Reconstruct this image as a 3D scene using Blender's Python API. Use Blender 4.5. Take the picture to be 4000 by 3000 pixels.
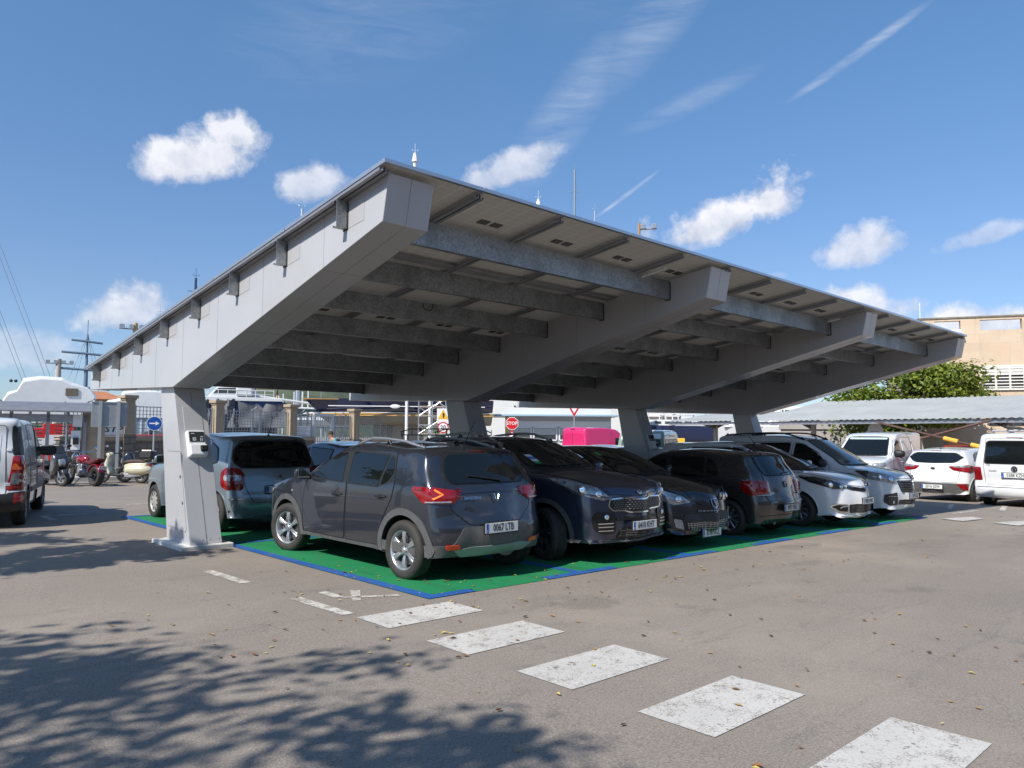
import bpy, bmesh, math, random
from math import sin, cos, pi, radians, sqrt, atan2, hypot
from mathutils import Vector, Matrix, noise
from mathutils.bvhtree import BVHTree
from mathutils.geometry import delaunay_2d_cdt
random.seed(7)
for _o in list(bpy.data.objects): bpy.data.objects.remove(_o)
SC = bpy.context.scene
COL = SC.collection

# ------------------------------------------------------------------ camera
CAM = Vector((-4.4657, -5.8969, 1.5807)); YAW, PITCH, ROLL, FPX = .8159, .0685, .0056, 2932.2
_f = Vector((cos(YAW)*cos(PITCH), sin(YAW)*cos(PITCH), sin(PITCH)))
_r = Vector((sin(YAW), -cos(YAW), 0)); _u = _r.cross(_f)
_c, _s = cos(ROLL), sin(ROLL)
R_, U_ = _c*_r+_s*_u, -_s*_r+_c*_u
cam = bpy.data.cameras.new('camera'); camo = bpy.data.objects.new('camera', cam); COL.objects.link(camo)
camo.matrix_world = Matrix(((R_.x,U_.x,-_f.x,CAM.x),(R_.y,U_.y,-_f.y,CAM.y),(R_.z,U_.z,-_f.z,CAM.z),(0,0,0,1)))
cam.sensor_width = 36; cam.lens = FPX/4000*36; cam.clip_start = .05; cam.clip_end = 4000
SC.camera = camo

# ------------------------------------------------------------------ light
SUND = Vector((1, .125, -.98)).normalized()          # the way the light travels
sun = bpy.data.lights.new('sun', 'SUN'); sun.energy = 5.0; sun.angle = radians(.53); sun.color = (1, .945, .86)
suno = bpy.data.objects.new('sun', sun); COL.objects.link(suno)
suno.rotation_euler = SUND.to_track_quat('-Z', 'Y').to_euler(); suno.location = (-20, -3, 20)
SC.view_settings.view_transform = 'Standard'; SC.view_settings.look = 'None'
SC.view_settings.exposure = 0.3; SC.view_settings.gamma = 1; SC.view_settings.use_curve_mapping = False
SC.cycles.max_bounces = 6; SC.cycles.diffuse_bounces = 3; SC.cycles.transparent_max_bounces = 12; SC.cycles.use_denoising = True
SC.cycles.caustics_reflective = False; SC.cycles.caustics_refractive = False; SC.cycles.sample_clamp_indirect = 4

W = bpy.data.worlds.new('World'); SC.world = W; W.use_nodes = True
class NT:
    def __init__(s, nt): s.nt = nt; s.n = nt.nodes; s.l = nt.links; s.n.clear()
    def new(s, t, **k):
        x = s.n.new(t)
        for a, b in k.items():
            if hasattr(x, a): setattr(x, a, b)
            else: x.inputs[a].default_value = b
        return x
    def put(s, i, v):
        if hasattr(v, 'is_output') or isinstance(v, bpy.types.NodeSocket): s.l.new(v, i)
        else: i.default_value = v
    def m(s, op, a, b=None, c=None, clamp=False):
        x = s.n.new('ShaderNodeMath'); x.operation = op; x.use_clamp = clamp
        for i, v in enumerate((a, b, c)):
            if v is not None: s.put(x.inputs[i], v)
        return x.outputs[0]
    def mix(s, f, a, b, t='MIX'):
        x = s.n.new('ShaderNodeMix'); x.data_type = 'RGBA'; x.blend_type = t
        s.put(x.inputs[0], f); s.put(x.inputs[6], a); s.put(x.inputs[7], b); return x.outputs[2]
    def noise(s, v, scale, detail=3, rough=.55, dist=0):
        x = s.n.new('ShaderNodeTexNoise')
        if v is not None: s.l.new(v, x.inputs['Vector'])
        x.inputs['Scale'].default_value = scale; x.inputs['Detail'].default_value = detail
        x.inputs['Roughness'].default_value = rough; x.inputs['Distortion'].default_value = dist
        return x.outputs[0]
    def ramp(s, f, *st):
        x = s.n.new('ShaderNodeValToRGB'); s.put(x.inputs[0], f); e = x.color_ramp.elements
        for i, (p, c) in enumerate(st):
            q = e[i] if i < 2 else e.new(p)
            q.position = p; q.color = c if len(c) == 4 else (*c, 1)
        return x.outputs[0]
def g3(v): return (v, v, v, 1)
def build_sky():
    t = NT(W.node_tree)
    sky = t.new('ShaderNodeTexSky', sky_type='NISHITA', sun_disc=False)
    sky.sun_elevation = math.asin(-SUND.z); sky.sun_rotation = atan2(-SUND.x, -SUND.y)
    sky.altitude = 0; sky.air_density = 1.0; sky.dust_density = .35; sky.ozone_density = 2.2
    tc = t.new('ShaderNodeTexCoord'); d = tc.outputs['Generated']
    sx = t.new('ShaderNodeSeparateXYZ'); t.l.new(d, sx.inputs[0])
    az = t.m('MULTIPLY', t.m('ARCTAN2', sx.outputs[1], sx.outputs[0]), 57.2958)
    el = t.m('MULTIPLY', t.m('ARCSINE', sx.outputs[2]), 57.2958)
    n1 = t.noise(d, 9.5, 10, .62, .15); n2 = t.noise(d, 30, 6, .6)
    cb = t.new('ShaderNodeCombineXYZ'); t.l.new(az, cb.inputs[0]); t.l.new(el, cb.inputs[1])
    mp = t.new('ShaderNodeMapping'); t.l.new(cb.outputs[0], mp.inputs[0]); mp.inputs['Rotation'].default_value = (0, 0, radians(40)); mp.inputs['Scale'].default_value = (.05, .32, 1)
    streak = t.noise(mp.outputs[0], 2.2, 8, .68, .7)
    nn = t.m('ADD', t.m('MULTIPLY', t.m('SUBTRACT', n1, .5), 2.7), t.m('MULTIPLY', t.m('SUBTRACT', n2, .5), .9))
    clouds = [(69.9,18.8,5.8,3.0,14,.95),(67.4,20.6,3.0,2.0,0,.9),(61.8,18.2,3.2,2.0,12,.72),(47.1,19.6,4.6,2.0,16,.66),(44.5,20.8,2.0,1.3,10,.55),
              (31.4,15.4,5.6,2.5,16,.97),(27.4,16.8,3.4,2.7,5,.97),(21.2,13.3,3.4,2.2,10,.78),(14.2,12.9,3.4,1.0,12,.42),
              (21.5,8.8,4.4,1.7,-6,.9),(14.8,7.4,4.6,2.0,0,.95),(9,7.4,4,1.8,0,.9),(74.6,8.2,4.2,2.6,16,.8),(80,5.2,5,2.0,0,.45),(27,11.5,1.0,.5,0,.2),
              (100,16,9,4,0,.8),(125,22,10,4,5,.8),(-20,14,9,4,0,.8),(-60,20,12,5,0,.7),(-110,25,12,5,0,.7),(-160,16,12,4,0,.7),(160,14,9,4,0,.8)]
    tot = None; shade = None
    for (a, e, sa, sb, tilt, st) in clouds:
        da = t.m('SUBTRACT', a, az); de = t.m('SUBTRACT', el, e); c, s = cos(radians(tilt)), sin(radians(tilt))
        p = t.m('DIVIDE', t.m('ADD', t.m('MULTIPLY', da, c), t.m('MULTIPLY', de, s)), sa)
        q = t.m('DIVIDE', t.m('SUBTRACT', t.m('MULTIPLY', de, c), t.m('MULTIPLY', da, s)), sb)
        q2 = t.m('MULTIPLY', q, t.m('ADD', 1.15, t.m('MULTIPLY', t.m('LESS_THAN', q, 0), .65)))
        r = t.m('SQRT', t.m('ADD', t.m('MULTIPLY', p, p), t.m('MULTIPLY', q2, q2)))
        k = t.m('MULTIPLY', t.m('SUBTRACT', t.m('ADD', .97, nn), r), 1.9, clamp=True)
        k = t.m('MULTIPLY', t.m('SMOOTH_MIN', k, 1, .25), st)
        tot = k if tot is None else t.m('MAXIMUM', tot, k)
        sh = t.m('MULTIPLY', t.m('ADD', q, .35), k); shade = sh if shade is None else t.m('ADD', shade, sh)
    thin = None
    for (a, e, sa, sb, tilt, st) in [(42.8,23.5,9.5,2.3,50,.22),(35,30,9,2.4,42,.22),(21.3,25.5,5.7,.42,25,.42),(38.0,17.9,3.2,.2,33,.5),(33,24,6,.9,18,.16),(57,30,14,5,20,.10),(30,40,20,8,30,.14)]:
        da = t.m('SUBTRACT', a, az); de = t.m('SUBTRACT', el, e); c, s = cos(radians(tilt)), sin(radians(tilt))
        p = t.m('DIVIDE', t.m('ADD', t.m('MULTIPLY', da, c), t.m('MULTIPLY', de, s)), sa)
        q = t.m('DIVIDE', t.m('SUBTRACT', t.m('MULTIPLY', de, c), t.m('MULTIPLY', da, s)), sb)
        r = t.m('SQRT', t.m('ADD', t.m('MULTIPLY', p, p), t.m('MULTIPLY', q, q)))
        k = t.m('MULTIPLY', t.m('SUBTRACT', 1, r), 1.6, clamp=True)
        k = t.m('MULTIPLY', t.m('MULTIPLY', k, t.m('MULTIPLY', t.m('SUBTRACT', streak, .33), 2.6, clamp=True)), st)
        thin = k if thin is None else t.m('MAXIMUM', thin, k)
    b = t.m('ADD', t.m('MULTIPLY', shade, .62), t.m('ADD', .34, t.m('MULTIPLY', t.m('SUBTRACT', n2, .45), 1.9)), clamp=True)
    ccol = t.mix(b, (5.0, 5.5, 6.9, 1), (9.6, 9.6, 10.0, 1))
    tint = t.ramp(t.m('DIVIDE', el, 40, clamp=True), (0, (.82,.97,1.30)), (.25, (.98,1.08,1.28)), (.75, (1.06,1.44,1.64)))
    skyc = t.mix(1.0, sky.outputs[0], tint, 'MULTIPLY')
    o = t.mix(thin, skyc, (9, 9.3, 9.8, 1)); o = t.mix(tot, o, ccol)
    bg = t.new('ShaderNodeBackground', Strength=.085); t.l.new(o, bg.inputs[0])
    out = t.new('ShaderNodeOutputWorld'); t.l.new(bg.outputs[0], out.inputs[0])
build_sky()

# ------------------------------------------------------------------ helpers
def cl(v, a, b): return max(a, min(b, v))
def gz(x, y): return -.013*cl(x, -30, 45) - .0006*cl(y, -60, 60) - .012*cl(x-14, 0, 12)
def ray_xy(u, dist):
    """world XY at horizontal distance dist in the direction seen at column u of a 4000 px wide view"""
    d = _f + R_*((u-2000)/FPX); h = hypot(d.x, d.y); return CAM.x+d.x/h*dist, CAM.y+d.y/h*dist
def hz(u, v, dist):
    d = _f + R_*((u-2000)/FPX) - U_*((v-1500)/FPX); h = hypot(d.x, d.y); return CAM.z+d.z/h*dist

def tag(o, label=None, cat=None, group=None, kind=None):
    if label: o['label'] = label
    if cat: o['category'] = cat
    if group: o['group'] = group
    if kind: o['kind'] = kind
    return o
def thing(name, label, cat, loc=(0,0,0), rz=0, group=None):
    o = bpy.data.objects.new(name, None); COL.objects.link(o); o.location = loc; o.rotation_euler = (0,0,rz)
    o.empty_display_size = .2
    return tag(o, label, cat, group, 'thing')
def sub(name, parent, loc=(0,0,0), rot=(0,0,0)):
    o = bpy.data.objects.new(name, None); COL.objects.link(o); o.parent = parent; o.location = loc; o.rotation_euler = rot; return o
def copy_tree(o, parent=None):
    c = o.copy(); COL.objects.link(c); c.parent = parent
    for ch in o.children: copy_tree(ch, c)
    return c

class MB:
    def __init__(s): s.v = []; s.f = []
    def add(s, vs, fs):
        b = len(s.v); s.v += [tuple(v) for v in vs]; s.f += [tuple(b+i for i in f) for f in fs]; return s
    def box(s, x0, y0, z0, x1, y1, z1, M=None):
        vs = [Vector(p) for p in ((x0,y0,z0),(x1,y0,z0),(x1,y1,z0),(x0,y1,z0),(x0,y0,z1),(x1,y0,z1),(x1,y1,z1),(x0,y1,z1))]
        if M is not None: vs = [M @ v for v in vs]
        return s.add(vs, [(0,3,2,1),(4,5,6,7),(0,1,5,4),(1,2,6,5),(2,3,7,6),(3,0,4,7)])
    def cbox(s, c, d, rz=0, M=None):
        T = Matrix.Translation(c) @ Matrix.Rotation(rz, 4, 'Z')
        if M is not None: T = M @ T
        return s.box(-d[0]/2,-d[1]/2,-d[2]/2,d[0]/2,d[1]/2,d[2]/2, T)
    def hexa(s, lo, hi):   # two quads of 4 points
        return s.add(list(lo)+list(hi), [(0,3,2,1),(4,5,6,7),(0,1,5,4),(1,2,6,5),(2,3,7,6),(3,0,4,7)])
    def prism(s, poly, a, b, axis='x'):
        n = len(poly); P = {'x': lambda p, t: (t, p[0], p[1]), 'y': lambda p, t: (p[0], t, p[1]), 'z': lambda p, t: (p[0], p[1], t)}[axis]
        return s.add([P(p, a) for p in poly]+[P(p, b) for p in poly], [tuple(range(n))[::-1], tuple(range(n, 2*n))]+[(i, (i+1) % n, n+(i+1) % n, n+i) for i in range(n)])
    def tube(s, pts, r, n=8, r2=None, cap=True):
        pts = [Vector(p) for p in pts]; rings = []; m = len(pts)
        for i, p in enumerate(pts):
            d = (pts[min(i+1, m-1)]-pts[max(i-1, 0)]).normalized()
            a = d.cross(Vector((0,0,1)) if abs(d.z) < .9 else Vector((1,0,0))).normalized(); b = d.cross(a)
            rr = r if r2 is None else r+(r2-r)*i/max(1, m-1)
            rings.append([p+a*rr*cos(2*pi*k/n)+b*rr*sin(2*pi*k/n) for k in range(n)])
        vs = [v for g in rings for v in g]
        fs = [(i*n+k, i*n+(k+1) % n, (i+1)*n+(k+1) % n, (i+1)*n+k) for i in range(m-1) for k in range(n)]
        if cap: fs += [tuple(range(n))[::-1], tuple((m-1)*n+k for k in range(n))]
        return s.add(vs, fs)
    def lathe(s, prof, n=24, M=None, closed=False):   # prof (r, h) about local Y
        vs = []
        for (r, h) in prof:
            for k in range(n):
                v = Vector((r*cos(2*pi*k/n), h, r*sin(2*pi*k/n))); vs.append(M @ v if M is not None else v)
        m = len(prof); fs = [(i*n+k, i*n+(k+1) % n, ((i+1) % m)*n+(k+1) % n, ((i+1) % m)*n+k) for i in range(m if closed else m-1) for k in range(n)]
        return s.add(vs, fs)
    def ell(s, c, r, n=12, m=8, M=None):
        vs = []; 
        for i in range(m+1):
            for k in range(n):
                t = pi*i/m; v = Vector((c[0]+r[0]*sin(t)*cos(2*pi*k/n), c[1]+r[1]*sin(t)*sin(2*pi*k/n), c[2]+r[2]*cos(t)))
                vs.append(M @ v if M is not None else v)
        return s.add(vs, [(i*n+k, (i+1)*n+k, (i+1)*n+(k+1) % n, i*n+(k+1) % n) for i in range(m) for k in range(n)])
    def obj(s, name, mat, parent=None, smooth=False, bevel=0, ang=40, weld=False):
        me = bpy.data.meshes.new(name); me.from_pydata(s.v, [], s.f); me.update()
        bm = bmesh.new(); bm.from_mesh(me)
        if weld: bmesh.ops.remove_doubles(bm, verts=bm.verts, dist=1e-4)
        bmesh.ops.dissolve_degenerate(bm, edges=bm.edges, dist=1e-6)
        bmesh.ops.recalc_face_normals(bm, faces=bm.faces); bm.to_mesh(me); bm.free()
        if smooth:
            me.shade_smooth(); me.set_sharp_from_angle(angle=radians(ang))
        o = bpy.data.objects.new(name, me); COL.objects.link(o); o.parent = parent
        me.materials.append(mat)
        if bevel:
            b = o.modifiers.new('b', 'BEVEL'); b.width = bevel; b.segments = 2; b.limit_method = 'ANGLE'; b.angle_limit = radians(35); b.harden_normals = False
        return o
def text_obj(name, s, size, mat, parent, M, depth=.002, align='CENTER', sx=1, bold=0, shear=0):
    c = bpy.data.curves.new(name, 'FONT'); c.body = s; c.size = size; c.align_x = align; c.align_y = 'CENTER'; c.extrude = depth; c.offset = bold; c.shear = shear
    c.resolution_u = 2
    t = bpy.data.objects.new('tmp', c); COL.objects.link(t); dg = bpy.context.evaluated_depsgraph_get(); dg.update()
    me = bpy.data.meshes.new_from_object(t.evaluated_get(dg)); bpy.data.objects.remove(t)
    me.transform(M @ Matrix.Diagonal((sx, 1, 1, 1))); me.materials.clear(); me.materials.append(mat)
    o = bpy.data.objects.new(name, me); COL.objects.link(o); o.parent = parent; return o
def face_matrix(p, right, up):
    r = Vector(right).normalized(); u = Vector(up).normalized(); n = r.cross(u); p = Vector(p)
    return Matrix(((r.x,u.x,n.x,p.x),(r.y,u.y,n.y,p.y),(r.z,u.z,n.z,p.z),(0,0,0,1)))

# ------------------------------------------------------------------ materials
MC = {}
def mat(name, col, rough=.5, metal=0, coat=0, var=0, vs=4, bump=0, bs=60, spec=.5, dirt=0, trans=0, em=None):
    if name in MC: return MC[name]
    m = bpy.data.materials.new(name); m.use_nodes = True; t = NT(m.node_tree)
    b = t.new('ShaderNodeBsdfPrincipled'); o = t.new('ShaderNodeOutputMaterial'); t.l.new(b.outputs[0], o.inputs[0])
    b.inputs['Roughness'].default_value = rough; b.inputs['Metallic'].default_value = metal
    b.inputs['Coat Weight'].default_value = coat; b.inputs['Coat Roughness'].default_value = .03; b.inputs['Specular IOR Level'].default_value = spec
    if trans: b.inputs['Transmission Weight'].default_value = trans
    c = (*col, 1) if len(col) == 3 else col; b.inputs['Base Color'].default_value = c
    if em: b.inputs['Emission Color'].default_value = (*em[0], 1); b.inputs['Emission Strength'].default_value = em[1]
    if var or bump or dirt:
        tc = t.new('ShaderNodeTexCoord'); v = tc.outputs['Object']
        src = c
        if var:
            n = t.noise(v, vs, 5, .6)
            src = t.mix(t.m('MULTIPLY', t.m('SUBTRACT', n, .3), 2.0, clamp=True), tuple(k*(1-var) for k in c[:3])+(1,), tuple(min(1, k*(1+var)) for k in c[:3])+(1,))
        if dirt:
            n = t.noise(v, 7, 6, .65); n2 = t.noise(v, 60, 3)
            sz = t.new('ShaderNodeSeparateXYZ'); t.l.new(v, sz.inputs[0])
            low = t.m('MULTIPLY', t.m('SUBTRACT', .75, sz.outputs[2]), 1.4, clamp=True)
            f = t.m('MULTIPLY', t.m('MULTIPLY', t.m('ADD', low, .25), t.m('SUBTRACT', t.m('ADD', n, t.m('MULTIPLY', n2, .3)), .35)), dirt, clamp=True)
            src = t.mix(f, src, (.22, .19, .155, 1)); t.l.new(t.m('ADD', rough, t.m('MULTIPLY', f, .5)), b.inputs['Roughness'])
            if coat: t.l.new(t.m('MULTIPLY', t.m('SUBTRACT', 1, t.m('MULTIPLY', f, 1.6), clamp=True), coat), b.inputs['Coat Weight'])
        t.put(b.inputs['Base Color'], src)
        if bump:
            bp = t.new('ShaderNodeBump', Strength=bump, Distance=.01); t.l.new(t.noise(v, bs, 4), bp.inputs['Height']); t.l.new(bp.outputs[0], b.inputs['Normal'])
    MC[name] = m; return m

STAINS = [(1.05,-1.05,.45,.30,.55),(.75,-.72,.38,.24,.4),(-.55,4.2,.55,.22,.75),(6.6,-.45,.7,.28,.4),(8.6,-1.6,1.2,.35,.35),(11,-2.6,1.6,.4,.35),(4.4,-2.9,.3,.14,.5),(2.2,-4.4,.16,.1,.5),(-.95,4.9,.5,.5,.5),(7.5,-4.2,.5,.2,.4),(5.2,-1.3,.5,.16,.4)]
def m_asphalt():
    m = bpy.data.materials.new('asphalt'); m.use_nodes = True; t = NT(m.node_tree)
    b = t.new('ShaderNodeBsdfPrincipled', Roughness=.88); o = t.new('ShaderNodeOutputMaterial'); t.l.new(b.outputs[0], o.inputs[0]); b.inputs['Specular IOR Level'].default_value = .35
    tc = t.new('ShaderNodeTexCoord'); v = tc.outputs['Object']
    big = t.noise(v, .22, 5, .6, .4); mid = t.noise(v, 1.3, 5, .6); fine = t.noise(v, 75, 3, .7); grit = t.noise(v, 240, 2, .6)
    col = t.ramp(big, (.3, (.130,.105,.084)), (.52, (.183,.149,.119)), (.74, (.262,.213,.168)))
    col = t.mix(t.m('MULTIPLY', t.m('SUBTRACT', mid, .42), 2.4, clamp=True), col, (.146,.119,.096,1))
    # dark smears of rubber and drips
    mp = t.new('ShaderNodeMapping'); t.l.new(v, mp.inputs[0]); mp.inputs['Scale'].default_value = (.5, 2.2, 1); mp.inputs['Rotation'].default_value = (0,0,radians(-28))
    sm = t.noise(mp.outputs[0], 1.5, 6, .7, .6)
    col = t.mix(t.m('MULTIPLY', t.m('SUBTRACT', sm, .545), 4.6, clamp=True), col, (.092,.078,.067,1))
    vo = t.new('ShaderNodeTexVoronoi'); t.l.new(v, vo.inputs['Vector']); vo.inputs['Scale'].default_value = 1.1
    st = t.m('SUBTRACT', .16, t.m('ADD', vo.outputs['Distance'], t.m('MULTIPLY', t.m('SUBTRACT', t.noise(v, 9, 4, .6), .5), .3)))
    col = t.mix(t.m('MULTIPLY', t.m('MULTIPLY', st, 9, clamp=True), .5), col, (.07,.062,.056,1))
    # oil spots near the parking bays
    sp = t.new('ShaderNodeSeparateXYZ'); t.l.new(v, sp.inputs[0]); wob = t.m('MULTIPLY', t.m('SUBTRACT', t.noise(v, 3.5, 5, .65), .5), 2.4)
    for (sx_, sy_, rx_, ry_, k_) in STAINS:
        a = t.m('DIVIDE', t.m('SUBTRACT', sp.outputs[0], sx_), rx_); b_ = t.m('DIVIDE', t.m('SUBTRACT', sp.outputs[1], sy_), ry_)
        rr = t.m('ADD', t.m('SQRT', t.m('ADD', t.m('MULTIPLY', a, a), t.m('MULTIPLY', b_, b_))), wob)
        col = t.mix(t.m('MULTIPLY', t.m('MULTIPLY', t.m('SUBTRACT', 1.0, rr), 2.2, clamp=True), k_), col, (.062,.048,.038,1))
    g = t.m('MULTIPLY', t.m('SUBTRACT', t.m('ADD', fine, t.m('MULTIPLY', grit, .6)), .62), 1.5)
    col = t.mix(t.m('ABSOLUTE', g, clamp=True), col, t.mix(t.m('GREATER_THAN', g, 0), (.075,.068,.062,1), (.42,.385,.35,1)))
    t.l.new(col, b.inputs['Base Color'])
    bp = t.new('ShaderNodeBump', Strength=.55, Distance=.006); t.l.new(t.m('ADD', fine, t.m('MULTIPLY', grit, .5)), bp.inputs['Height']); t.l.new(bp.outputs[0], b.inputs['Normal'])
    return m
def m_paint_ground(name, col, worn, wcol=(.2,.175,.155), ws=7, streak=False, tyre=0):
    m = bpy.data.materials.new(name); m.use_nodes = True; t = NT(m.node_tree)
    b = t.new('ShaderNodeBsdfPrincipled', Roughness=.75); o = t.new('ShaderNodeOutputMaterial'); t.l.new(b.outputs[0], o.inputs[0]); b.inputs['Specular IOR Level'].default_value = .3
    tc = t.new('ShaderNodeTexCoord'); v = tc.outputs['Object']
    n = t.noise(v, ws, 6, .68); fine = t.noise(v, 75, 3, .75); big = t.noise(v, .9, 4, .6); grit = t.noise(v, 240, 2)
    c = t.mix(t.m('MULTIPLY', t.m('SUBTRACT', big, .3), 1.6, clamp=True), tuple(k*.82 for k in col)+(1,), tuple(min(1,k*1.1) for k in col)+(1,))
    c = t.mix(t.m('MULTIPLY', t.m('SUBTRACT', fine, .5), 1.3, clamp=True), c, tuple(k*.6 for k in col)+(1,))
    if tyre:
        mp = t.new('ShaderNodeMapping'); t.l.new(v, mp.inputs[0]); mp.inputs['Scale'].default_value = (2.6, .35, 1); k = t.noise(mp.outputs[0], 1.3, 6, .65, .3)
        c = t.mix(t.m('MULTIPLY', t.m('SUBTRACT', k, .50), 3.4*tyre, clamp=True), c, tuple(q*.42 for q in col)+(1,)); k2 = t.noise(v, 2.2, 6, .7)
        c = t.mix(t.m('MULTIPLY', t.m('SUBTRACT', k2, .52), 2.2*tyre, clamp=True), c, (col[0]*.6+.05, col[1]*.6+.05, col[2]*.6+.045, 1))
    w = t.m('SUBTRACT', t.m('ADD', t.m('MULTIPLY', fine, .6), t.m('MULTIPLY', t.m('ADD', n, t.m('MULTIPLY', big, .35)), .62)), 1.06-worn)
    if streak:
        v2 = t.new('ShaderNodeTexVoronoi', feature='DISTANCE_TO_EDGE'); t.l.new(t.mix(.05, v, t.noise(v, 14, 3)), v2.inputs['Vector']); v2.inputs['Scale'].default_value = 22
        w = t.m('MAXIMUM', w, t.m('MULTIPLY', t.m('SUBTRACT', .045, v2.outputs['Distance']), t.m('MULTIPLY', t.m('SUBTRACT', n, .42), 20)))
    c = t.mix(t.m('MULTIPLY', w, 9, clamp=True), c, (*wcol, 1)); t.l.new(c, b.inputs['Base Color'])
    bp = t.new('ShaderNodeBump', Strength=.5, Distance=.005); t.l.new(t.m('ADD', fine, t.m('MULTIPLY', grit, .4)), bp.inputs['Height']); t.l.new(bp.outputs[0], b.inputs['Normal'])
    return m
def m_galv():
    m = bpy.data.materials.new('galvanised steel'); m.use_nodes = True; t = NT(m.node_tree)
    b = t.new('ShaderNodeBsdfPrincipled', Metallic=.75, Roughness=.42); o = t.new('ShaderNodeOutputMaterial'); t.l.new(b.outputs[0], o.inputs[0])
    tc = t.new('ShaderNodeTexCoord'); v = tc.outputs['Object']
    vo = t.new('ShaderNodeTexVoronoi'); t.l.new(v, vo.inputs['Vector']); vo.inputs['Scale'].default_value = 42
    n = t.noise(v, 3, 6, .7); n2 = t.noise(v, 22, 4, .7)
    c = t.ramp(vo.outputs['Color'], (0, (.26,.275,.29)), (1, (.45,.475,.49)))
    c = t.mix(t.m('MULTIPLY', t.m('SUBTRACT', n, .42), 2.6, clamp=True), c, (.155,.165,.165,1))
    c = t.mix(t.m('MULTIPLY', t.m('SUBTRACT', n2, .55), 3, clamp=True), c, (.44,.455,.465,1)); t.l.new(c, b.inputs['Base Color'])
    t.l.new(t.m('ADD', .3, t.m('MULTIPLY', n2, .3)), b.inputs['Roughness']); return m
def m_backsheet():
    m = bpy.data.materials.new('panel back sheet'); m.use_nodes = True; t = NT(m.node_tree)
    b = t.new('ShaderNodeBsdfPrincipled', Roughness=.42); o = t.new('ShaderNodeOutputMaterial'); t.l.new(b.outputs[0], o.inputs[0])
    tc = t.new('ShaderNodeTexCoord'); sp = t.new('ShaderNodeSeparateXYZ'); t.l.new(tc.outputs['Object'], sp.inputs[0])
    def lines(s, pitch, w):
        f = t.m('ABSOLUTE', t.m('SUBTRACT', t.m('FRACT', t.m('DIVIDE', s, pitch)), .5)); return t.m('LESS_THAN', t.m('SUBTRACT', .5, f), w)
    l = t.m('MAXIMUM', lines(sp.outputs[0], .1955, .02), lines(sp.outputs[1], .0978, .02))
    n = t.noise(tc.outputs['Object'], 1.3, 5, .6)
    c = t.mix(n, (.62,.59,.54,1), (.72,.69,.64,1)); c = t.mix(l, c, (.86,.84,.80,1)); t.l.new(c, b.inputs['Base Color'])
    tr = t.new('ShaderNodeBsdfTranslucent'); t.l.new(c, tr.inputs[0]); mx = t.new('ShaderNodeMixShader'); mx.inputs[0].default_value = .45
    t.l.new(b.outputs[0], mx.inputs[1]); t.l.new(tr.outputs[0], mx.inputs[2]); t.l.new(mx.outputs[0], o.inputs[0]); return m
def m_cells():
    m = bpy.data.materials.new('solar cells'); m.use_nodes = True; t = NT(m.node_tree)
    b = t.new('ShaderNodeBsdfPrincipled', Roughness=.12); o = t.new('ShaderNodeOutputMaterial'); t.l.new(b.outputs[0], o.inputs[0])
    tc = t.new('ShaderNodeTexCoord'); br = t.new('ShaderNodeTexBrick'); t.l.new(tc.outputs['Object'], br.inputs[0]); br.offset = 0
    for k, v in (('Color1',(.012,.018,.05,1)),('Color2',(.016,.022,.06,1)),('Mortar',(.3,.32,.35,1)),('Scale',1.0),('Mortar Size',.004),('Brick Width',.19),('Row Height',.19)): br.inputs[k].default_value = v
    t.l.new(br.outputs[0], b.inputs['Base Color']); tp = t.new('ShaderNodeBsdfTransparent'); mx = t.new('ShaderNodeMixShader'); mx.inputs[0].default_value = .45
    t.l.new(b.outputs[0], mx.inputs[1]); t.l.new(tp.outputs[0], mx.inputs[2]); t.l.new(mx.outputs[0], o.inputs[0]); return m

M_ASPH = m_asphalt(); M_GALV = m_galv(); M_BACK = m_backsheet(); M_CELL = m_cells()
M_WLINE = m_paint_ground('white road paint', (.58,.56,.525), .31, (.23,.2,.175), 5, True)
M_WORN = m_paint_ground('faded white road paint', (.66,.63,.58), .40, (.26,.225,.195), 6)
M_GREEN = m_paint_ground('green bay paint', (.012,.225,.082), .30, (.07,.115,.06), tyre=.8)
M_BLUE = m_paint_ground('blue bay paint', (.018,.105,.36), .30, (.12,.13,.13), tyre=.7)
M_CLAD = mat('light grey metal cladding', (.43,.43,.445), .32, .0, .3, .05, 1.1, .05, 2.2)
M_SEAM = mat('dark seam', (.17,.17,.175), .7)
M_ALU = mat('aluminium', (.62,.63,.65), .35, .85, 0, .05, 5)
M_ALUD = mat('weathered aluminium', (.34,.34,.36), .45, .6, 0, .12, 5)
M_BLK = mat('black plastic', (.012,.012,.013), .5, 0, 0, .2, 9)
M_WHITE = mat('white plastic', (.72,.73,.74), .35, 0, .2)
M_CONC = mat('concrete', (.46,.44,.41), .85, 0, 0, .18, 3, .3, 40)
# ------------------------------------------------------------------ ground
def ground_sheet(name, mat_, quads, lift, parent=None, div=1.0):
    """flat polygons laid on the ground, cut in steps so that they follow it"""
    mb = MB()
    for q in quads:
        (x0,y0),(x1,y1),(x2,y2),(x3,y3) = q
        nx = max(1, int(max(hypot(x1-x0,y1-y0), hypot(x2-x3,y2-y3))/div)); ny = max(1, int(max(hypot(x3-x0,y3-y0), hypot(x2-x1,y2-y1))/div))
        vs = []
        for j in range(ny+1):
            for i in range(nx+1):
                a, b = i/nx, j/ny
                x = (x0*(1-a)+x1*a)*(1-b)+(x3*(1-a)+x2*a)*b; y = (y0*(1-a)+y1*a)*(1-b)+(y3*(1-a)+y2*a)*b
                vs.append((x, y, gz(x, y)+lift))
        mb.add(vs, [(j*(nx+1)+i, j*(nx+1)+i+1, (j+1)*(nx+1)+i+1, (j+1)*(nx+1)+i) for j in range(ny) for i in range(nx)])
    return mb.obj(name, mat_, parent)
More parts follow.
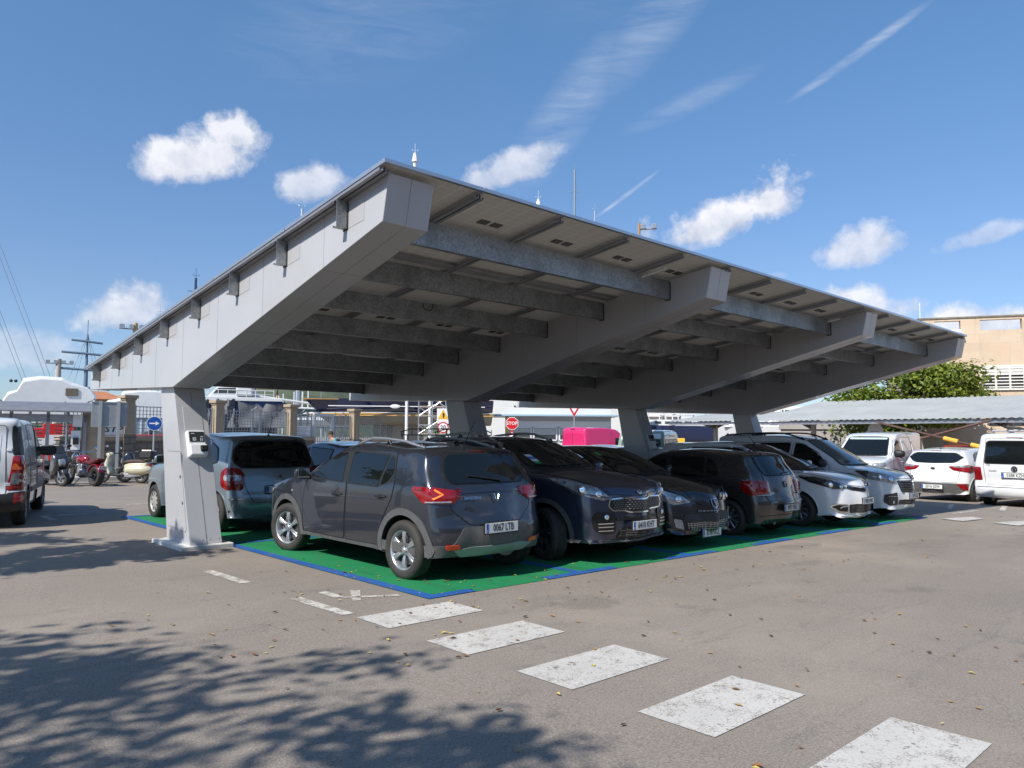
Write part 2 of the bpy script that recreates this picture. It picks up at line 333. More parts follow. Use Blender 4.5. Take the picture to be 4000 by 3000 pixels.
def build_ground():
    xs = [-1500,-400,-120,-60,-30]+[-24+4*i for i in range(18)]+[60,120,400,1500]; ys = [-1500,-400,-120,-60]+[-50+5*i for i in range(22)]+[120,400,1500]
    mb = MB(); n = len(xs); mb.add([(x, y, gz(x, y)) for y in ys for x in xs], [(j*n+i, j*n+i+1, (j+1)*n+i+1, (j+1)*n+i) for j in range(len(ys)-1) for i in range(n-1)])
    tag(mb.obj('ground', M_ASPH), kind='structure')
build_ground()
BAY = 2.2853; NB = 6; GX1 = NB*BAY+.05; GY1 = 9.72
def rect(x0, y0, x1, y1): return [(x0,y0),(x1,y0),(x1,y1),(x0,y1)]
tag(ground_sheet('green_bay_surface', M_GREEN, [rect(0, 0, GX1, GY1)], .004), kind='structure')
LW = .145
bl = [rect(0, LW, LW, GY1-LW), rect(0, 0, .61, LW), rect(GX1-LW, LW, GX1, GY1-LW), rect(GX1-.61, 0, GX1, LW), rect(0, GY1-LW, .61, GY1)]
for i in range(1, NB):
    bl += [rect(i*BAY-.61, 0, i*BAY+.61, LW), rect(i*BAY-.065, LW, i*BAY+.065, 4.8), rect(i*BAY-.065, 4.93, i*BAY+.065, GY1-LW), rect(i*BAY-.61, GY1-LW, i*BAY+.61, GY1)]
bl += [rect(LW, 4.8, GX1-LW, 4.93)]
tag(ground_sheet('blue_bay_lines', M_BLUE, bl, .008), kind='structure')
cw = []
for k in range(6):
    y = -.2068-k*.9975; cw.append(rect(-.9329, y-.4969, .0864, y))
for k in range(4): cw.append([(13.42-.03*k, -.78-k*1.0), (14.5-.03*k, -.88-k*1.0), (14.95-.03*k, -.55-k*1.0), (13.65-.03*k, -.28-k*1.0)])
tag(ground_sheet('crosswalk_stripes', M_WLINE, cw, .005, div=.5), kind='structure')
wl = [[(-1.05,1.88),(-.93,1.88),(-.96,2.85),(-1.08,2.85)], [(-.98,-.06),(-.86,-.06),(-.9,.85),(-1.02,.85)],
      rect(-.66,.62,-.56,.95)+[], [(-.60,.40),(-.53,.36),(-.28,.78),(-.36,.84)], [(-.6,.62),(-.58,.54),(-.12,.30),(-.10,.38)],
      rect(-1.15,10.58,-.3,10.7), [(-1.16,9.75),(-1.03,9.75),(-1.05,10.58),(-1.15,10.58)], rect(.9,12.4,1.9,12.5), rect(14.3,.2,14.4,4.6), rect(16.7,.2,16.8,4.6), rect(15.6,-.0,17.6,.1),
      [(17.4,.6),(19.6,1.2),(19.6,1.32),(17.4,.72)], [(18.2,-.4),(21,.2),(21,.34),(18.2,-.26)]]
tag(ground_sheet('parking_lines', M_WORN, wl, .0045, div=.5), kind='structure')
# pavement with a kerb along the far wall (motorcycles stand in front of it)
KB = lambda x: 22.6+(x-3)*(-.03)
mb = MB()
xs = [-14+2*i for i in range(24)]
vs = []
for x in xs:
    y = KB(x); vs += [(x, y, gz(x,y)-.05), (x, y, gz(x,y)+.13), (x, y+2.6, gz(x,y+2.6)+.13), (x, y+2.6, gz(x,y)-.05)]
mb.add(vs, [(4*i+k, 4*i+4+k, 4*i+5+k, 4*i+1+k) for i in range(len(xs)-1) for k in range(3)])
tag(mb.obj('pavement', M_CONC), kind='structure')
tag(ground_sheet('yellow_kerb_line', mat('yellow road paint', (.55,.36,.12), .8, 0, 0, .3, 6), [[(x, KB(x)-2.4), (x+2, KB(x+2)-2.4), (x+2, KB(x+2)-2.3), (x, KB(x)-2.3)] for x in range(-6, 12, 2)], .004), kind='structure')

# ------------------------------------------------------------------ solar canopy
S = 5.4568; X1 = -.6535; BW = .5217; CX = -.5693; CWD = .4425
def build_canopy():
    T = thing('solar_canopy', 'huge grey canopy of solar panels on four leaning pillars over the green parking bays', 'solar canopy', (0,0,0))
    pur_y = [.54,1.816,3.073,4.289,5.486,6.641,7.765,8.886]
    pl = lambda y: 4.083-.1317*(y+.27)                  # top of the panels
    ybot = [3.609,3.448,3.284,3.124,2.973,2.809,2.66,2.516]
    XE = 3*S+X1+BW
    for i in range(4):
        x0 = X1+i*S; x1 = x0+BW; dz = -.002*i
        prof = [(-.169,3.999),(-.078,3.561),(5.25,2.245),(9.53,2.384),(9.53,2.70)]
        b = MB().prism([(y, z+dz) for y, z in prof], x0, x1, 'x').obj('cantilever_beam', M_CLAD, T, bevel=.006)
        sm = MB(); w = .0028; e = .0015; xm = (x0+x1)/2
        def low(y): return 3.561+(2.245-3.561)*(y+.078)/(5.328) if y < 5.25 else 2.245+.139*(y-5.25)/4.28
        def top(y): return 3.999+(2.70-3.999)*(y+.169)/9.7
        for y in (1.0,2.4,3.7,4.9,6.0,7.1,8.2):
            for xa, xb in ((x0-e, x0), (x1, x1+e)): sm.box(xa, y-w/2, low(y)+.01+dz, xb, y+w/2, top(y)-.01+dz)
        # soffit seams, one along the middle and some across
        def soff(ya, yb, xa, xb):
            n = 4
            for k in range(n):
                a = ya+(yb-ya)*k/n; c = ya+(yb-ya)*(k+1)/n
                sm.hexa([(xa,a,low(a)-e+dz),(xb,a,low(a)-e+dz),(xb,c,low(c)-e+dz),(xa,c,low(c)-e+dz)], [(xa,a,low(a)+dz),(xb,a,low(a)+dz),(xb,c,low(c)+dz),(xa,c,low(c)+dz)])
        soff(-.07, 5.25, xm-w/2, xm+w/2)
        for y in (1.05,2.9,4.5): soff(y, y+w*1.2, x0+.002, x1-.002)
        sm.hexa([(xm-w/2,-.078,3.565+dz),(xm+w/2,-.078,3.565+dz),(xm+w/2,-.169,3.995+dz),(xm-w/2,-.169,3.995+dz)], [(xm-w/2,-.078-e,3.565+dz),(xm+w/2,-.078-e,3.565+dz),(xm+w/2,-.169-e,3.995+dz),(xm-w/2,-.169-e,3.995+dz)])
        sm.obj('cladding_seams', M_SEAM, b)
        # black cut-outs round the purlins, patches of newer sheet beside them on the outer face
        cut = MB()
        for y, zb in zip(pur_y, ybot):
            zt = pl(y)-.09
            for xa, xb in ((x0-.003, x0+.004), (x1-.004, x1+.003)): cut.box(xa, y-.014, zb-.014, xb, y+.085, zt-.02)
            if i == 0: MB().hexa([(x0-.003,y-.02,zb+.0),(x0-.003,y-.30,zb+.03),(x0-.003,y-.30,top(y-.3)-.05),(x0-.003,y-.02,top(y)-.05)], [(x0-.0005,y-.02,zb+.0),(x0-.0005,y-.30,zb+.03),(x0-.0005,y-.30,top(y-.3)-.05),(x0-.0005,y-.02,top(y)-.05)]).obj('patch_plate', mat('patched cladding', (.395,.388,.40), .42, 0, .2), b)
        cut.obj('purlin_cutouts', M_BLK, b)
        # leaning column
        cx0 = CX+i*S+.0; cx1 = cx0+CWD; zf = gz(cx0, 5)
        lo = [(cx0,4.60,zf+.03),(cx1,4.60,zf+.03),(cx1,5.50,zf+.03),(cx0,5.50,zf+.03)]; hi = [(cx0,5.44,2.25),(cx1,5.44,2.25),(cx1,5.98,2.265),(cx0,5.98,2.265)]
        c = MB().hexa(lo, hi).obj('column', M_CLAD, T, bevel=.005)
        fy = lambda z: 4.60+(5.44-4.60)*(z-zf-.03)/(2.22-zf)
        s2 = MB(); xm = (cx0+cx1)/2+.01
        s2.hexa([(xm-.0035,fy(.06)-e,.06+zf),(xm+.0035,fy(.06)-e,.06+zf),(xm+.0035,fy(2.2)-e,2.2),(xm-.0035,fy(2.2)-e,2.2)], [(xm-.0035,fy(.06)+e,.06+zf),(xm+.0035,fy(.06)+e,.06+zf),(xm+.0035,fy(2.2)+e,2.2),(xm-.0035,fy(2.2)+e,2.2)])
        for (xx, zz) in ((cx0+.04,.12),(xm-.05,.12),(xm+.05,.12),(cx1-.04,.12),(xm,.62),(xm,.17)):
            s2.ell((xx, fy(zz)-.002, zz+zf), (.006,.004,.006), 6, 4)
        s2.obj('face_seam', M_SEAM, c)
        # inspection door on the side, hatch on the front face
        d = MB(); dx = cx0-.004
        def ln(p, q, w=.005):
            p = Vector(p); q = Vector(q); n = (q-p).normalized().cross(Vector((1,0,0)))*w/2
            d.hexa([p-n, q-n, q+n, p+n], [p-n+Vector((.006,0,0)), q-n+Vector((.006,0,0)), q+n+Vector((.006,0,0)), p+n+Vector((.006,0,0))])
        ln((dx,5.47,.26+zf),(dx,4.80,.22+zf)); ln((dx,4.80,.22+zf),(dx,4.755,.27+zf)); ln((dx,4.755,.27+zf),(dx,5.07,1.30)); ln((dx,5.07,1.30),(dx,5.10,1.33)); ln((dx,5.10,1.33),(dx,5.60,1.33))
        d.ell((dx-.004,4.93,.62),(.008,.018,.025)); d.ell((dx-.004,5.05,.98),(.008,.018,.025))
        d.obj('service_door_joints', M_SEAM, c)
        h = MB(); z0, z1, xa, xb = 1.62, 1.98, cx0+.09, cx1-.08
        h.hexa([(xa,fy(z0)-.006,z0),(xb,fy(z0)-.006,z0),(xb,fy(z0)+.01,z0),(xa,fy(z0)+.01,z0)], [(xa,fy(z1)-.006,z1),(xb,fy(z1)-.006,z1),(xb,fy(z1)+.01,z1),(xa,fy(z1)+.01,z1)])
        h.obj('hatch', mat('hatch cladding', (.395,.395,.41), .36, 0, .3), c, bevel=.004)
        MB().box(cx0-.14,4.54,zf-.02,cx1+.14,5.72,zf+.055).obj('base_plate', mat('white painted footing', (.66,.64,.60), .6, 0, 0, .2, 8, .4, 30), c, bevel=.012)
        # charging point on the sloping front face
        def charger(zc, kind):
            z0, z1 = zc-.2, zc+.2; xa, xb = cx0+.10, cx0+.34
            n = Vector((0,-.93,.36)).normalized(); M = face_matrix(((xa+xb)/2, fy(zc), zc), (1,0,0), (0, .365, .93))
            k = MB(); k.box(-.13,-.2,-.01,.13,.2,.075, M); k.box(-.125,-.195,.075,.125,-.03,.125, M)
            body = k.obj('charging_point', M_WHITE, c, bevel=.018)
            MB().box(-.105,.02,.076,.105,.175,.082, M).obj('display', mat('charger display', (.035,.04,.045), .15), body, bevel=.003)
            q = MB(); q.box(-.06,.035,.083,-.015,.085,.085, M); q.box(.05,.09,.083,.09,.10,.085, M); q.box(-.08,.14,.083,-.03,.15,.085, M); q.box(.045,.03,.083,.055,.075,.085, M); q.box(.07,.03,.083,.08,.075,.085, M); q.obj('display_marks', mat('light grey print', (.5,.52,.53), .5), body)
            MB().box(-.035,.045,.0852,-.028,.075,.0862, M).box(-.047,.052,.0852,-.040,.078,.0862, M).obj('card_symbol', M_BLK, body)
            MB().box(.01,-.15,.12,.115,-.055,.16, M).obj('socket_cover', M_BLK, body, bevel=.02)
        charger(1.42, 0)
        if i in (1, 2): pass
    # purlins: galvanised channels
    for y, zb in zip(pur_y, ybot):
        zt = pl(y)-.088; t = .006
        P = [(y, zb), (y+.07, zb), (y+.07, zb+.02), (y+.07-t, zb+.02), (y+.07-t, zb+t), (y+t, zb+t), (y+t, zt-t), (y+.07-t, zt-t-.008), (y+.07-t, zt-.03), (y+.07, zt-.03), (y+.07, zt-.009), (y, zt)]
        MB().prism(P, X1-.125, XE+.10, 'x').obj('purlin', M_GALV, T)
    # rails under the panel joints, along the slope
    PJ = (16.0246+.7734)/14; XT = -.7734
    for i in range(15):
        x = XT+i*PJ; a = -.20; b = 9.35; m = MB()
        if i == 0: x += .05
        if i == 14: x -= .05
        for sx in (-1, 1):
            for (ua, ub, za, zb_) in ((.012,.016,-.088,-.043), (.016,.055,-.088,-.084), (.051,.055,-.084,-.062)):
                xa, xb = sorted((x+sx*ua, x+sx*ub))
                m.hexa([(xa,a,pl(a)+za),(xb,a,pl(a)+za),(xb,b,pl(b)+za),(xa,b,pl(b)+za)], [(xa,a,pl(a)+zb_),(xb,a,pl(a)+zb_),(xb,b,pl(b)+zb_),(xa,b,pl(b)+zb_)])
        m.obj('panel_rail', M_ALUD, T)
    # cross rails under the row joints
    PL_ = 9.7/5
    for j in range(1, 5):
        y = -.27+j*PL_; m = MB()
        for i in range(14):
            xa, xb = XT+i*PJ+.065, XT+(i+1)*PJ-.065
            m.hexa([(xa,y-.05,pl(y-.05)-.085),(xb,y-.05,pl(y-.05)-.085),(xb,y+.05,pl(y+.05)-.085),(xa,y+.05,pl(y+.05)-.085)], [(xa,y-.05,pl(y-.05)-.045),(xb,y-.05,pl(y-.05)-.045),(xb,y+.05,pl(y+.05)-.045),(xa,y+.05,pl(y+.05)-.045)])
        m.obj('cross_rail', M_ALUD, T)
    # panels
    def panel():
        w, l = PJ-.012, hypot(PL_, .1317*PL_)-.012
        r = sub('solar_panel', T)
        f = MB(); t = .035
        f.box(0,0,-.038,w,t*.4,0); f.box(0,l-t*.4,-.038,w,l,0); f.box(0,t*.4,-.038,t*.4,l-t*.4,0); f.box(w-t*.4,t*.4,-.038,w,l-t*.4,0)
        f.box(t*.4,t*.4,-.038,w-t*.4,t,-.036); f.box(t*.4,l-t,-.038,w-t*.4,l-t*.4,-.036)
        f.obj('panel_frame', M_ALU, r)
        MB().box(t*.4,t*.4,-.010,w-t*.4,l-t*.4,-.006).obj('back_sheet', M_BACK, r)
        MB().box(t*.4,t*.4,-.0058,w-t*.4,l-t*.4,-.002).obj('cell_face', M_CELL, r)
        j = MB(); j.box(w*.42,l*.32,-.022,w*.53,l*.37,-.011); j.box(w*.58,l*.32,-.022,w*.69,l*.37,-.011); j.obj('junction_box', mat('junction box', (.10,.10,.10), .6), r)
        return r
    p0 = panel(); ang = math.atan(-.1317)
    for j in range(5):
        for i in range(14):
            o = p0 if i == j == 0 else copy_tree(p0, T)
            y = -.27+j*PL_; o.location = (XT+i*PJ+.006, y, pl(y)); o.rotation_euler = (ang, 0, 0)
    # slim lamps fixed under two rails, a loop of cable
    for (x, y) in ((XT+4*PJ+.11, 0.15), (XT+9*PJ+.11, .3)):
        MB().tube([(x, y, pl(y)-.12), (x, y+.55, pl(y+.55)-.12)], .018, 8).obj('tube_lamp', M_WHITE, T)
    lp = [(2.2+.09*cos(a), 3.02, pl(3)-.14+.09*sin(a)) for a in [pi*.95+k*pi*1.15/12 for k in range(13)]]
    MB().tube(lp, .007, 6).obj('cable_loop', M_BLK, T)
    return T
build_canopy()
# ------------------------------------------------------------------ cars
def catmull(K, step=.045):
    """smooth curve through rows of numbers (x, z, ...), sampled every ~step metres"""
    out = []; n = len(K)
    P = [K[0]]+list(K)+[K[-1]]
    for i in range(1, n):
        p0, p1, p2, p3 = P[i-1], P[i], P[i+1], P[i+2]
        d = hypot(p2[0]-p1[0], p2[1]-p1[1]); m = max(1, int(d/step+.5))
        d0 = max(1e-3, hypot(p1[0]-p0[0], p1[1]-p0[1])); d2 = max(1e-3, hypot(p3[0]-p2[0], p3[1]-p2[1]))
        for k in range(m):
            t = k/m; row = []
            for c in range(len(p1)):
                m1 = (p2[c]-p1[c]) if i == 1 else ((p2[c]-p1[c])/d*d0+(p1[c]-p0[c])/d0*d)/(d+d0)*d
                m2 = (p2[c]-p1[c]) if i == n-1 else ((p3[c]-p2[c])/d2*d+(p2[c]-p1[c])/d*d2)/(d+d2)*d
                h1 = 2*t**3-3*t*t+1; h2 = -2*t**3+3*t*t; h3 = t**3-2*t*t+t; h4 = t**3-t*t
                row.append(h1*p1[c]+h2*p2[c]+h3*m1+h4*m2)
            out.append(row)
    out.append(list(K[-1])); return out
def rounded(poly, r, n=5):
    """polygon with rounded corners; r one number or one per corner"""
    out = []; m = len(poly)
    for i in range(m):
        a, b, c = Vector(poly[i-1]), Vector(poly[i]), Vector(poly[(i+1) % m]); rr = r[i] if isinstance(r, (list, tuple)) else r
        if rr <= 0: out.append(tuple(b)); continue
        la, lc = (a-b).length, (c-b).length; q = min(rr, la*.48, lc*.48); pa = b+(a-b)/la*q; pc = b+(c-b)/lc*q
        for k in range(n+1):
            t = k/n; out.append(tuple((1-t)**2*pa+2*t*(1-t)*b+t*t*pc))
    return out
def in_poly(p, P):
    c = False; j = len(P)-1
    for i in range(len(P)):
        if (P[i][1] > p[1]) != (P[j][1] > p[1]) and p[0] < (P[j][0]-P[i][0])*(p[1]-P[i][1])/(P[j][1]-P[i][1])+P[i][0]: c = not c
        j = i
    return c
def seg_d(p, a, b):
    vx, vy = b[0]-a[0], b[1]-a[1]; l = vx*vx+vy*vy; t = 0 if l == 0 else cl(((p[0]-a[0])*vx+(p[1]-a[1])*vy)/l, 0, 1)
    return hypot(p[0]-a[0]-t*vx, p[1]-a[1]-t*vy)
def fill(P, step, gap=.4):
    """triangulate polygon P with interior points; contour points keep their index"""
    xs = [p[0] for p in P]; ys = [p[1] for p in P]; pts = [Vector(p) for p in P]; n = len(P)
    x = min(xs)+step*.5; row = 0
    while x < max(xs):
        y = min(ys)+step*(.5 if row % 2 else 1)
        while y < max(ys):
            if in_poly((x, y), P) and min(seg_d((x, y), P[i-1], P[i]) for i in range(n)) > step*gap: pts.append(Vector((x, y)))
            y += step
        x += step; row += 1
    r = delaunay_2d_cdt(pts, [(i, (i+1) % n) for i in range(n)], [list(range(n))], 1, 1e-6)
    return [tuple(v) for v in r[0]], [tuple(f) for f in r[2]], r[3]

class Car:
    def __init__(s, name, label, cat, paint, L, hw, H, af, wb, r, tw, outer, zbelt, tumble=.17, zb0=.24, ra=None, front=(1.0,.17), rear=(.8,.12),
                 loc=(0,0), head=90, scale=(1,1,1), group=None, res=.075, lean=1.0, und=None):
        s.L, s.hw, s.H, s.af, s.wb, s.r, s.tw, s.zb, s.tum, s.lean = L, hw, H, af, wb, r, tw, zbelt, tumble, lean
        s.fr, s.rr = front, rear; s.paint = paint; s.ra = ra or r+.055
        s.root = thing(name, label, cat, (loc[0], loc[1], gz(*loc)), radians(head), group); s.root.scale = scale
        s.x0 = af+wb/2                                       # local X = x0 - x
        # silhouette: front-bottom .. roof .. rear-bottom, then back along the underside with the wheel arches
        C = catmull(outer, .05)
        bot = []
        for xa in (af+wb, af):
            a0 = math.asin(cl((zb0-r)/s.ra, -.99, .99)); m = 15
            arc = [(xa+s.ra*cos(a0+(pi-2*a0)*k/m), r+s.ra*sin(a0+(pi-2*a0)*k/m)) for k in range(m+1)]
            bot.append(arc)
        xe, xs = C[-1][0], C[0][0]
        path = []
        def line(xa, xb):
            m = max(1, int(abs(xb-xa)/.12)); return [[xa+(xb-xa)*k/m, zb0, 0, .03, .06] for k in range(1, m)]
        path += line(xe, bot[0][0][0]); path += [[p[0], p[1], 0, 0, .012] for p in bot[0]]
        path += line(bot[0][-1][0], bot[1][0][0]); path += [[p[0], p[1], 0, 0, .012] for p in bot[1]]; path += line(bot[1][-1][0], xs)
        nb = len(C); C = C+path; n = len(C)
        ph = [radians(a) for a in (0, 22, 45, 67, 90)]; ts = [0, .35, .7]; cr = .3
        inner = [(c[0]+c[2], c[1]+c[3]) for c in C]
        W = [s.W(*p) for p in inner]
        def ringpt(i, k):
            x, z, dx, dz, ry = C[i]; w = W[i]; ry = min(ry, w*.8)
            if k < len(ts): t = ts[k]; g = cr*t*t; y = t*(w-ry)
            else: a = ph[k-len(ts)]; g = cr+(1-cr)*(1-cos(a)); y = w-ry+ry*sin(a)
            return (s.x0-(x+dx*g), y, z+dz*g)
        m = len(ts)+len(ph); vs = []; fb = []; fu = []
        rings = [[ringpt(i, k) for i in range(n)] for k in range(m)]
        fv, ff, orig = fill(inner, res)
        for side in (1, -1):
            base = len(vs)
            for k in range(m): vs += [(p[0], p[1]*side, p[2]) for p in rings[k]]
            for k in range(m-1):
                for i in range(n):
                    j = (i+1) % n; f = (base+k*n+i, base+k*n+j, base+(k+1)*n+j, base+(k+1)*n+i)
                    und_ = nb-1 <= i and k < m-2
                    (fu if und_ else fb).append(f)
            mp = {}
            for q, o in enumerate(orig):
                c = [a for a in o if a < n]
                if c: mp[q] = base+(m-1)*n+c[0]
                else: mp[q] = len(vs); x, z = fv[q]; vs.append((s.x0-x, s.W(x, z)*side, z))
            fb += [tuple(mp[a] for a in f) for f in ff]
        def mk(fs, nm, mt, par):
            o = MB(); o.v = vs; o.f = fs; ob = None
            me = bpy.data.meshes.new(nm); me.from_pydata(vs, [], fs); bm = bmesh.new(); bm.from_mesh(me)
            bmesh.ops.delete(bm, geom=[v for v in bm.verts if not v.link_faces], context='VERTS')
            bmesh.ops.remove_doubles(bm, verts=bm.verts, dist=.0015); bmesh.ops.recalc_face_normals(bm, faces=bm.faces)
            bm.to_mesh(me); s_ = BVHTree.FromBMesh(bm); bm.free(); me.shade_smooth(); me.set_sharp_from_angle(angle=radians(48))
            me.materials.append(mt); ob = bpy.data.objects.new(nm, me); COL.objects.link(ob); ob.parent = par; return ob, s_
        s.body, s.bvh = mk(fb, 'body', paint, s.root)
        s.under, _ = mk(fu, 'underbody', und or M_BLK, s.root)
    def W(s, x, z):
        w = s.hw
        fx = cl((s.fr[0]-x)/s.fr[0], 0, 1); rx = cl((x-(s.L-s.rr[0]))/s.rr[0], 0, 1)
        w *= 1-s.fr[1]*fx**2.2-s.rr[1]*rx**2.2
        if z < .55: w -= .035*((.55-z)/.35)**2
        zb = s.zb[0]+(s.zb[1]-s.zb[0])*cl(x/s.L, 0, 1)
        if .55 <= z < zb: w -= .02*((z-.55)/(zb-.55))**2
        if z >= zb:
            t = (z-zb)/(s.H-zb); w -= .02+s.tum*s.lean*(.78*t+.22*t*t)+.09*rx*rx*min(1, t*1.6)
        return w
    # view directions: degrees from the car's nose, 90 = left side
    def cast(s, az, u, z, off):
        if az == 'T': o = Vector((u[0], u[1], 5)); d = Vector((0,0,-1))
        else:
            a = radians(az); nrm = Vector((cos(a), sin(a), 0)); pr = Vector((-sin(a), cos(a), 0)); o = nrm*6+pr*u+Vector((0,0,z)); d = -nrm
        h = s.bvh.ray_cast(o, d)
        if h[0] is None: 
            h = s.bvh.find_nearest(o+d*(6-s.hw)) if az != 'T' else s.bvh.find_nearest(Vector((u[0],u[1],1)))
        n = h[1] if h[1].dot(d) < 0 else -h[1]
        return h[0]+n*off, n
    def uz(s, az, p):
        """p: (x, z) on a side, (y, z) at front or rear, (x, y, z) for a slanting view"""
        if az == 'T': return (s.x0-p[0], p[1])
        if len(p) == 3: a = radians(az); return ((s.x0-p[0])*-sin(a)+p[1]*cos(a), p[2])
        if az == 90: return (-(s.x0-p[0]), p[1])
        if az == -90: return ((s.x0-p[0]), p[1])
        if az == 180: return (-p[0], p[1])
        return (p[0], p[1])
    def patch(s, name, az, pts, mt, off=.006, r=0, step=.06, parent=None, th=.012, dome=0):
        P = rounded([s.uz(az, p) for p in pts], r) if r else [s.uz(az, p) for p in pts]
        Q = []
        for i in range(len(P)):
            a, b = P[i], P[(i+1) % len(P)]; m = max(1, int(hypot(a[0]-b[0], a[1]-b[1])/step))
            Q += [(a[0]+(b[0]-a[0])*k/m, a[1]+(b[1]-a[1])*k/m) for k in range(m)]
        Q = [q for i, q in enumerate(Q) if hypot(q[0]-Q[i-1][0], q[1]-Q[i-1][1]) > 1e-5]
        fv, ff, orig = fill(Q, step); vs = []; n = len(Q); bd = {}
        for i, (u, z) in enumerate(fv):
            e = 0
            if dome: e = dome*min(1, min(seg_d((u, z), Q[k-1], Q[k]) for k in range(n))/.05)
            p, _ = s.cast(az, (u, z) if az == 'T' else u, z, off+e); vs.append(p)
            for o in orig[i]:
                if o < n: bd[o] = i
        k = len(vs); idx = [bd.get(i) for i in range(n)]
        ok = [i for i in idx if i is not None]
        for i in ok:
            u, z = fv[i]; p, _ = s.cast(az, (u, z) if az == 'T' else u, z, off-th); vs.append(p)
        q = len(ok); fs = list(ff)+[(ok[i], ok[(i+1) % q], k+(i+1) % q, k+i) for i in range(q)]
        me = bpy.data.meshes.new(name); me.from_pydata([tuple(v) for v in vs], [], fs); bm = bmesh.new(); bm.from_mesh(me)
        bmesh.ops.recalc_face_normals(bm, faces=bm.faces); bm.to_mesh(me); bm.free(); me.shade_smooth(); me.set_sharp_from_angle(angle=radians(35))
        me.materials.append(mt); o = bpy.data.objects.new(name, me); COL.objects.link(o); o.parent = parent or s.root; return o
    def both(s, name, az, pts, mt, **k):
        """the same patch on the left and, mirrored, on the right"""
        par = k.pop('parents', (None, None)); out = []
        out.append(s.patch(name, az, pts, mt, parent=par[0], **k))
        mir = [(p[0], -p[1], p[2]) if len(p) == 3 else (p if az in (90,) else (-p[0], p[1])) for p in pts]
        a2 = -az if az not in (0, 180) else az
        out.append(s.patch(name, a2, mir, mt, parent=par[1], **k)); return out
    def strip(s, mb, az, pts, w, off=.007, step=.05, closed=False, r=0, th=.006):
        P = [s.uz(az, p) for p in pts]
        if r: 
            P = rounded(P, r) if closed else [P[0]]+rounded(P, [0]+[r]*(len(P)-2)+[0])[1:-1]+[P[-1]]
        if closed: P = P+[P[0]]
        Q = []
        for a, b in zip(P, P[1:]):
            m = max(1, int(hypot(a[0]-b[0], a[1]-b[1])/step)); Q += [(a[0]+(b[0]-a[0])*k/m, a[1]+(b[1]-a[1])*k/m) for k in range(m)]
        Q.append(P[-1]); vs = []
        for i, q in enumerate(Q):
            a, b = Q[max(0, i-1)], Q[min(len(Q)-1, i+1)]
            if closed and i in (0, len(Q)-1): a, b = Q[-2], Q[1]
            d = hypot(b[0]-a[0], b[1]-a[1]) or 1; nx, ny = -(b[1]-a[1])/d*w/2, (b[0]-a[0])/d*w/2
            for sg in (1, -1):
                u = (q[0]+nx*sg, q[1]+ny*sg)
                vs.append(s.cast(az, u if az == 'T' else u[0], u[1], off)[0])
            for sg in (-1, 1):
                u = (q[0]+nx*sg, q[1]+ny*sg); vs.append(s.cast(az, u if az == 'T' else u[0], u[1], off-th)[0])
        n = len(Q); mb.add(vs, [(4*i+k, 4*i+(k+1) % 4, 4*i+4+(k+1) % 4, 4*i+4+k) for i in range(n-1) for k in range(4)]); return mb
    def at(s, az, p, off=0):
        u, z = s.uz(az, p)
        return s.cast(az, (u, z) if az == 'T' else u, z, off)
    def frame(s, az, p, off=0):
        q, n = s.at(az, p, off); up = Vector((0,0,1)); rt = up.cross(n).normalized(); up = n.cross(rt); return face_matrix(q, rt, up)
    def plate(s, az, z, txt, y=0, w=.52, h=.11, tilt=0, band=True, dirty=False):
        M = s.frame(az, (y, z), .012)
        q = Matrix(M); 
        if tilt is not None:   # plates stand upright whatever the panel behind does
            a = radians(az); M = face_matrix(M.translation+Vector((cos(a), sin(a), 0))*.012, (-sin(a), cos(a), 0), (-.0, 0, 1))
        pl = MB().box(-w/2,-h/2,-.012,w/2,h/2,.0, M).obj('number_plate', mat('plate white', (.66,.67,.66), .35, 0, .2) if not dirty else mat('plate dusty', (.5,.49,.46), .6), s.root, bevel=.003)
        MB().box(-w/2-.012,-h/2-.012,-.02,w/2+.012,h/2+.012,-.004, M).obj('plate_holder', M_BLK, pl)
        MB().box(-w/2+.003,-h/2+.004,.0005,-w/2+.042,h/2-.004,.0018, M).obj('blue_band', mat('plate blue', (.01,.08,.42), .4), pl)
        text_obj('band_letter', 'E', .03, M_WHITE, pl, M @ Matrix.Translation((-w/2+.022,-h*.28,.002)), .0005)
        text_obj('plate_characters', txt, h*1.03, mat('plate characters', (.015,.015,.02), .5), pl, M @ Matrix.Translation((.02,0,.001)), .0008, sx=.74, bold=.0016)
        return pl
    def wheels(s, tyre, rim, steer=0, track=None, sides=(1,-1)):
        """tyre, rim: functions building under a wheel empty whose outer side faces local -Y"""
        first = None; tr = track or s.hw-.012
        for (x, st) in ((s.af, steer), (s.af+s.wb, 0)):
            for sd in (1, -1):
                if first is None:
                    w = sub('wheel', s.root); tyre(w); rim(w); first = w
                else: w = copy_tree(first, s.root)
                w.location = (s.x0-x, sd*(tr-s.tw/2), s.r); w.rotation_euler = (0, 0, (0 if sd < 0 else pi)+radians(st))
    def glass_set(s, wz, rz, sides, mt=None, edge=None, wr=.09, rr=.10, wb_=True):
        """windscreen ((z0,w0),(z1,w1)), rear window, list of side windows"""
        mt = mt or M_GLASS; edge = edge or M_TRIM; 
        if wz:
            (z0, w0), (z1, w1) = wz; b = .028
            P = [(-w0,z0),(-w0*.5,z0-.012),(w0*.5,z0-.012),(w0,z0),(w1,z1),(w1*.5,z1+.018),(-w1*.5,z1+.018),(-w1,z1)]; rd = [wr*.7,0,0,wr*.7,wr,0,0,wr]
            f = s.patch('windscreen', 0, P, mt, off=.010, r=rd, step=.07)
            o = [(p[0]*(1+b/abs(w0)), p[1]+(b if p[1] > z0+.02 else -b)*.8) for p in P]; s.patch('windscreen_surround', 0, o, edge, off=.0045, r=[q*1.1 for q in rd], step=.07, parent=f)
            s.windscreen = f
